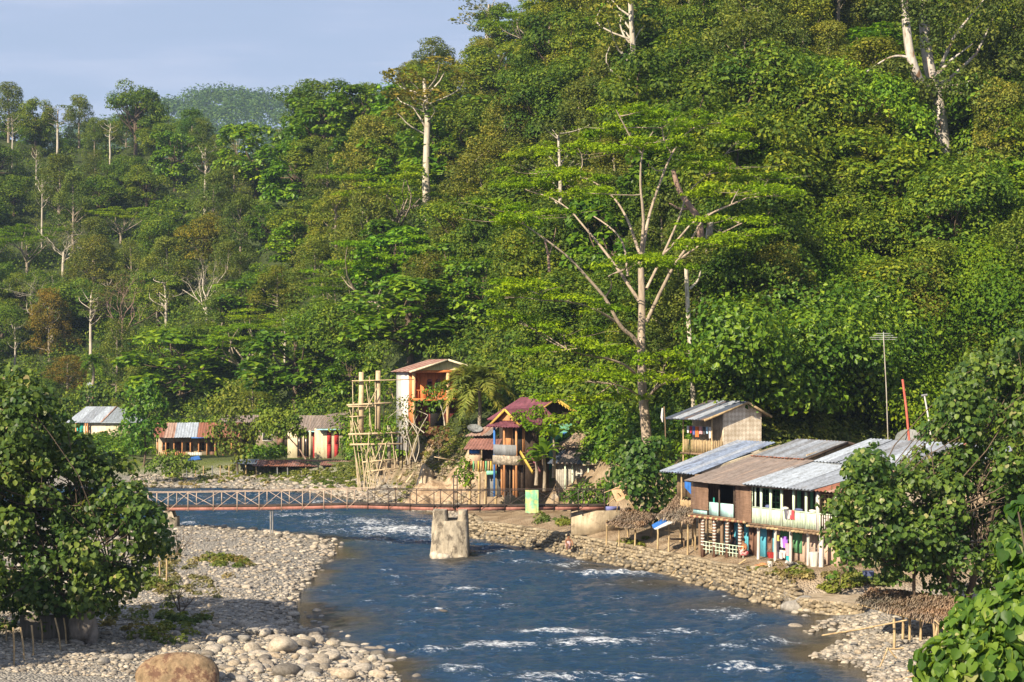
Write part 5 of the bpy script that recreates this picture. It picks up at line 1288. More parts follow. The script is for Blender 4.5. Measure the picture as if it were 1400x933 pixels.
# ------------------------------------------------------------------ footbridge
M_STEEL = mat('rail_steel', (.055, .042, .036), rough=.6, var=.3, col2=(.14, .07, .04), c2th=.6)
M_STEELP = mat('rail_pale', (.40, .31, .24), rough=.6, var=.2, col2=(.22, .14, .1), c2th=.62)
M_PINK = mat('girder_pink', (.29, .13, .10), rough=.75, var=.2, col2=(.26, .12, .08), c2th=.57)
M_BLUEPAINT = mat('girder_blue', (.16, .18, .42), rough=.6)
def bridge():
    ctl = [(-220, 129, 1.75), (-25.0, 126, 1.85), (-16, 119.5, 2.45), (-9.5, 114.5, 2.95), (-4, 110.4, 3.18), (1.5, 110.6, 3.16), (8.6, 113.5, 2.98)]
    def at(u):
        pts = [(-29.5, 127, 1.8), (-25.4, 126, 1.86), (-16.8, 119.7, 2.42), (-10.5, 115.2, 2.90), (-4.2, 110.2, 3.14), (1.0, 110.8, 3.14), (7.2, 112.6, 3.0)]
        us = [700 + F * p[0] / p[1] for p in pts]
        return np.array([np.interp(u, us, [p[i] for p in pts]) for i in range(3)])
    # sections between posts, by the posts' places
    us = [150, 180, 203, 231, 259, 294, 326, 355, 386, 415, 444, 475, 504, 533, 562, 594, 622, 656, 690, 723, 757, 790, 826]
    root = empty('footbridge', 'long steel footbridge with crossed railings and pink side beam over the river', 'bridge', at(615) * (1, 1, 0))
    B = np.array(root.location); wid = np.array((.35, 1.15, 0))
    A = [at(u) for u in us]
    dk = MB(); gr = MB(); gr2 = MB()
    for a, b in zip(A[:-1], A[1:]):
        p = [a - B - (0, 0, .02), b - B - (0, 0, .02), b - B + wid - (0, 0, .02), a - B + wid - (0, 0, .02)]
        dk.prism(p, (0, 0, .07))
    dk.build('deck', WOOD_D, root)
    for off, mm, nm in ((np.zeros(3), M_PINK, 'side_beam'), (wid, M_STEEL, 'side_beam')):
        g = MB()
        for a, b in zip(A[:-1], A[1:]): g.beam(a - B + off - (0, .06, .16), b - B + off - (0, .06, .16), .08, .20)
        g.build(nm, mm, root)
    a, b = at(826) - B, at(843) - B
    MB().beam(at(826) - B - (0, .06, .16), at(826) - B + (1.0, .4, -.19), .10, .26).build('beam_end', M_BLUEPAINT, root)
    for side in (0, 1):
        off = wid * side
        for i, u in enumerate(us):
            pale = u < 480
            m = M_STEELP if pale else M_STEEL
            c = A[i] - B + off
            ext = .34 if (side == 0) else .1
            hgt = 1.0
            pm = MB().beam(c + (0, -.12 if side == 0 else .12, -ext), c + (0, -.12 if side == 0 else .12, hgt), .058); pm.build('railing_post', m, root)
            if i + 1 < len(us):
                d = A[i + 1] - B + off
                MB().tube([c + (0, 0, hgt), d + (0, 0, hgt)], .026, 5).build('handrail', m, root)
                if side == 0:
                    r = random.Random(i)
                    if i % 2: MB().tube([c + (0, -.1, -.28), d + (0, -.1, hgt)], .023, 5).build('brace', m, root)
                    else: MB().tube([c + (0, -.1, hgt), d + (0, -.1, .05)], .023, 5).build('brace', m, root)
                else:
                    if i % 2 == 0: MB().tube([c + (0, .1, .05), d + (0, .1, hgt)], .021, 5).build('brace', m, root)
                    else: MB().tube([c + (0, .1, hgt), d + (0, .1, .05)], .021, 5).build('brace', m, root)
    # tall frame over the main pier, and its taller post pairs
    for u in (620, 625):
        c = at(u) - B; MB().beam(c + (0, -.1, -.1), c + (0, -.1, 2.0), .07).build('mast', M_STEEL, root)
    for z in (.9, 1.35, 1.95):
        MB().beam(at(619.5) - B + (0, -.1, z), at(625.5) - B + (0, -.1, z), .05).build('mast_rung', M_STEEL, root)
    # main concrete pier with two horns and a notch, standing in the river
    pc = P(615, 762, 110.0); pc[2] = 0
    X0, X1 = (589 - 700) / F * 110, (640 - 700) / F * 110
    pb = MB(); o = B
    def slab(x0a, x1a, x0b, x1b, y0, y1, z0, z1, sub=6):
        zz = np.linspace(z0, z1, sub); V = []
        for q, z in enumerate(zz):
            t = q / (sub - 1); xa = x0a + (x0b - x0a) * t; xb = x1a + (x1b - x1a) * t
            j = np.random.default_rng(q).normal(size=8) * .02
            V += [(xa + j[0], y0 + j[1] + .14, z), (xa + .16 + j[2], y0 + j[3], z), (xb - .16 + j[4], y0 + j[5], z), (xb + j[6], y0 + .14 + j[7], z), (xb, y1, z), (xa, y1, z)]
        f = [(6 * q + k, 6 * q + (k + 1) % 6, 6 * q + 6 + (k + 1) % 6, 6 * q + 6 + k) for q in range(sub - 1) for k in range(6)]
        pb.add(np.array(V) - o, f); e = 6 * (sub - 1)
        pb.add(np.array(V)[e:e + 6] - o, [(0, 1, 2, 3), (0, 3, 4, 5)])
    slab(X0 - .10, X1 + .10, X0 + .12, X1 - .02, 109.3, 112.0, -.8, 2.3)
    slab(X0 + .12, X0 + 1.05, X0 + .16, X0 + 1.0, 109.32, 111.9, 2.2, 2.98, 3)
    slab(X1 - .65, X1 - .02, X1 - .62, X1 - .06, 109.32, 111.9, 2.2, 2.98, 3)
    pb.build('concrete_pier', CONC, root)
    ft = MB(); vb, fb = ICO2
    for k, (x, y, r) in enumerate([(X0 + .25, 109.3, .42), (X0 + .75, 109.2, .36), (X0 + 1.2, 109.25, .26), (X1 - .4, 109.3, .22)]): ft.add(warp(vb, k) * r * (1.1, .8, .75) + np.array((x, y, .05)) - o, fb)
    ft.build('pier_footing', mat('footing', (.46, .41, .33), var=.35, sc=3, bump=.6, col2=(.2, .16, .11), c2th=.52), root, True)
    # left pier on the gravel and the thin pair of steel props
    p = at(230); q = MB(); q.box(p[0] - .62 - o[0], p[0] + .62 - o[0], p[1] - .1 - o[1], p[1] + 1.3 - o[1], -.3, p[2] - .75); q.prism([(p[0] - .45 - o[0], p[1] - .1 - o[1], p[2] - .75), (p[0] + .45 - o[0], p[1] - .1 - o[1], p[2] - .75), (p[0] + .3 - o[0], p[1] - .1 - o[1], p[2] - .32), (p[0] - .3 - o[0], p[1] - .1 - o[1], p[2] - .32)], (0, 1.2, 0))
    q.build('concrete_pier', CONC, root)
    for du in (-1.4, 1.6):
        c = at(371 + du) - B; MB().tube([(c[0], c[1] + .2, -.4), (c[0], c[1] + .2, c[2] - .3)], .055, 6).build('steel_prop', mat('prop_grey', (.22, .22, .22), rough=.5), root)
    # abutment on the right bank
    c = at(800) - B; q = MB(); q.box(c[0] - .9, c[0] + 2.2, c[1] + .15, c[1] + 1.6, 1.2, c[2] - .32); q.build('abutment', CREAM2, root)
    # cloth over the rail
    c = at(727) ; t = MB(); n = 9
    V = []
    for side in (-.30, -.33):
        for i in range(n):
            s = i / (n - 1)
            for z in (1.02, .5, -.05, -.42 + .03 * sin(i * 1.9)):
                V.append(c + np.array(((s - .5) * .82, side + .03 * sin(s * 9 + z * 2), z)))
    V = np.array(V); f = []
    for i in range(n - 1):
        for k in range(3): f += [(i * 4 + k, i * 4 + k + 1, i * 4 + k + 5, i * 4 + k + 4), (36 + i * 4 + k + 4, 36 + i * 4 + k + 5, 36 + i * 4 + k + 1, 36 + i * 4 + k)]
    t.add(V, f); o2 = t.build('hanging_cloth', mat('cloth_green', (.22, .50, .30), rough=.95, var=.3, sc=3, col2=(.50, .56, .22), c2sc=2.2, c2th=.5), None, True)
    tag(o2, 'green and yellow patterned cloth hung over the footbridge railing', 'cloth')
CREAM2 = mat('abutment_plaster', (.40, .33, .23), var=.25, sc=.8, bump=.4, bsc=5, col2=(.24, .19, .13), c2th=.57)
bridge()
# ------------------------------------------------------------------ houses
R_GREY = mat('roof_zinc', (.30, .33, .37), rough=.5, metal=.3, var=.3, sc=1.6, bump=.05, col2=(.22, .20, .18), c2sc=1.3, c2th=.62, st=(3.4, .22, .22))
R_GREY2 = mat('roof_zinc_dark', (.24, .25, .265), rough=.45, metal=.3, var=.3, sc=1.6, bump=.05, col2=(.36, .36, .36), c2sc=1.3, c2th=.6, st=(3.4, .22, .22))
R_LIGHT = mat('roof_zinc_light', (.43, .48, .53), rough=.45, metal=.3, var=.3, sc=1.6, bump=.05, col2=(.34, .33, .33), c2sc=1.3, c2th=.66, st=(3.4, .22, .22))
R_BLUE = mat('roof_blue', (.27, .33, .45), rough=.45, metal=.2, var=.3, sc=1.6, bump=.05, col2=(.17, .19, .25), c2sc=1.3, c2th=.56, st=(3.4, .22, .22))
R_BROWN = mat('roof_weathered', (.20, .165, .145), rough=.7, var=.3, sc=1.6, bump=.05, col2=(.30, .22, .17), c2sc=1.3, c2th=.58, st=(3.4, .22, .22))
R_RUST = mat('roof_rust', (.26, .105, .065), rough=.8, var=.3, sc=1.6, bump=.05, col2=(.15, .075, .05), c2sc=1.3, c2th=.55, st=(3.4, .22, .22))
R_RUSTL = mat('roof_rust_light', (.36, .25, .20), rough=.75, var=.3, sc=1.6, bump=.05, col2=(.24, .12, .08), c2sc=1.3, c2th=.52, st=(3.4, .22, .22))
R_MAROON = mat('roof_maroon', (.15, .05, .07), rough=.6, var=.35, sc=1.4, bump=.2, col2=(.22, .10, .09), c2sc=1.2, c2th=.6)
R_RED = mat('roof_red_brown', (.24, .115, .09), rough=.7, var=.3, sc=1.2, bump=.15, col2=(.34, .26, .22), c2th=.6)
R_DARKB = mat('roof_dark_blue', (.075, .095, .135), rough=.5, var=.3, sc=1.6, bump=.05, col2=(.17, .115, .085), c2sc=1.3, c2th=.55, st=(3.4, .22, .22))
PALEGRN = mat('paint_pale_green', (.56, .68, .52), var=.15, sc=5, st=(2, 2, .3), col2=(.62, .66, .54), c2sc=2, c2th=.56)
GREENP = mat('paint_green', (.13, .36, .17), var=.2, sc=3)
AQUA = mat('paint_aqua', (.42, .66, .66), var=.12, sc=3, st=(2, 2, .4), col2=(.55, .68, .66), c2th=.6)
CYAN = mat('paint_cyan', (.10, .42, .55), var=.15, sc=2, col2=(.25, .50, .56), c2th=.64)
TEAL = mat('paint_teal', (.03, .33, .26), var=.2, sc=2)
MINT = mat('paint_mint', (.18, .46, .30), var=.2, sc=2)
PINKW = mat('wall_pinkish', (.50, .37, .29), var=.12, sc=1.5, col2=(.40, .28, .22), c2th=.6)
BROWNW = mat('board_brown', (.17, .095, .065), var=.25, sc=4, st=(1, 1, .3))
MATB = mat('bamboo_blind', (.25, .155, .105), var=.3, sc=6, st=(.4, .4, 6), bump=.5, bsc=14)
WOVEN = None
RED = mat('paint_red', (.34, .028, .028), var=.2, sc=3)
ORANGE = mat('paint_orange', (.58, .19, .06), var=.12, sc=1.5, col2=(.56, .15, .04), c2th=.6)
YELLOWT = mat('paint_yellow', (.52, .36, .07), var=.15)
WOODO = mat('wood_orange', (.44, .21, .09), var=.25, sc=4, st=(1, 1, .3), bump=.3)
BLUEP = mat('paint_blue', (.04, .16, .48), var=.15)
GREYP = mat('paint_grey', (.20, .21, .22), var=.2)
CYANT = mat('trim_cyan', (.30, .55, .60), var=.15)
STONEW = mat('stone_wall', (.34, .29, .23), var=.4, sc=3.5, bump=1., bsc=5, col2=(.17, .14, .11), c2sc=2.4, c2th=.54)
TARPB = mat('tarp_blue', (.03, .13, .42), rough=.5, var=.2)
TARPW = mat('tarp_white', (.52, .52, .52), rough=.6, var=.12, sc=2)
TAN = mat('board_tan', (.60, .38, .22), var=.12, sc=2)
def woven():
    m, n, l, b, o = newmat('woven_mat')
    tc = n.new("ShaderNodeTexCoord"); mp = n.new("ShaderNodeMapping"); mp.inputs['Rotation'].default_value = (radians(45), 0, 0); mp.inputs['Location'].default_value = (.23, 0, 0)
    l.new(tc.outputs['Object'], mp.inputs[0]); ck = n.new("ShaderNodeTexChecker"); ck.inputs['Scale'].default_value = 4.6
    ck.inputs['Color1'].default_value = (.80, .72, .59, 1); ck.inputs['Color2'].default_value = (.66, .56, .43, 1); l.new(mp.outputs[0], ck.inputs['Vector'])
    nz = n.new("ShaderNodeTexNoise"); nz.inputs['Scale'].default_value = 1.6; nz.inputs['Detail'].default_value = 6; l.new(tc.outputs['Object'], nz.inputs['Vector'])
    r = n.new("ShaderNodeValToRGB"); r.color_ramp.elements[0].color = (.72, .68, .62, 1); r.color_ramp.elements[1].color = (1.05, 1.04, 1.02, 1); r.color_ramp.elements[0].position = .35; r.color_ramp.elements[1].position = .62; l.new(nz.outputs['Fac'], r.inputs[0])
    mu = n.new("ShaderNodeMix"); mu.data_type = 'RGBA'; mu.blend_type = 'MULTIPLY'; mu.inputs['Factor'].default_value = 1; l.new(ck.outputs['Color'], mu.inputs['A']); l.new(r.outputs[0], mu.inputs['B'])
    l.new(mu.outputs['Result'], b.inputs['Base Color']); b.inputs['Roughness'].default_value = .9
    return m
WOVEN = woven()

class House:
    """a building in its own frame: x along the front, y inwards, z up from its floor"""
    def __init__(s, name, label, cat, O, ang, group=None):
        s.O = np.asarray(O, float); s.ang = ang
        s.a = np.array((cos(ang), sin(ang), 0)); s.n = np.array((-sin(ang), cos(ang), 0))
        s.root = empty(name, label, cat, s.O, ang, group)
    def X(s, u, y=0.):
        """x where the sight line of column u meets the plane y"""
        k = (u - 700) / F; o = s.O + s.n * y
        return (k * o[1] - o[0]) / (s.a[0] - k * s.a[1])
    def Z(s, u, v, y=0.):
        x = s.X(u, y); q = s.O + s.n * y + s.a * x
        return H - (v - 500) / F * q[1] - s.O[2]
    def part(s, name, mb, mats, parent=None, smooth=False):
        return mb.build(name, mats, parent or s.root, smooth)
    def box(s, name, x0, x1, y0, y1, z0, z1, m, parent=None):
        return s.part(name, MB().box(min(x0, x1), max(x0, x1), min(y0, y1), max(y0, y1), z0, z1), m, parent)
    def planks(s, name, x0, x1, y, z0, z1, w, m, gap=.02, rag=.0, parent=None, horiz=False, axis='x', seed=1):
        """a boarded panel made of single boards"""
        r = random.Random(seed); mb = MB(); p = x0 if not horiz else z0; e = x1 if not horiz else z1
        while p < e - .02:
            q = min(p + w * r.uniform(.9, 1.1), e)
            d = r.uniform(-.006, .006)
            if axis == 'x':
                if horiz: mb.box(x0 - r.uniform(0, rag), x1 + r.uniform(0, rag), y - .015 + d, y + .015 + d, p, q - gap)
                else: mb.box(p, q - gap, y - .015 + d, y + .015 + d, z0 - r.uniform(0, rag), z1 + r.uniform(0, rag))
            else:
                if horiz: mb.box(y - .015 + d, y + .015 + d, x0, x1, p, q - gap)
                else: mb.box(y - .015 + d, y + .015 + d, p, q - gap, z0 - r.uniform(0, rag), z1 + r.uniform(0, rag))
            p = q
        return s.part(name, mb, m, parent)
    def roof(s, name, a, b, c, d, mis, mats, pitch=.26, amp=.035, seed=1, parent=None, panel=.85, sag=.0):
        return s.part(name, MB().corr(a, b, c, d, pitch, amp, mis, panel, 5, random.Random(seed), sag), mats, parent)
    def window(s, x0, x1, y, z0, z1, frame, pane=None, bars=1, fw=.06, name='window', rows=1):
        f = MB()
        f.box(x0 - fw, x0, y - .04, y + .03, z0, z1).box(x1, x1 + fw, y - .04, y + .03, z0, z1).box(x0 - fw, x1 + fw, y - .04, y + .03, z1, z1 + fw).box(x0 - fw, x1 + fw, y - .06, y + .03, z0 - fw, z0)
        for k in range(1, bars + 1): xx = x0 + (x1 - x0) * k / (bars + 1); f.box(xx - .02, xx + .02, y - .03, y + .02, z0, z1)
        for k in range(1, rows): zz = z0 + (z1 - z0) * k / rows; f.box(x0, x1, y - .025, y + .018, zz - .02, zz + .02)
        w = s.part(name, f, frame)
        s.part('pane', MB().box(x0, x1, y - .008, y + .008, z0, z1), pane or GLASS, w)
        return w
    def door(s, x0, x1, y, z0, z1, m, frame=None):
        d = s.box('door', x0, x1, y - .03, y + .02, z0, z1, m)
        q = MB(); w = (x1 - x0)
        for a, b in ((.08, .45), (.52, .92)): q.box(x0 + w * .15, x1 - w * .15, y - .045, y - .03, z0 + (z1 - z0) * a, z0 + (z1 - z0) * b)
        s.part('door_panel', q, m, d)
        return d
    def world(s, x, y, z): return s.O + s.a * x + s.n * y + np.array((0, 0, z))
GLASS = mat('window_dark', (.02, .022, .024), rough=.25, var=.2, bump=0, spec=.5)

# ---- river-front pair on the right
G0 = G(955, 752, 1.5); RANG = math.atan2(-.841, .541)
def green_house():
    h = House('stilt_house', 'two-storey stilt house with pale green balcony, white posts and grey roof rusty at right', 'house', G0, RANG)
    xl = h.X(1027, 0); xr = h.X(1143, 0) ; zd = h.Z(1037, 716, -.1); ze = h.Z(1020, 662, -.7)
    zr = zd + .86
    # lower storey back wall in coloured bays
    cuts = [(h.X(1000, .85), h.X(1030, .85), CYAN), (h.X(1030, .85), h.X(1038, .85), BROWNW), (h.X(1038, .85), h.X(1060, .85), CYAN), (h.X(1060, .85), h.X(1083, .85), PINKW), (h.X(1083, .85), h.X(1100, .85), PINKW), (h.X(1100, .85), h.X(1148, .85), PINKW)]
    xs = [c[0] for c in cuts]
    for x0, x1, m in cuts[1:]: h.box('wall', x0 + .004, x1, .85, 1.0, -.35, zd - .1, m)
    for u0, u1, m in ((1024, 1030, BROWNW), (1049, 1056, BROWNW)): h.door(h.X(u0, .82), h.X(u1, .82), 0.82, .0, 1.55, m)
    h.box('green_panel', h.X(1067, .80), h.X(1078, .80), 0.79, .848, .55, 1.75, GREENP); h.box('green_panel', h.X(1084, .80), h.X(1096, .80), 0.79, .848, .45, 1.75, GREENP)
    h.box('side_wall', xr + .35, xr + .5, 1.46, 7.8, -.4, ze + .1, CREAM)
    # deck, joists, posts
    h.box('deck', xl, xr + .3, -.25, 1.6, zd - .1, zd, WOOD)
    x = xl + .1
    while x < xr + .2: h.box('joist', x - .05, x + .05, -.42, 1.3, zd - .215, zd - .104, WOOD if int(x * 7) % 2 else BAMBOO); x += .33
    for u in (1037, 1060, 1081, 1105, 1123):
        x = h.X(u, 0); h.part('post', MB().tube([(x - .03, 0, -.6), (x, 0, .6), (x + .02, 0, zd - .1)], .085 if u < 1120 else .13, 8), WHITEP, smooth=True)
    # balcony
    h.planks('balustrade', xl + .12, h.X(1122, -.15), -.15, zd + .03, zr, .13, PALEGRN, .018, .02, seed=3)
    h.box('top_rail', xl + .1, xr, -.20, -.10, zr, zr + .05, PALEGRN)
    x = h.X(1124, -.15)
    while x < xr: h.box('baluster', x, x + .06, -.17, -.13, zd + .03, zr, WHITEP); x += .17
    for u in (1028.5, 1033, 1041, 1054, 1069, 1085.5, 1102.5, 1118.5, 1143):
        x = h.X(u, -.15); w = .035 if u < 1035 else (.06 if u != 1118.5 else .085)
        h.box('balcony_post', x - w, x + w, -.15 - w, -.15 + w, zd, ze - .02, PALEGRN if u < 1110 else WHITEP)
    # rear wall of the balcony with green lattice windows
    h.box('back_wall', xl, xr + .3, 1.32, 1.42, zd, ze + .25, BROWNW)
    for u0, u1 in ((1042, 1051), (1056, 1066)):
        h.window(h.X(u0, 1.28), h.X(u1, 1.28), 1.29, zd + .75, zd + 1.75, GREENP, bars=1, rows=3)
    for u0, u1 in ((1090, 1095), (1108, 1112)): h.box('curtain', h.X(u0, 1.2), h.X(u1, 1.2), 1.18, 1.22, zd + .3, zd + 1.9, GREENP)
    f = MB()
    for z in np.linspace(zd + 1.0, ze - .3, 5): f.box(h.X(1120, .2), xr + .1, .18, .22, z, z + .06)
    for u in np.linspace(1122, 1142, 5): x = h.X(u, .2); f.box(x, x + .06, .21, .25, zd + .95, ze - .2)
    h.part('lattice_screen', f, BAMBOO)
    # roofs
    x0 = h.X(1015, -.7); x1 = xr + 1.6; zb = h.Z(1112, 632, 4.0)
    M5 = [R_LIGHT, R_GREY, R_RUST, R_RUSTL, R_GREY2]
    xa = h.X(1077, -.7); xb = h.X(1110, -.7)
    h.roof('lower_roof', (x0, -.7, ze), (xa, -.7, ze), (xa - .2, 4.1, zb), (x0, 4.1, zb), (0,), M5, seed=2)
    h.roof('lower_roof', (xa + .02, -.75, ze - .01), (xb, -.75, ze - .01), (xb + 1.0, 4.1, zb), (xa - .17, 4.1, zb), (1, 1, 4), M5, seed=4)
    h.roof('lower_roof', (xb + .03, -.55, ze - .03), (x1, -.55, ze - .03), (x1, 4.1, zb), (xb + 1.03, 4.1, zb), (2, 2, 3), M5, seed=5)
    zt = h.Z(1170, 599, 8.3)
    xt0 = h.X(1113, 4.0); xm = h.X(1163, 4.0)
    h.roof('upper_roof', (xt0, 3.95, zb + .06), (xt0 + 1.9, 3.95, zb + .06), (xt0 + 1.9, 8.3, zt), (xt0, 8.3, zt), (0, 0, 1), M5, seed=6)
    h.roof('upper_roof', (xt0 + 1.92, 3.95, zb + .06), (x1 - .5, 3.95, zb + .06), (x1 - .5, 8.3, zt), (xt0 + 1.92, 8.3, zt), (1, 4, 1, 0), M5, seed=7)
    h.roof('upper_roof', (x1 - .48, 3.95, zb + .06), (x1 + .4, 3.95, zb + .06), (x1 + .4, 8.3, zt), (x1 - .48, 8.3, zt), (2,), M5, seed=8)
    h.roof('upper_roof', (x1 + .42, 3.95, zb + .06), (x1 + 3.2, 3.95, zb + .06), (x1 + 3.2, 8.3, zt - .05), (x1 + .42, 8.3, zt), (1, 0), M5, seed=9)
    h.box('fascia', x0, xb, -.64, -.60, ze - .13, ze - .045, WOOD_D)
    h.part('gable', MB().prism([(x1 - .1, .2, zd), (x1 - .1, 7.6, zd), (x1 - .1, 7.6, zt - .35), (x1 - .1, 3.9, zb - .15), (x1 - .1, .2, ze + .15)], (.08, 0, 0)), CREAM)
    return h, zd, ze, xl, xr
GH, ZD, ZE, XL, XR = green_house()

def brown_house():
    h = House('stilt_house', 'two-storey stilt house with brown blinds, aqua balcony panels and weathered brown roof', 'house', G0, RANG)
    xl = h.X(946, 0); xr = h.X(1026, 0); zd = h.Z(990, 707, -.1); ze = h.Z(980, 661, -.7)
    h.box('deck', xl, xr, -.2, 3, zd - .08, zd, WOOD)
    x = xl + .1; i = 0
    while x < xr: h.box('joist', x - .06, x + .06, -.34, 1.2, zd - .2, zd - .084, [BAMBOO, R_RUST][i % 2]); x += .24; i += 1
    # lower storey
    h.box('wall', h.X(990, 1.0), xr + .2, 1.0, 1.15, -.3, zd - .2, CYAN)
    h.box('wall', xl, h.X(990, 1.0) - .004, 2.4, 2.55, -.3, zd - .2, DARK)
    for u0, u1 in ((996, 1003), (1012, 1017)): h.door(h.X(u0, .97), h.X(u1, .97), .97, 0, 1.75, BROWNW)
    for u in (957, 987): x = h.X(u, .3); h.part('post', MB().tube([(x, .3, -.5), (x, .3, zd - .1)], .10, 8), WOOD, smooth=True)
    for u in (961, 977, 994.5, 1012):
        x = h.X(u, 0); pr = h.box('striped_post', x - .085, x + .085, -.085, .085, -.4, zd - .2, BROWNW)
        st = MB(); z = .3
        while z < zd - .35: st.box(x - .088, x + .088, -.088, .088, z, z + .085); z += .17
        h.part('white_bands', st, WHITEP, pr)
    # ladder and terrace railing
    x0, x1 = h.X(967, .5), h.X(974, .5); ld = MB().box(x0, x0 + .06, .48, .54, 0, zd - .2).box(x1, x1 + .06, .48, .54, 0, zd - .2)
    for z in np.arange(.25, zd - .3, .24): ld.box(x0 + .06, x1, .49, .53, z, z + .05)
    h.part('ladder', ld, BAMBOO)
    rl = MB(); xa, xb = h.X(961, -.05), h.X(1016, -.05)
    for z in (.10, .30, .52): rl.tube([(xa, -.05, z), (xb, -.05, z)], .025, 5)
    for x in np.linspace(xa, xb, 13): rl.tube([(x, -.05, -.1), (x, -.05, .55)], .022, 5)
    h.part('terrace_railing', rl, PALEGRN)
    # upper storey
    zr = zd + .75
    h.box('balcony_panel', h.X(948, -.1), h.X(969, -.1), -.12, -.08, zd + .02, zd + .35, AQUA)
    h.box('balcony_panel', h.X(969, -.1) + .02, h.X(984, -.1), -.12, -.08, zd + .02, zr, AQUA); h.box('balcony_panel', h.X(984.6, -.1), h.X(1004, -.1), -.12, -.08, zd + .02, zr, AQUA)
    for u in (968.5, 984, 1004.5): x = h.X(u, -.12); h.box('balcony_post', x - .05, x + .05, -.18, -.125, zd, ze - .05, WOOD_D)
    h.planks('blind', h.X(945, -.2), h.X(968, -.2), -.2, zd + .28, ze - .03, .055, MATB, .008, .04, horiz=True, seed=5)
    h.planks('blind', h.X(1006, -.25), h.X(1027, -.25), -.25, zd - .12, ze - .05, .055, MATB, .008, .04, horiz=True, seed=6)
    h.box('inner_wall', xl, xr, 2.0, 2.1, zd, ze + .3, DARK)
    h.box('side_wall', xl + .0, xl + .08, .2, 6, zd, ze + .3, WOOD)
    x = h.X(994, 1.0); h.part('bottle', MB().tube([(x, .05, zr - .02), (x, .05, zr + .25)], .05, 6), TEAL); h.box('shelf', h.X(985, .1), h.X(1004, .1), -.06, .3, zr - .06, zr - .02, WOOD)
    # roofs: low weathered slope, then the steeper grey slope with an open gable to the right
    M4 = [R_BROWN, R_GREY, R_RUSTL, R_GREY2]
    x0 = h.X(935, -.7); x1 = h.X(1020, -.7); zb = h.Z(1060, 626, 4.2)
    h.roof('lower_roof', (x0, -.7, ze), (x1, -.7, ze), (x1 + .2, 4.2, zb), (h.X(1030, 4.2), 4.2, zb + .03), (0,), M4, seed=2, pitch=.12, amp=.012)
    xt0, xt1 = h.X(1030, 4.1), h.X(1098, 4.1); zt = h.Z(1064, 599, 7.4)
    h.roof('upper_roof', (xt0, 4.1, zb + .05), (xt1, 4.1, zb + .05), (xt1 + .1, 7.4, zt), (xt0 + .1, 7.4, zt), (1, 1, 3), M4, seed=3, panel=.6)
    h.roof('upper_roof', (xt0 + .1, 10.2, zb + .3), (xt1 + .1, 10.2, zb + .3), (xt1 + .1, 7.43, zt), (xt0 + .1, 7.43, zt), (2,), M4, seed=4)
    h.part('gable', MB().prism([(xt1 - .3, 4.6, zb - 1), (xt1 - .3, 9.6, zb - 1), (xt1 - .3, 9.6, zb + .35), (xt1 - .3, 7.4, zt - .12), (xt1 - .3, 4.6, zb + .25)], (.06, 0, 0)), BAMBOO)
    h.part('barge_board', MB().beam((xt1 + .1, 4.1, zb - .02), (xt1 + .15, 7.4, zt - .06), .05, .14).beam((xt1 + .15, 7.4, zt - .06), (xt1 + .15, 10.2, zb + .24), .05, .14), WOOD_D)
    e = MB()
    for k in range(14): x = xt0 + (xt1 - xt0) * k / 13; e.box(x - .1, x + .1, 3.98, 4.10, zb + .01, zb + .07)
    h.part('rusty_edge', e, R_RUST)
    return h
BH = brown_house()

def blue_house():
    h = House('stilt_house', 'low house with long blue-grey corrugated roof behind the brown-roofed stilt house', 'house', G0 + np.array((0, 3.2, .5)), RANG)
    ze = h.Z(925, 646, -.6)
    x0, x1 = h.X(901, -.6), h.X(949, -.6); zt = h.Z(1030, 603, 6.5)
    h.roof('roof', (x0, -.6, ze), (x1, -.6, ze), (h.X(1060, 6.5), 6.5, zt), (h.X(1008, 6.5), 6.5, zt), (0, 0, 1), [R_BLUE, R_BLUE2], seed=3, panel=.7)
    xw = x1 - .35
    h.part('end_wall', MB().prism([(xw, .3, ze - 1.6), (xw, 6.3, ze - 1.2), (xw, 6.3, zt - .12), (xw, .3, ze + .12)], (-.1, 0, 0)), CREAM)
    h.planks('bamboo_wall', x0 + .6, xw - .1, .3, ze - 1.5, ze + .05, .11, BAMBOO_D, .03, .05, seed=2)
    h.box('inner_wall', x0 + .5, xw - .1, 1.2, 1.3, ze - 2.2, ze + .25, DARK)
    h.part('blue_tarp', MB().prism([(h.X(936, -.1), -.1, ze - .9), (h.X(950, -.1), -.1, ze - 1.5), (h.X(950, -.1), -.1, ze - .6), (h.X(936, -.1), -.1, ze - .55)], (0, .03, 0)), TARPB)
    h.planks('bamboo_railing', x0 + 1.6, x1 + .6, -.25, ze - 2.3, ze - 1.65, .1, BAMBOO, .04, .06, seed=4)
    for u in (932, 947): x = h.X(u, -.2); h.part('post', MB().tube([(x, -.2, -1), (x, -.2, ze - .05)], .06, 6), BAMBOO)
    h.box('floor', x0 + .5, x1 + .5, -.3, 1.2, ze - 2.4, ze - 2.3, WOOD)
R_BLUE2 = mat('roof_blue_pale', (.36, .40, .47), rough=.45, metal=.2, var=.3, bump=.05, st=(3.4, .22, .22))
BAMBOO_D = mat('bamboo_dark', (.22, .155, .09), var=.35, sc=3)
blue_house()

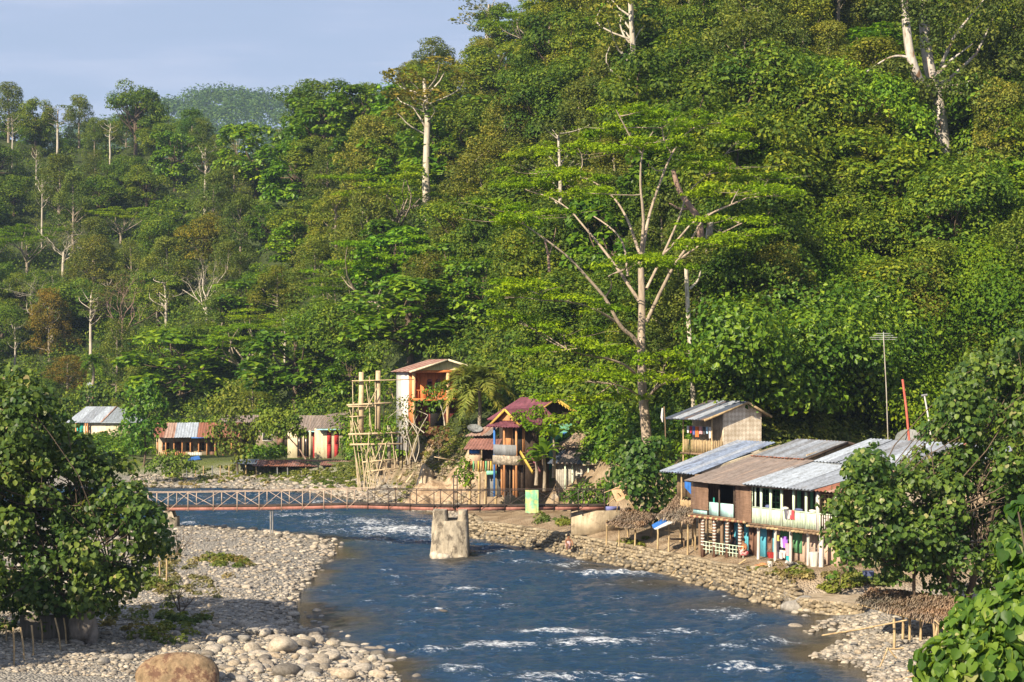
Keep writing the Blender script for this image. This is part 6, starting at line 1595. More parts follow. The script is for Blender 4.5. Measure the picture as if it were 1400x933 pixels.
def hut():
    O = P(1000, 612, 113.5)
    h = House('bamboo_hut', 'small cream woven-mat hut with dark roof and laundry on its veranda', 'hut', O, RANG)
    # gable wall is the x+ end; find its corners on the plane x = 0
    k = lambda u: (u - 700) / F
    def yof(u, x=0.): o = h.O + h.a * x; return (k(u) * o[1] - o[0]) / (h.n[0] - k(u) * h.n[1])
    def zof(u, v, x=0.): y = yof(u, x); q = h.O + h.a * x + h.n * y; return H - (v - 500) / F * q[1] - h.O[2]
    y0, y1, ym = yof(989), yof(1041), yof(1018); zt = zof(1018, 551); ze0 = zof(989, 566); ze1 = zof(1041, 563)
    h.part('gable_wall', MB().prism([(0, y0, -.4), (0, y1, -.4), (0, y1, ze1), (0, ym, zt), (0, y0, ze0)], (-.08, 0, 0)), WOVEN)
    h.box('front_wall', -3.2, -.09, y0 + .0, y0 + .08, -.2, ze0, WOVEN2)
    h.box('rear_wall', -3.2, -.09, y1 - .08, y1, -.4, ze1, WOVEN2)
    yv = yof(966) - .0; L = 3.6
    M3 = [R_DARKB, R_BLUE2, R_BROWN]
    yl = yof(962, .3); zl = zof(962, 574, .3)
    h.roof('roof', (-L, yl - .1, zl), (.35, yl - .1, zl), (.35, ym, zt + .1), (-L, ym, zt + .1), (0, 0, 0, 1), M3, seed=8, pitch=.16)
    h.roof('roof', (-L, y1 + .6, ze1 - .3), (.35, y1 + .6, ze1 - .3), (.35, ym + .02, zt + .1), (-L, ym + .02, zt + .1), (2,), M3, seed=9)
    h.part('barge_board', MB().beam((.36, yl, zl - .06), (.36, ym, zt + .02), .04, .14).beam((.36, ym, zt + .02), (.36, y1 + .6, ze1 - .36), .04, .14), BAMBOO)
    yr = yof(974)
    h.box('veranda_floor', -3.2, -.0, yr - .1, y0, -.5, -.38, WOOD)
    h.planks('veranda_railing', -3.0, -.05, yr, -.35, .45, .16, BAMBOO, .07, .04, seed=6)
    h.planks('veranda_railing', yr, y0, -.02, -.35, .45, .16, BAMBOO, .07, .04, seed=7, axis='y')
    for x in (-3.0, -.06): h.part('post', MB().tube([(x, yr, -3.), (x, yr, zl + .2)], .05, 6), BAMBOO)
    r = random.Random(4); cols = [(.55, .55, .6), (.35, .03, .05), (.10, .12, .35), (.62, .15, .04), (.55, .28, .3), (.05, .05, .06), (.3, .45, .6), (.65, .62, .6)]
    line = MB().tube([(-2.9, yr + .05, 1.35), (-.1, yr + .05, 1.35)], .008, 4)
    o = line.build('clothes_line', WHITEP, None); o.location = h.O; o.rotation_euler = (0, 0, h.ang); tag(o, 'clothes line strung along the hut veranda', 'clothes line')
    x = -2.7; i = 0; WC = ['pale grey', 'dark red', 'navy', 'orange', 'pink', 'black', 'light blue', 'white']
    while x < -.35:
        w = r.uniform(.22, .34); hh = r.uniform(.4, .75); c = cols[i % 8]
        g = cloth(w, hh, i); g2 = g.build('laundry', mat('laundry_%s' % WC[i % 8].replace(' ', '_'), c, var=.15), None, True)
        q = h.world(x + w / 2, yr + .05, 1.35); g2.location = q; g2.rotation_euler = (0, 0, h.ang); tag(g2, WC[i % 8] + ' garment drying on the hut veranda line, number %s from its far end' % ['one', 'two', 'three', 'four', 'five', 'six', 'seven', 'eight', 'nine', 'ten', 'eleven', 'twelve'][i], 'laundry', 'laundry on the hut veranda')
        x += w + .05; i += 1
    return h
WOVEN2 = mat('woven_plain', (.40, .31, .21), var=.3, sc=4)
def cloth(w, hh, seed):
    r = np.random.default_rng(seed); n, m = 6, 5; V = []
    for dy in (0, .02):
        for i in range(n):
            for j in range(m):
                s = i / (n - 1) - .5; t = j / (m - 1)
                V.append((s * w * (1 - .15 * t + .1 * sin(3 * t + seed)), .03 * sin(s * 9 + seed) * t + dy, -t * hh - (.03 * cos(s * 8 + seed) if j == m - 1 else 0)))
    f = []
    for i in range(n - 1):
        for j in range(m - 1):
            a = i * m + j; f += [(a, a + 1, a + m + 1, a + m), (30 + a + m, 30 + a + m + 1, 30 + a + 1, 30 + a)]
    return MB().add(V, f)
hut()

# laundry under the green house balcony and towels over its rail
def hang(h, u, y, z, w, hh, c, nm, label, grp, seed):
    g = cloth(w, hh, seed).build(nm, mat('cloth_' + '_'.join('%02d' % int(q * 99) for q in c), c, var=.15, rough=.95), None, True)
    g.location = h.world(h.X(u, y), y, z); g.rotation_euler = (0, 0, h.ang); tag(g, label, 'laundry', grp)
GL = 'laundry under the green balcony'
for i, (u, z, w, hh, c, lab) in enumerate([(1062.5, 1.35, .35, .45, (.55, .45, .12), 'mustard cloth at the far end of the line under the green balcony'), (1066, 1.0, .5, .6, (.04, .035, .05), 'black garment hanging under the mustard and white cloths'), (1069, 1.2, .35, .5, (.66, .64, .6), 'white cloth beside the purple one under the green balcony'), (1073, 1.3, .45, .6, (.28, .12, .55), 'purple garment hanging under the green balcony'),
                                           (1077, .95, .4, .65, (.62, .28, .32), 'pink garment hanging next to the purple one'), (1070, .55, .45, .4, (.6, .55, .5), 'pale cloth low under the white one'), (1078, .3, .4, .5, (.03, .30, .34), 'teal cloth lowest at the near end of the laundry'), (1066, .45, .4, .35, (.45, .42, .45), 'grey cloth low beside the white post')]):
    hang(GH, u, .5 - .03 * i, z, w, hh, c, 'laundry', lab, GL, i + 3)
for i, (u, c, lab) in enumerate([(1075, (.10, .10, .12), 'black and white towel over the green balcony rail'), (1079, (.45, .42, .42), 'grey towel over the green balcony rail'), (1083, (.45, .06, .07), 'red towel over the green balcony rail')]):
    hang(GH, u, -.24, ZD + .93, .34, .48, c, 'towel', lab, 'towels on the green balcony', i + 20)
# bedding laid along the top rail
for i, (u, w) in enumerate(((1050, .5), (1071, .6), (1092, .7), (1110, .5))):
    m = MB(); vb, fb = ICO1; m.add(warp(vb, i + 3, .2) * (w / 2, .16, .09), fb); o = m.build('folded_bedding', WHITEP if i % 2 else mat('cloth_navy', (.08, .1, .2)), None, True)
    o.location = GH.world(GH.X(u, -.1), -.05, ZD + .98); o.rotation_euler = (0, 0, RANG); tag(o, ['dark bundle of bedding on the green balcony rail by the window', 'white bundle of bedding on the green balcony rail above the towels', 'dark long bundle on the green balcony rail right of the towels', 'white small bundle near the white corner post of the balcony'][i], 'bedding', 'bedding airing on the balcony rail')

# ---- thatched shelters
def thatch_roof(h, name, a, b, c, d, n, seed, thick=.10, L=.75):
    """thatch slope a-b eave, d-c ridge: a thick pad with loose straw on it and ragged eaves"""
    a, b, c, d = (np.asarray(q, float) for q in (a, b, c, d)); r = np.random.default_rng(seed)
    m = MB(); k = 10; up = norm(np.cross(b - a, d - a)); up = up if up[2] > 0 else -up
    V = []
    for lay in (0, 1):
        for j in range(k + 1):
            for i in range(k + 1):
                s, t = i / k, j / k; p = (a * (1 - s) + b * s) * (1 - t) + (d * (1 - s) + c * s) * t
                V.append(p + up * (thick * (1 - lay) + (r.normal() * .03)) - np.array((0, 0, .12)) * sin(t * pi) * .8)
    q = k + 1; f = []
    for j in range(k):
        for i in range(k): e = j * q + i; f += [(e, e + 1, e + q + 1, e + q), (q * q + e + q, q * q + e + q + 1, q * q + e + 1, q * q + e)]
    for i in range(k): f += [(i + 1, i, q * q + i, q * q + i + 1), (k * q + i, k * q + i + 1, q * q + k * q + i + 1, q * q + k * q + i), (i * q, (i + 1) * q, q * q + (i + 1) * q, q * q + i * q), ((i + 1) * q + k, i * q + k, q * q + i * q + k, q * q + (i + 1) * q + k)]
    m.add(V, f, 0)
    s, t = r.random(n), r.random(n) ** 1.1; down = norm((a + b) / 2 - (c + d) / 2)
    p = (a * (1 - s)[:, None] + b * s[:, None]) * (1 - t)[:, None] + (d * (1 - s)[:, None] + c * s[:, None]) * t[:, None] + up * thick * 1.1 - np.array((0, 0, .1)) * np.sin(t * pi)[:, None] * .8
    v, f = leaves(p, up + r.normal(size=(n, 3)) * .15, L * r.uniform(.5, 1.1, n), r, 'blade', aspect=.10, along=down * 3)
    m.add(v, f, 1)
    return h.part(name, m, [THATCH, STRAW])
def shelter(label, posts, roof, seed, n=900, z0=1.4, name='thatched_shelter', bench=False, slats=None):
    O = np.array((*np.mean([r_[:2] for r_ in roof], 0), z0)); h = House(name, label, 'shelter', O, 0.)
    R = [np.asarray(q) - O for q in roof]
    thatch_roof(h, 'thatch', R[0], R[1], R[2], R[3], n, seed)
    for p, top in posts: q = np.asarray(p) - O; h.part('post', MB().tube([q - (0, 0, .4), q + (.03, 0, (top - p[2]) / 2), (q[0], q[1], top - O[2])], .06, 6), BAMBOO)
    for i, j in ((0, 1), (3, 2)): h.part('roof_pole', MB().tube([R[i] - (0, 0, .08), R[j] - (0, 0, .08)], .04, 5), BAMBOO)
    if bench:
        for e in bench: q = np.asarray(e) - O; h.part('table', MB().box(q[0] - .5, q[0] + .5, q[1] - .3, q[1] + .3, q[2] + .6, q[2] + .66).box(q[0] - .48, q[0] - .42, q[1] - .28, q[1] - .22, q[2], q[2] + .6).box(q[0] + .42, q[0] + .48, q[1] - .28, q[1] - .22, q[2], q[2] + .6), WOOD)
    return h
# by the brown house: thatch falling towards the river
sh = shelter('thatched shelter with blue and white tarp leaning against the brown blind house', [(P(899, 742, 103), 2.7), (P(914, 745, 102), 2.75), (P(940, 751, 101), 3.1), (P(930, 740, 105), 3.2), (P(950, 748, 101.5), 3.2)],
        [P(899, 707, 102.5), P(950, 715, 100.6), P(953, 689, 103.6), P(926, 678, 106.5)], 3, 1700, bench=[P(924, 752, 103)])
h = House('tarpaulin', 'blue and white striped tarpaulin hung along the thatched shelter eave', 'tarpaulin', P(915, 715, 101.9), 0.)
o = h.root; O = h.O
h.part('blue_sheet', MB().prism([P(891, 718, 102) - O, P(911, 706, 102.2) - O, P(916, 711, 102.0) - O, P(894, 723, 101.6) - O], (0, 0, -.03)), TARPB)
h.part('white_sheet', MB().prism([P(894, 723, 101.5) - O, P(916, 711, 101.9) - O, P(937, 708, 101.6) - O, P(897, 724, 101.2) - O], (0, .02, -.03)), TARPW)
shelter('wide thatched shelter with ragged eave between bridge end and the tarpaulin shelter', [(P(829, 737, 106.3), 2.62), (P(846, 738, 106), 2.6), (P(868, 740, 105.5), 2.55), (P(858, 733, 109), 2.8), (P(890, 735, 108), 2.8)],
        [P(829, 717, 106), P(874, 723, 105), P(900, 705, 108.5), P(860, 697, 110.5)], 4, 1500, bench=False)
shelter('brown patched lean-to roof directly under the bridge end', [(P(824, 712, 117), 2.6), (P(842, 712, 117), 2.6)], [P(822, 709, 116.5), P(845, 706, 116), P(858, 697, 118), P(812, 698, 119)], 5, 500)
# big one at the lower right
zq = .55
shelter('long thatched river shelter on bent poles at the lower right under the big tree', [(P(1222, 888, 72), 1.62), (P(1234, 870, 74), 1.72), (P(1243, 880, 74), 1.66), (P(1258, 884, 73.5), 1.62), (P(1277, 893, 71.5), 1.5), (P(1283, 893, 71.5), 1.5), (P(1295, 872, 74), 1.7)],
        [P(1172, 824, 76.0), P(1315, 860, 70.5), P(1330, 822, 74.5), P(1190, 806, 79)], 6, 3200, z0=.6)
h = House('bamboo_scaffold', 'loose bamboo rails and poles jutting from the thatched river shelter', 'bamboo poles', P(1290, 880, 70), 0.); O = h.O
for (u0, v0, Y0, u1, v1, Y1) in ((1124, 869, 74, 1240, 848, 71), (1210, 933, 66.5, 1300, 912, 66), (1240, 918, 67, 1330, 900, 67), (1290, 872, 70, 1360, 856, 70), (1295, 884, 70, 1365, 868, 70), (1300, 896, 69, 1365, 882, 69), (1278, 848, 71, 1302, 870, 70), (1203, 912, 68, 1214, 886, 69), (1214, 886, 69, 1226, 900, 69), (1212, 887, 69, 1236, 886, 69), (1276, 893, 71, 1282, 850, 71.3)):
    h.part('pole', MB().tube([P(u0, v0, Y0) - O, P((u0 + u1) / 2, (v0 + v1) / 2 + 1, (Y0 + Y1) / 2) - O, P(u1, v1, Y1) - O], .035, 5), BAMBOO)
h = House('leaning_pole', 'long bamboo pole leaning on the stone embankment below the blue wall', 'pole', P(985, 790, 92), 0.); h.part('pole', MB().tube([P(955, 809, 96.5) - h.O, P(1020, 765, 95) - h.O], .04, 5), BAMBOO); h.part('pole', MB().tube([P(915, 790, 100) - h.O, P(925, 778, 100.2) - h.O], .03, 5), BAMBOO)
# tan board tilted by the bridge end
h = House('tilted_board', 'tan board tilted on thin poles by the bridge end', 'board', P(852, 682, 109), 0.); O = h.O
h.part('panel', MB().prism([P(836, 671, 109) - O, P(858, 662, 109.6) - O, P(862, 677, 109.2) - O, P(843, 687, 108.6) - O], (0, .05, .02)), TAN)
for a_, b_ in (((826, 674), (858, 661)), ((830, 690), (842, 680)), ((857, 680), (866, 694)), ((845, 688), (843, 700))): h.part('pole', MB().tube([P(*a_, 109.1) - O, P(*b_, 109.1) - O], .03, 5), BAMBOO)
# ------------------------------------------------------------------ village in the middle
def gable_roof(h, x0, x1, y0, y1, ze, zt, ovx, ovy, mis, mats, seed=1, ridge='y', trim=None, pitch=.2, front=None):
    """ridge 'y': ridge runs inwards and the gable faces the front; 'x': ridge runs along the front"""
    if ridge == 'y':
        xm = (x0 + x1) / 2; s = (zt - ze) / (xm - x0); xa, xb = x0 - ovx, x1 + ovx; za = ze - s * ovx; ya, yb = y0 - ovy, y1 + ovy
        h.roof('roof', (xa, ya, za), (xa, yb, za), (xm, yb, zt), (xm, ya, zt), mis, mats, pitch, seed=seed)
        h.roof('roof', (xb, ya, za), (xb, yb, za), (xm + .01, yb, zt), (xm + .01, ya, zt), mis, mats, pitch, seed=seed + 1)
        if trim: h.part('barge_board', MB().beam((xa, ya - .03, za - .04), (xm, ya - .03, zt - .04), .05, .17).beam((xm, ya - .03, zt - .04), (xb, ya - .03, za - .04), .05, .17), trim)
    else:
        ym = (y0 + y1) / 2; s = (zt - ze) / (ym - y0); ya, yb = y0 - ovy, y1 + ovy; za = ze - s * ovy; xa, xb = x0 - ovx, x1 + ovx
        h.roof('roof', (xa, ya, za), (xb, ya, za), (xb, ym, zt), (xa, ym, zt), mis, mats, pitch, seed=seed)
        h.roof('roof', (xa, yb, za), (xb, yb, za), (xb, ym + .01, zt), (xa, ym + .01, zt), mis, mats, pitch, seed=seed + 1)
        if trim: h.part('fascia', MB().beam((xa, ya - .03, za - .05), (xb, ya - .03, za - .05), .04, .13), trim)

def orange_house():
    h = House('orange_house', 'orange two-storey house with white side wall, arched windows and maroon gable roof', 'house', P(565, 578, 158), radians(20))
    w = h.X(656); zf = h.Z(566, 545); ze = h.Z(566, 506); zt = ze + .95
    D = 5.0
    h.box('side_wall', -.12, 0, 1.22, D, -2.6, ze, WHITEP); h.box('side_wall', -.12, 0, .0, 1.2, -.5, zf, ORANGE); h.box('side_wall', w, w + .12, 1.2, D, -1, ze, ORANGE)
    h.box('front_wall', .003, w - .003, 1.2, 1.32, -.5, ze - .02, ORANGE)
    h.box('floor', -.15, w + .1, -.05, 1.2, zf - .22, zf, ORANGE)
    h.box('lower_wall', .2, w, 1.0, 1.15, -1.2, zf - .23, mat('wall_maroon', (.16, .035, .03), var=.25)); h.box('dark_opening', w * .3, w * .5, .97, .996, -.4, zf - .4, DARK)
    h.box('orange_panel', .01, .95, 1.15, 1.196, zf + .02, ze - .2, ORANGE)
    for x in (.08, w * .52, w - .1): h.box('column', x - .13, x + .13, -.02, .24, -1.0, ze - .26, CREAMC)
    h.box('lintel', -.1, w + .1, -.03, .26, ze - .26, ze - .02, ORANGE)
    h.part('gable', MB().prism([(-.05, .05, ze), (w + .05, .05, ze), (w / 2, .05, zt - .06)], (0, .08, 0)), YCREAM)
    gable_roof(h, 0, w, 0, D, ze, zt, .5, .45, (0, 0, 1), [R_RED, R_RUSTL], 3, 'y', CREAM)
    for x in (w * .30, w * .43):
        m = MB(); pts = [(x - .26, 1.15, zf + .75), (x + .26, 1.15, zf + .75), (x + .26, 1.15, zf + 1.5)] + [(x + .26 * cos(a), 1.15, zf + 1.5 + .26 * sin(a)) for a in np.linspace(.3, pi - .3, 7)] + [(x - .26, 1.15, zf + 1.5)]
        m.prism(pts, (0, .04, 0)); wd = h.part('arched_window', m, R_MAROON); h.part('pane', MB().box(x - .17, x + .17, 1.13, 1.148, zf + .85, zf + 1.5), GLASS, wd)
    h.door(.28, .72, 1.14, zf + .02, zf + 1.9, RED); h.door(w * .72, w * .82, 1.16, zf + .02, zf + 1.9, R_MAROON)
    rl = MB(); 
    for x in np.arange(.3, w, .22): rl.box(x - .025, x + .025, .08, .13, zf, zf + .7)
    rl.box(.1, w, .06, .15, zf + .7, zf + .77); h.part('balustrade', rl, ORANGE)
CREAMC = mat('column_cream', (.66, .42, .22), var=.12); YCREAM = mat('gable_cream', (.68, .62, .36), var=.08)
orange_house()

def unfinished():
    Y = 150.; O = P(515, 672, Y)
    h = House('unfinished_building', 'unfinished concrete columns wrapped in leaning bamboo scaffolding and planks', 'building site', O, 0.)
    def col(u, v0, v1, w, dy, m, nm='column'):
        a, b = P(u, v0, Y + dy) - O, P(u, v1, Y + dy) - O; h.part(nm, MB().box(a[0] - w, a[0] + w, a[1] - w, a[1] + w, a[2], b[2]), m)
    PLY = mat('formwork', (.52, .40, .25), var=.2, sc=3)
    col(494, 595, 509, .19, 0, PLY, 'formwork_column'); col(517, 600, 507, .19, 0, PLY, 'formwork_column'); col(532, 640, 582, .16, .5, CONC); col(520, 650, 600, .16, 3, CONC)
    BAMBOOP = mat('bamboo_pale', (.52, .42, .27), var=.3, sc=3)
    r = random.Random(5)
    for (u0, v0, u1, v1) in ((492, 672, 479, 575), (496, 672, 485, 585), (499, 671, 488, 560), (503, 670, 492, 590), (506, 670, 496, 600), (510, 668, 500, 585), (497, 671, 505, 590), (505, 669, 512, 590), (514, 668, 506, 580), (518, 664, 512, 540), (524, 660, 517, 560), (482, 590, 482, 520), (505, 590, 505, 515), (513, 595, 513, 520), (488, 600, 478, 560), (528, 655, 522, 600), (500, 560, 516, 530), (484, 575, 495, 600), (540, 640, 535, 590), (478, 600, 484, 550), (495, 540, 510, 555), (515, 655, 528, 605), (502, 650, 520, 642), (490, 672, 483, 600), (494, 671, 484, 610), (501, 671, 494, 620), (508, 669, 500, 615), (512, 668, 504, 600), (507, 640, 525, 600), (520, 662, 508, 610), (530, 650, 512, 612), (487, 600, 492, 520), (508, 590, 500, 520), (522, 600, 526, 540), (537, 645, 522, 640), (545, 640, 536, 600)):
        dy = r.uniform(-.7, .9); h.part('bamboo_pole', MB().tube([P(u0, v0, Y + dy) - O, P((u0 + u1) / 2 + .6, (v0 + v1) / 2, Y + dy) - O, P(u1, v1, Y + dy) - O], .042, 6), BAMBOOP)
    for (u0, v0, u1, v1, t) in ((474, 554, 536, 551, .14), (476, 594, 545, 592, .16), (478, 608, 550, 607, .14), (481, 521, 566, 519, .07), (478, 570, 500, 569, .08), (496, 632, 540, 628, .1), (500, 645, 545, 640, .1), (476, 556, 512, 556, .1)):
        h.part('plank', MB().beam(P(u0, v0, Y - .5) - O, P(u1, v1, Y - .1) - O, .3, t), PLY)
    # timber props under the slab behind
    h.part('slab', MB().prism([P(525, 598, Y + 1) - O, P(566, 596, Y + 1) - O, P(566, 596, Y + 5) - O, P(530, 598, Y + 5) - O], (0, 0, .16)), CONC)
    for u in (540, 545, 550, 556, 562): h.part('prop', MB().tube([P(u, 640, Y + 2) - O, P(u + r.uniform(-2, 2), 596, Y + 2) - O], .06, 6), BARK_D)
    for (u0, v0, u1, v1) in ((528, 540, 533, 530), (538, 545, 533, 530), (530, 538, 537, 538)): h.part('trestle', MB().tube([P(u0, v0, Y + 1) - O, P(u1, v1, Y + 1) - O], .05, 5), BAMBOO)
    # rubble boards lying on the dirt slope
    h2 = House('plank_scrap', 'pale boards thrown on the dirt slope below the scaffolding', 'planks', P(560, 655, 150), 0.); O2 = h2.O
    for (u0, v0, u1, v1) in ((555, 660, 566, 646), (545, 655, 551, 646), (594, 625, 622, 630)): h2.part('plank', MB().beam(P(u0, v0, 149) - O2, P(u1, v1, 150) - O2, .16, .06), PLY)
unfinished()
# eroded earth: rough mounds lying on the slope
EARTH = mat('earth_cut', (.40, .30, .20), var=.3, sc=1.2, bump=.9, bsc=4, col2=(.24, .165, .10), c2th=.52)
EARTHP = mat('earth_pale', (.52, .42, .30), var=.25, sc=1.2, bump=.9, bsc=4, col2=(.36, .27, .17), c2th=.56)
def mound(label, c, rx, ry, hh, m, seed):
    n = 44; t = np.linspace(-1.15, 1.15, n); X, Y = np.meshgrid(t, t); x = c[0] + X.ravel() * rx; y = c[1] + Y.ravel() * ry
    q = np.hypot(X.ravel(), Y.ravel()) + N1.fbm(x * .5 + seed, y * .5, 3) * .7
    z = ground_z(x, y) - .25 + hh * (1 - sm(q, .1, .95)) + N2.fbm(x * .9 + seed, y * .9, 4) * .9 * (1 - sm(q, .6, 1.1)) + np.maximum(N3.fbm(x * 1.6, y * 1.6 + seed, 3), 0) * .6 * (q < .9)
    i, j = np.meshgrid(np.arange(n - 1), np.arange(n - 1), indexing='ij'); f = np.stack([i * n + j, i * n + j + 1, (i + 1) * n + j + 1, (i + 1) * n + j], -1).reshape(-1, 4)
    tag(MB().add(np.stack([x, y, z], 1), f).build('earth_bank', m, None, True), label, 'earth bank')
mound('pale cut earth face beside the scaffolding, under the orange house', P(578, 630, 154), 1.7, 2.2, 3.4, EARTHP, 3)
mound('brown dirt mound between scaffolding and the shack on stilts', P(598, 660, 149), 4.6, 3.6, 1.9, EARTH, 7)
mound('bare pale earth scar on the slope above the purple roof', ray_ground(735, 542), 1.7, 1.5, 1.0, EARTHP, 11)

def purple_house():
    h = House('purple_roofed_house', 'wooden house with purple roof, yellow gable trim and grey balcony above the bridge', 'house', P(676, 672, 136.5), radians(-38))
    x1 = h.X(706); zb = h.Z(680, 622); zt = h.Z(683, 562); ze = h.Z(676, 583)
    D = 4.2
    h.box('wall', 0, x1, .9, 1.0, 0, zb - .02, WOOD_D); h.box('wall', 0, x1, 1.0, 1.1, zb, ze + .2, WOODO)
    h.box('side_wall', 0, .1, 1.11, D, -.2, ze + .1, WOOD_D); h.box('side_wall', x1 - .1, x1, 1.11, D, -.2, ze + .1, WOOD_D)
    h.box('balcony_floor', -.1, x1 + .1, -.1, 1.0, zb - .75, zb - .04, mat('balcony_stone', (.36, .31, .24), var=.5, sc=6, bump=.5, bsc=8, col2=(.2, .17, .13), c2sc=4, c2th=.5))
    h.box('balcony_rail', -.05, x1 + .05, -.08, -.02, zb, zb + .8, GREYP)
    for x in (0, x1 * .45, x1): h.box('post', x - .07, x + .07, -.06, .06, -.4, ze, WOODO if x else BLUEP)
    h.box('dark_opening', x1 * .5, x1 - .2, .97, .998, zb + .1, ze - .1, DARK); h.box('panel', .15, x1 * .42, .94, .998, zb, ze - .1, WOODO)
    gable_roof(h, 0, x1, .3, D + .6, ze + .45, zt + .15, .35, .35, (0,), [R_MAROON], 5, 'y', YELLOWT, .16)
    h.roof('porch_roof', (-.5, -.5, ze), (x1 + .6, -.5, ze), (x1 + .6, .4, ze + .4), (-.5, .4, ze + .4), (0,), [R_MAROON], seed=3)
    h.part('gable', MB().prism([(0.05, .33, ze + .45), (x1 - .05, .33, ze + .45), (x1 / 2, .33, zt + .02)], (0, .06, 0)), WOODO)
    for k in range(5): x = x1 * (.12 + .18 * k); h.box('ground_post', x - .07, x + .07, .55, .68, -.3, zb - .76, [WOODO, WOOD_D, BARK_D][k % 3])
    st = MB()   # yellow-trimmed stair on the right
    a, b = np.array((x1 + .2, .2, zb + .3)), np.array((x1 + 1.9, -.4, 1.6))
    h.part('stair_side', MB().beam(a, b, .06, .24), YELLOWT); h.part('stair_side', MB().beam(a + (0, .9, 0), b + (0, .9, 0), .08, .3), R_MAROON)
    for t in np.linspace(.05, .95, 8): p = a + (b - a) * t; st.box(p[0] - .12, p[0] + .12, p[1] + .05, p[1] + .85, p[2] - .04, p[2])
    h.part('stair_tread', st, WOOD)
    return h
purple_house()
def green_gabled():
    h = House('green_walled_house', 'larger house with purple roof, long yellow-edged gable and mint green wall behind the banana plants', 'house', P(722, 660, 141), radians(28))
    x1 = h.X(808); zt = h.Z(757, 545); ze = h.Z(803, 584)
    h.box('front_wall', 0, x1, .0, .12, -.3, ze + .3, MINT); h.box('side_wall', x1 - .1, x1, .13, 5, -.3, ze + .2, WOOD_D); h.box('side_wall', 0, .1, .13, 5, -.3, ze + .2, WOOD_D)
    xm = x1 * .40
    h.part('gable', MB().prism([(0, .02, ze + .3), (x1, .02, ze + .3), (xm, .02, zt - .1)], (0, .08, 0)), WOOD_D)
    zl = ze + .55
    h.roof('roof', (-.9, -.5, zl), (-.9, 5.5, zl), (xm, 5.5, zt), (xm, -.5, zt), (0,), [R_MAROON], .16, seed=4)
    h.roof('roof', (x1 + .8, -.5, ze - .1), (x1 + .8, 5.5, ze - .1), (xm + .01, 5.5, zt), (xm + .01, -.5, zt), (0,), [R_MAROON], .16, seed=5)
    b = MB().beam((-.9, -.54, zl - .05), (xm, -.54, zt - .05), .05, .14).beam((xm, -.54, zt - .05), (x1 + .8, -.54, ze - .15), .05, .14); h.part('barge_board', b, YELLOWT)
    d = MB().beam((xm, -.50, zt - .2), (x1 + .8, -.50, ze - .3), .03, .08)
    for t in np.linspace(0, 1, 16): p = np.array((xm, -.52, zt - .2)) * (1 - t) + np.array((x1 + .8, -.52, ze - .3)) * t; d.box(p[0] - .06, p[0] + .06, p[1] - .02, p[1] + .01, p[2] - .12, p[2])
    h.part('fretwork', d, YELLOWT)
    h.box('blue_panel', x1 * .55, x1 * .85, -.03, -.005, ze - .9, ze - .4, BLUEP); h.window(x1 * .2, x1 * .34, -.01, ze - 1.0, ze - .1, GREENP)
    h.door(x1 * .06, x1 * .16, -.02, 0, 1.8, TEAL)
    l = MB(); xa, xb = h.X(728, -.8), h.X(738, -.8)
    l.beam((xa, -.8, 0), (xa + .05, -.5, 2.3), .07).beam((xb, -.8, 0), (xb + .05, -.5, 2.3), .07)
    for z in np.arange(.25, 2.2, .28): l.box(xa + .05, xb, -.8 + z * .12, -.74 + z * .12, z, z + .06)
    h.part('stair_ladder', l, MINT)
    h.planks('fence_panel', xa - .7, xa - .1, -.6, 0, 1.9, .14, TEAL, .03); h.planks('fence_panel', xb + .2, xb + 1.7, -.4, .2, 1.7, .16, TEAL, .03, seed=4)
green_gabled()
def shack_left():
    h = House('shack_on_stilts', 'small brown-roofed shack on stilts with colourful slat railing left of the purple-roofed house', 'shack', P(640, 672, 138), radians(-12))
    x1 = h.X(678); zf = h.Z(650, 640); ze = h.Z(650, 614)
    h.box('floor', -.1, x1, 0, 2, zf - .1, zf, WOOD); h.box('wall', 0, x1 * .42, .3, .4, zf, ze, mat('wall_peach', (.52, .36, .25), var=.2)); h.box('wall', x1 * .42 + .003, x1, .8, .9, zf, ze, WOOD_D); h.box('side_wall', 0, .08, .41, 2, zf, ze, CREAM)
    h.box('blue_board', .0, x1 * .38, .26, .297, ze - .38, ze - .05, BLUEP)
    h.roof('roof', (-.3, -.3, ze), (x1 + .2, -.3, ze), (x1 + .2, 1.4, ze + .75), (-.1, 1.4, ze + .75), (0, 0), [R_RED, R_RUSTL], seed=2); h.roof('upper_roof', (-.6, 1.2, ze + .95), (x1 * .7, 1.2, ze + 1.05), (x1 * .9, 3.2, ze + 1.9), (.6, 3.2, ze + 1.6), (0, 1), [R_BROWN, R_RUSTL], seed=6)
    h.box('upper_wall', .2, x1 * .9, 1.5, 1.6, ze + .4, ze + 1.0, WOOD_D)
    for k, x in enumerate(np.linspace(.05, x1, 12)): h.box('slat', x - .06, x + .06, -.06, -.02, zf - .25, zf + .55, [BAMBOO, WOODO, GREENP, BAMBOO, YELLOWT][k % 5])
    h.box('green_tray', x1 * .7, x1 * 1.05, -.4, -.1, zf - .5, zf - .2, mat('tray_green', (.2, .5, .35)))
    for x in (.1, x1 * .38, x1 * .62, x1 - .05):
        h.part('stilt', MB().tube([(x, .1, -1.2), (x + .03, .1, zf * .5), (x, .1, zf - .1)], .11, 7), BAMBOO)
    h.box('lower_wall', x1 * .55, x1 * 1.1, 1.2, 1.3, -.5, zf - .1, GREYP)
shack_left()
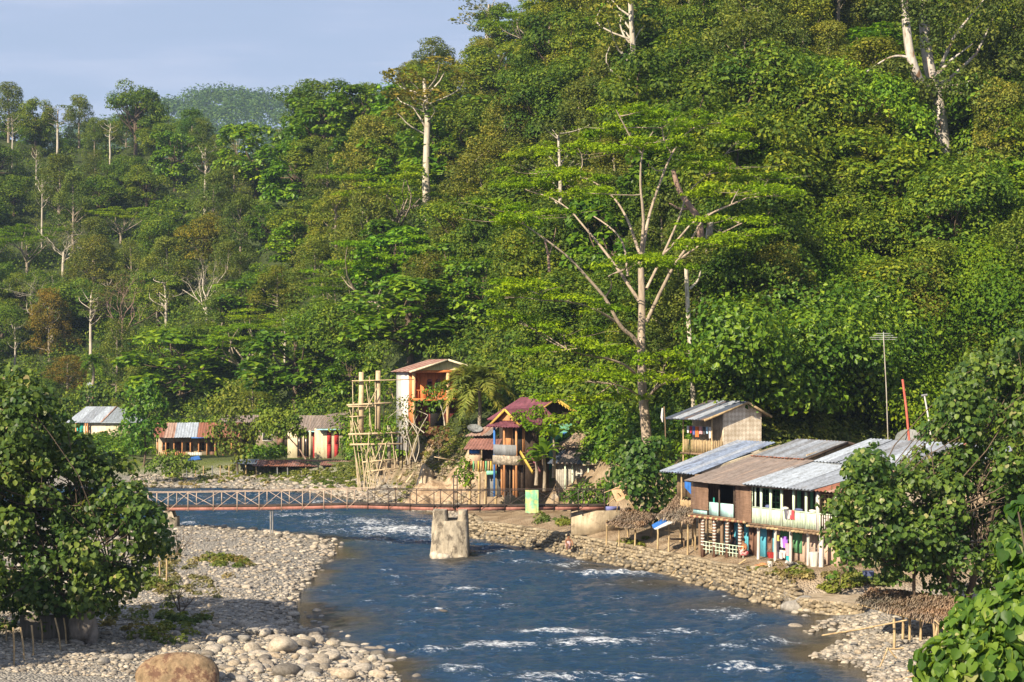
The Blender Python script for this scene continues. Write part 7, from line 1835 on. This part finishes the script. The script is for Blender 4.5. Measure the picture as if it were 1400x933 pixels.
def shack_grey():
    h = House('plank_shack', 'grey plank shack with patched blue and thatch roof right of the banana plants', 'shack', P(760, 672, 138), radians(-20))
    x1 = h.X(826); ze = h.Z(790, 633); zt = h.Z(800, 612, 1.6)
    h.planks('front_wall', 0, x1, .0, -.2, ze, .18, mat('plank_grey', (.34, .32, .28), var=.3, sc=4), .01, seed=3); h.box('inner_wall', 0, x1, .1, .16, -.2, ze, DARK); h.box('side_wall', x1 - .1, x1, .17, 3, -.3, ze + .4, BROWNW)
    h.roof('lower_roof', (-.5, -.7, ze - .02), (x1 + .3, -.7, ze + .0), (x1 + .4, 1.6, zt + .12), (.2, 1.6, zt), (0, 1, 2), [R_BROWN, R_BLUE, R_DARKB], seed=3)
    thatch_roof(h, 'thatch', (-.9, .9, zt - .2), (x1 * .75, 1.2, zt + .1), (x1 * .7, 3.6, zt + 1.5), (x1 * .25, 3.6, zt + 1.4), 420, 3, .08, .6)
    h.part('barge_board', MB().beam((x1 * .62, -.73, ze - .1), (x1 + .3, -.73, ze + .02), .04, .12), CREAM)
    for x in (x1 * .22, x1 * .37, x1 * .7, x1 * .84): h.box('green_post', x - .05, x + .05, -.35, -.25, -.2, ze, PALEGRN)
    h.window(x1 * .45, x1 * .6, -.02, .6, 1.4, WHITEP, bars=1, rows=3); h.box('opening', x1 * .72, x1 * .95, -.03, -.016, .2, 1.5, DARK)
    h.box('stone_plinth', -.2, x1, -.5, .1, -1.4, -.2, STONEW)
shack_grey()
def dish(label, u, v, Y, r, m, rz, tilt):
    root = empty('satellite_dish', label, 'satellite dish', P(u, v, Y)); d = MB(); n, k = 20, 6; V = []
    for i in range(k + 1):
        q = r * i / k
        for j in range(n): a = 2 * pi * j / n; V.append((q * cos(a), q * sin(a), .28 * r * (q / r) ** 2))
    f = [(i * n + j, i * n + (j + 1) % n, (i + 1) * n + (j + 1) % n, (i + 1) * n + j) for i in range(k) for j in range(n)]
    V = np.array(V); c, s = cos(tilt), sin(tilt); V = np.stack([V[:, 0], V[:, 1] * c - V[:, 2] * s, V[:, 1] * s + V[:, 2] * c], 1)
    d.add(V, f).add(V - (0, 0, .02), [q[::-1] for q in f]); d.build('bowl', m, root, True)
    rb = MB()
    for j in range(0, n, 2): rb.tube(V[[j, k * n // 2 // n * n + j, k * n + j]] + (0, 0, .01), .018, 4)
    rb.build('ribs', mat('dish_rib', (.27, .27, .27)), root); MB().tube([(0, 0, 0), (0, .1, -1.2)], .05, 6).build('mast', GREYP, root)
    MB().tube([V[0], V[0] + np.array((0, -s, c)) * r * .6], .015, 4).build('feed_arm', GREYP, root); root.rotation_euler = (0, 0, rz)
DISHM = mat('dish_mesh', (.19, .20, .19), rough=.6)
dish('grey satellite dish beside the shack left of the purple-roofed house', 649, 588, 140, .62, DISHM, .3, .5)
dish('large grey mesh satellite dish with white ribs by the red pole at right', 1243, 604, 108, .85, DISHM, -.2, .75)
def pole(name, label, cat, u0, v0, u1, v1, Y, r, m, extra=None):
    O = P(u0, v0, Y); root = empty(name, label, cat, O); MB().tube([(0, 0, 0), (P(u0, v0, Y) * .5 + P(u1, v1, Y) * .5) - O + (.03, 0, 0), P(u1, v1, Y) - O], r, 7).build('mast', m, root)
    if extra: extra(root, P(u1, v1, Y) - O)
def aerial(root, top):
    e = MB()
    for i, z in enumerate((.0, .12, .24, .36)): w = [.75, .85, .6, .45][i]; e.tube([top + (-w, 0, z - .1), top + (w, .1, z - .1)], .014, 4)
    e.tube([top + (0, -.5, .05), top + (.1, .5, .05)], .014, 4); e.tube([top, top + (0, 0, .35)], .02, 4); e.build('antenna', mat('aerial_grey', (.45, .45, .45), rough=.5), root)
pole('television_aerial', 'tall thin television aerial mast rising over the grey roof ridge', 'aerial', 1214, 600, 1208, 462, 106, .032, mat('mast_grey', (.36, .33, .28)), aerial)
pole('red_pole', 'leaning red pole right of the television aerial', 'pole', 1243, 602, 1234, 519, 104, .07, mat('pole_red', (.55, .13, .09), var=.2))
def lampcap(root, top): MB().tube([top + (-.18, 0, .03), top + (.15, 0, .08)], .07, 6).build('lamp_head', GREYP, root)
pole('lamp_pole', 'leaning white lamp pole right of the red pole', 'lamp pole', 1273, 600, 1264, 542, 100, .05, WHITEP, lampcap)
pole('banner_pole', 'thin dark pole with furled pale cloth left of the bamboo hut', 'pole', 910, 610, 908, 556, 112, .04, WOOD, lambda r, t: MB().tube([t + (-.1, 0, -.1), t + (-.14, 0, -.7), t + (-.1, 0, -1.0)], [.06, .1, .03], 6).build('furled_cloth', WHITEP, r))

# ------------------------------------------------------------------ far bank houses
def row_house():
    h = House('row_house', 'long cream row house with rusty and zinc striped roof on the far bank', 'house', P(213, 628, 196), radians(8))
    x1 = h.X(330); ze = h.Z(240, 598, -.6); zt = h.Z(250, 578, 2.6)
    h.box('wall', 0, x1, .9, 1.05, -.6, ze + .4, CREAM2); h.box('side_wall', 0, .12, 1.06, 4, -.6, ze + .4, CREAM)
    h.box('floor', -.1, x1, -.3, .9, -.5, 0, STONEW)
    h.roof('roof', (-.4, -.9, ze), (x1, -.9, ze), (x1, 2.6, zt), (-.2, 2.6, zt), (0, 0, 1, 0, 2), [R_RUST, R_LIGHT, R_RUSTL], .3, .03, seed=22, panel=1.2)
    for i in range(11): x = .2 + i * (x1 - .4) / 10; h.box('post', x - .07, x + .07, -.25, -.11, 0, ze, WOODO)
    for i in range(6): x = .7 + i * 1.3; (h.window(x, x + .7, .88, .9, 1.8, WOODO) if i % 3 != 1 else h.door(x, x + .7, .87, 0, 1.9, BROWNW))
    h.planks('white_rail', h.X(258), h.X(276), -.3, .0, .75, .2, WHITEP, .02); h.box('blue_fascia', h.X(262), h.X(285), -.97, -.93, ze - .12, ze - .01, BLUEP)
    h.planks('rail', .2, h.X(256), -.28, .2, .8, .2, WOODO, .1)
    gable_roof
row_house()
def red_door_house():
    h = House('village_house', 'cream house with red doors, cyan fascia and grey-brown ribbed roof on the far bank', 'house', P(390, 632, 190), radians(4))
    xa, xb = h.X(392), h.X(473); ze = h.Z(440, 586, -.3); z0 = h.Z(440, 612)
    xs = h.X(430)
    h.box('front_wall', xs, xb, 0, .14, -.2, ze, CREAM2W); h.box('side_wall', xb - .02, xb + .1, .141, 5, -.2, ze + .4, CREAM2W)
    h.box('recessed_wall', xa, xs - .003, 1.5, 1.62, -.2, ze, CREAM2W); h.box('plinth', xa, xb + .6, -.5, 1.49, -1.2, .0, STONEW)
    for u0, u1 in ((447, 453), (457, 463)): h.door(h.X(u0), h.X(u1), -.02, .25, ze - .15, RED)
    for u0, u1 in ((428, 434), (435.5, 441)): h.door(h.X(u0, 1.48), h.X(u1, 1.48), 1.47, .0, ze - .35, RED)
    for u0, u1 in ((407, 412), (416, 422)): h.window(h.X(u0, 1.48), h.X(u1, 1.48), 1.48, .5, ze - .5, BROWNW)
    for u in (424, 445): x = h.X(u, .4); h.box('column', x - .11, x + .11, .35, .57, 0, ze - .2, CREAM2W)
    zt = h.Z(440, 567, 3.2)
    h.roof('roof', (h.X(400, -.3), .9, ze - .3), (h.X(432, .9), .9, ze - .3), (h.X(450, 3.4), 3.4, zt - .1), (h.X(396, 3.4), 3.4, zt - .1), (0, 1), [R_BROWN, R_RUSTL], .22, .03, seed=5)
    h.roof('roof', (h.X(432, -.7), -.7, ze), (h.X(476, -.7), -.7, ze), (h.X(500, 4.6), 4.6, zt + .7), (h.X(448, 3.3), 3.6, zt), (0, 0, 1), [R_BROWN, R_RUSTL], .22, .03, seed=7)
    h.part('fascia', MB().box(h.X(433, -.72), h.X(474, -.72), -.76, -.72, ze - .18, ze - .04).box(h.X(421, .87), h.X(440, .87), .82, .87, ze - .46, ze - .33), CYANT)
CREAM2W = mat('wall_yellow_cream', (.52, .46, .31), var=.1, col2=(.5, .42, .28), c2th=.66)
red_door_house()
def hip_house():
    h = House('hip_roofed_house', 'house with grey zinc hip roof and teal corner behind the left riverside tree', 'house', P(104, 602, 232), radians(-6))
    x1 = h.X(176); ze = h.Z(140, 578, -.6); zt = h.Z(140, 556, 3.0)
    h.box('wall', 0, x1, 0, .14, -1.5, ze, CREAM); h.box('side_wall', x1, x1 + .12, .0, 6, -1.5, ze, CREAM)
    h.box('teal_wall', -.0, x1 * .14, -.05, -.003, -.2, ze - .02, TEAL); h.box('teal_wall', .0, x1 * .16, -.09, -.053, -1.5, -.2, AQUA)
    for x in (x1 * .02, x1 * .2, x1 * .24): h.box('post', x - .08, x + .08, -.5, -.36, -1.5, ze, WOODO)
    a, b, c, d = (-1.2, -.6, ze), (h.X(138, -.6), -.6, ze), (h.X(160, 3.0), 3.0, zt), (h.X(118, 3.0), 3.0, zt)
    h.roof('roof', a, b, c, d, (0, 0, 1), [R_LIGHT, R_GREY], .25, .03, seed=3, panel=1.5)
    h.part('roof', MB().prism([b, (x1 + .9, -.4, ze + .02), (x1 + .9, 6.4, ze + .02), (h.X(160, 3.0), 3.0, zt)], (0, 0, -.06)), R_LIGHT)
    h.part('ridge_cap', MB().beam(np.array(b) + (0, 0, .05), np.array(c) + (0, 0, .05), .22, .08), R_RUSTL)
    h.window(x1 * .45, x1 * .6, -.02, .2, 1.1, WOODO)
hip_house()
def small_roof(label, u0, u1, v, Y, m):
    h = House('village_house', label, 'house', P(u0, v + 12, Y), .1); x1 = h.X(u1); z = h.Z(u0, v)
    h.box('wall', 0, x1, 0, 3, -2, z - .05, mat('wall_brown_plank', (.24, .19, .14), var=.3, sc=3, st=(3, 3, .3))); h.window(x1 * .2, x1 * .45, -.02, z - 1.5, z - .6, WHITEP); h.door(x1 * .6, x1 * .8, -.02, z - 2.2, z - .3, BROWNW); h.roof('roof', (-.3, -.4, z), (x1 + .3, -.4, z), (x1 + .1, 2, z + .8), (.1, 2, z + .8), (0,), [m], seed=2); h.roof('roof', (-.3, 4, z), (x1 + .3, 4, z), (x1 + .1, 2.01, z + .8), (.1, 2.01, z + .8), (0,), [m], seed=2)  # walls of plain brown wood, tone varied by upright streaky noise
small_roof('glimpse of a pale blue roof in the trees above the hip-roofed house', 117, 131, 530, 262, R_LIGHT)
small_roof('low dark-grey-roofed house behind the olive tree between the two far houses', 300, 352, 578, 200, R_BROWN)
small_roof('pale grey-blue roof between the olive tree and the flat umbrella tree', 350, 398, 584, 197, R_GREY)
# sheds along the far bank
def shed(label, u0, u1, v_eave, v_top, v_base, Y, mis, seed, posts):
    h = House('river_shed', label, 'shed', P(u0, v_base, Y), .02); x1 = h.X(u1); ze = h.Z(u0, v_eave); zt = h.Z(u0, v_top, 2.4)
    h.roof('roof', (-.2, -.2, ze), (x1 + .2, -.2, ze - .05), (x1 + .2, 2.4, zt), (-.2, 2.4, zt), mis, [R_RUST, R_RUSTL, R_RED, R_GREY], .25, .03, seed=seed, panel=1.1)
    h.box('back_wall', 0, x1, 2.2, 2.3, -.3, zt - .1, DARK)
    for u in posts: x = h.X(u, 0); h.part('post', MB().tube([(x, 0, -.5), (x + .03, 0, ze * .5), (x, 0, ze - .03)], .075, 6), [BAMBOO, GREYP][int(u) % 2])
shed('open riverside shed with rusty red sheet roof below the red-doored house', 348, 437, 637, 629, 655, 182, (0, 1, 2), 3, (350, 379, 393, 418, 436))
shed('grey tarp-roofed lean-to at the left end of the rusty riverside shed', 322, 348, 634, 628, 655, 182.5, (3,), 4, (325, 336))
shed('dark lean-to shed between the rusty shed and the scaffolding', 440, 486, 636, 630, 655, 181, (1, 2), 6, (464, 482))
h = House('river_shed', 'thatch and blue tarp lean-to under the rust-roofed row house', 'shed', P(205, 650, 188), 0.); O = h.O
h.part('thatch_sheet', MB().prism([P(176, 633, 187) - O, P(200, 636, 187) - O, P(222, 626, 190) - O, P(196, 627, 190) - O], (0, 0, -.08)), THATCH); h.part('blue_tarp', MB().prism([P(195, 634, 186.8) - O, P(212, 634, 186.8) - O, P(214, 628, 188.6) - O, P(206, 628, 188.6) - O], (0, 0, -.05)), TARPB); h.part('blue_tarp', MB().prism([P(255, 630, 186.5) - O, P(274, 628, 186.5) - O, P(272, 623, 188.6) - O, P(262, 625, 188.6) - O], (0, 0, -.05)), TARPB)
for u in (174, 183, 193, 212): h.part('post', MB().tube([P(u, 652, 187) - O, P(u, 633, 187) - O], .06, 5), BAMBOO)
h.part('retaining_wall', MB().prism([P(205, 652, 190) - O, P(330, 652, 190) - O, P(330, 652, 191.5) - O, P(205, 652, 191.5) - O], (0, 0, 1.9)), STONEW)
GP = 'fence posts along the far bank'
for i, u in enumerate((255, 267, 278, 290, 301, 313, 324, 470)):
    O = P(u, 655, 180.); root = MB().tube([(0, 0, -.4), (.02, 0, .7), (0, .05, 1.35)], .06, 5).build('fence_post', BAMBOO if i % 3 else GREYP); root.location = O
    tag(root, ['first', 'second', 'third', 'fourth', 'fifth', 'sixth', 'seventh', 'eighth'][i] + ' bamboo fence post from the left on the far bank', 'fence post', GP)

# ------------------------------------------------------------------ sticks and low wall under the left tree
GP = 'support sticks below the left riverside tree'
for i, (u, v, vt, du) in enumerate(((8, 882, 856, 0), (19, 914, 858, -1), (34, 908, 858, -6), (46, 900, 855, -3), (84, 888, 845, -9), (91, 880, 845, -4), (129, 862, 825, 0), (58, 880, 850, -2), (218, 800, 768, 0), (227, 802, 765, 1))):
    z = .9 if u < 200 else .5
    a = G(u, v, z); b = P(u + du, vt, a[1]); m = MB().tube([(0, 0, -.3), (b - a) * .5 + (.02, 0, 0), b - a], .035 if u < 200 else .05, 5); o = m.build('support_stick', BAMBOO); o.location = a
    tag(o, ['short dark stick at the very left edge under', 'tallest pale stick, nearest the camera, under', 'leaning pale stick beside the tallest one under', 'pale stick right of the leaning pair under', 'leaning stick in front of the stone stub under', 'thin upright stick against the stone stub under', 'thin dark stick right of the stone stub under', 'short stick by the low wall under', 'pale stick on the sunny gravel right of', 'second pale stick on the sunny gravel right of'][i] + ' the left riverside tree', 'stick', GP)
q = MB(); a, b = G(28, 872, 1.0), G(100, 868, 1.0); q.box(a[0], b[0], a[1] - .1, a[1] + .25, .4, 1.9); o = q.build('board_fence', mat('fence_grey', (.13, .115, .095), var=.35, sc=3, st=(6, 6, .3), bump=.4)); tag(o, 'low dark board fence in the shade under the left riverside tree', 'fence')
q = MB(); vb, fb = ICO2; q.add(warp(vb, 61, .25) * (.5, .4, 1.0), fb); o = q.build('stone_stub', mat('stub_grey', (.24, .21, .18), var=.3, bump=.6), None, True); o.location = G(118, 875, 1.0) + (0, 0, .6); tag(o, 'grey stone stub like a broken pillar at the foot of the left tree', 'stone')

# ------------------------------------------------------------------ people and small things on the right bank
SKIN = mat('skin', (.24, .12, .07), var=.1, bump=0); HAIR = mat('hair_black', (.012, .010, .010), bump=0)
def person(label, O, rz, joints, edges, radii, cloth_c, hair_top, skirt=None):
    """joints in metres; body is one skinned surface; clothes and hair are separate parts"""
    root = empty('person', label, 'person', O, rz)
    me = bpy.data.meshes.new('body'); me.from_pydata(joints, edges, []); b = bpy.data.objects.new('body', me); COL.objects.link(b); b.parent = root
    sk = b.modifiers.new('skin', 'SKIN'); 
    for i, r in enumerate(radii): me.skin_vertices[0].data[i].radius = (r, r)
    me.skin_vertices[0].data[0].use_root = True
    sb = b.modifiers.new('sub', 'SUBSURF'); sb.levels = 2; sb.render_levels = 2
    me.materials.append(SKIN)
    hd = np.array(joints[hair_top]); v, f = ICO2
    k = (v[:, 2] > -.25) | (v[:, 1] > .25); hv = v * (.105, .115, .125) + hd + (0, .018, .03)
    ff = f[k[f].all(1)]; MB().add(hv, ff).add(hv * 1.0 - (0, 0, .004), ff[:, ::-1]).build('hair', HAIR, root, True)
    fc = MB(); fc.add(ICO1[0] * (.014, .03, .018) + hd + (0, -.105, -.012), ICO1[1]); fc.build('nose', SKIN, root, True)
    for nm, c, rad, mm in cloth_c: MB().add(warp(ICO2[0], 3, .08) * rad + np.array(c), ICO2[1]).build(nm, mm, root, True)
    return root
SQ_J = [(0, 0, .28), (0, -.06, .48), (0, -.12, .66), (0, -.15, .76), (0, -.18, .90), (.11, -.30, .40), (.12, -.12, .08), (.12, -.30, .04), (-.11, -.30, .40), (-.12, -.12, .08), (-.12, -.30, .04), (.19, -.14, .62), (.24, -.32, .44), (.14, -.48, .30), (-.19, -.14, .62), (-.24, -.32, .44), (-.14, -.48, .30)]
SQ_E = [(0, 1), (1, 2), (2, 3), (3, 4), (0, 5), (5, 6), (6, 7), (0, 8), (8, 9), (9, 10), (2, 11), (11, 12), (12, 13), (2, 14), (14, 15), (15, 16)]
SQ_R = [.16, .14, .13, .06, .10, .09, .055, .035, .09, .055, .035, .055, .042, .03, .055, .042, .03]
p_ = G(776, 752, .35)
person('person with black hair in a pale pink wrap squatting at the water edge, washing', p_, radians(20), SQ_J, SQ_E, SQ_R, [('wrap', (0, -.08, .36), (.20, .25, .27), mat('cloth_pale_pink', (.62, .40, .42), var=.1))], 4)
person('person in dark clothes sitting behind the striped posts of the brown blind house', GH.world(GH.X(1003, .7), .7, .12), RANG - .3, SQ_J, SQ_E, SQ_R, [('shirt', (0, -.06, .45), (.22, .22, .32), mat('cloth_dark', (.05, .04, .05))), ('trousers', (0, -.18, .22), (.24, .26, .16), mat('cloth_dark', (.05, .04, .05)))], 4)
person('person in an orange top and floral cloth sitting by the last striped post', GH.world(GH.X(1019, .3), .25, -.05), RANG + .4, SQ_J, SQ_E, SQ_R, [('shirt', (0, -.06, .50), (.20, .2, .24), mat('cloth_orange', (.6, .18, .04))), ('sarong', (.05, -.18, .24), (.27, .27, .2), mat('cloth_floral', (.6, .4, .38), var=.3, sc=9, col2=(.5, .06, .08), c2sc=6, c2th=.52))], 4)
def bucket(label, loc, r, hh, m, name='bucket', cat='bucket'):
    root = empty(name, label, cat, loc); z = np.linspace(-.04, hh, 5); MB().tube([(0, 0, q) for q in z], [r * .75, r * .85, r * .92, r, r * 1.02], 12).build('pail', m, root, True)
    a = np.linspace(0, pi, 9); MB().tube([(r * cos(q), 0, hh + r * .8 * sin(q)) for q in a], .012, 4).build('handle', GREYP, root); return root
bucket('white sack-like bucket between the last white posts of the green house', ray_ground(1113, 775), .26, .75, WHITEP)
bucket('small white pail in the weeds on top of the embankment', ray_ground(1053, 775), .16, .3, WHITEP)
bucket('black and white container lying by the path right of the white posts', ray_ground(1187, 798), .28, .5, mat('cloth_navy', (.08, .1, .2)))
bucket('red basin beside the cyan wall near the laundry', GH.world(GH.X(1055, .8), .8, .0), .25, .3, RED, 'basin', 'basin')
q = MB(); q.add(warp(ICO2[0], 8, .3) * (.35, .25, .16), ICO2[1]); o = q.build('rag_heap', mat('cloth_orange_brown', (.5, .2, .08), var=.3), None, True); o.location = ray_ground(1040, 774); tag(o, 'orange-brown heap of rags on top of the embankment', 'heap')
# black and white goat-like animal lying by the post: seen only as a dark and a pale blotch
def dog():
    root = empty('dog', 'black and white dog lying below the white posts of the green house', 'dog', ray_ground(1084, 777), .6)
    J = [(.30, 0, .16), (.1, 0, .20), (-.12, 0, .21), (-.3, 0, .26), (-.42, 0, .33), (-.56, 0, .29), (.36, .1, .05), (.2, .14, .04), (-.2, .1, .05), (-.42, .1, .03), (.36, -.1, .05), (.2, -.14, .04), (-.2, -.1, .05), (-.42, -.1, .03), (.5, .05, .08), (.62, .12, .04), (-.44, .06, .42), (-.44, -.06, .42)]
    E = [(0, 1), (1, 2), (2, 3), (3, 4), (4, 5), (0, 6), (6, 7), (2, 8), (8, 9), (0, 10), (10, 11), (2, 12), (12, 13), (0, 14), (14, 15), (4, 16), (4, 17)]
    R = [.11, .12, .12, .08, .075, .04, .05, .03, .04, .025, .05, .03, .04, .025, .03, .015, .02, .02]
    me = bpy.data.meshes.new('body'); me.from_pydata(J, E, []); b = bpy.data.objects.new('body', me); COL.objects.link(b); b.parent = root
    b.modifiers.new('skin', 'SKIN')
    for i, r in enumerate(R): me.skin_vertices[0].data[i].radius = (r, r)
    me.skin_vertices[0].data[0].use_root = True
    s = b.modifiers.new('sub', 'SUBSURF'); s.levels = 2; s.render_levels = 2
    me.materials.append(mat('fur_pied', (.02, .02, .02), var=.2, bump=0, col2=(.6, .58, .55), c2sc=3.5, c2th=.5))
dog()

# ------------------------------------------------------------------ air
def haze():
    m = bpy.data.materials.new('haze'); m.use_nodes = True; n, l = m.node_tree.nodes, m.node_tree.links
    n.remove(n['Principled BSDF']); v = n.new('ShaderNodeVolumePrincipled'); v.inputs['Color'].default_value = (.55, .74, 1.0, 1); v.inputs['Density'].default_value = HAZE; v.inputs['Anisotropy'].default_value = .2
    l.new(v.outputs[0], n['Material Output'].inputs['Volume'])
    o = MB().box(-3300, 3300, -40, 3700, -1200, 520).build('haze', m); o['kind'] = 'stuff'; o['label'] = 'thin bluish haze over the valley'
HAZE = .00014
if HAZE: haze()
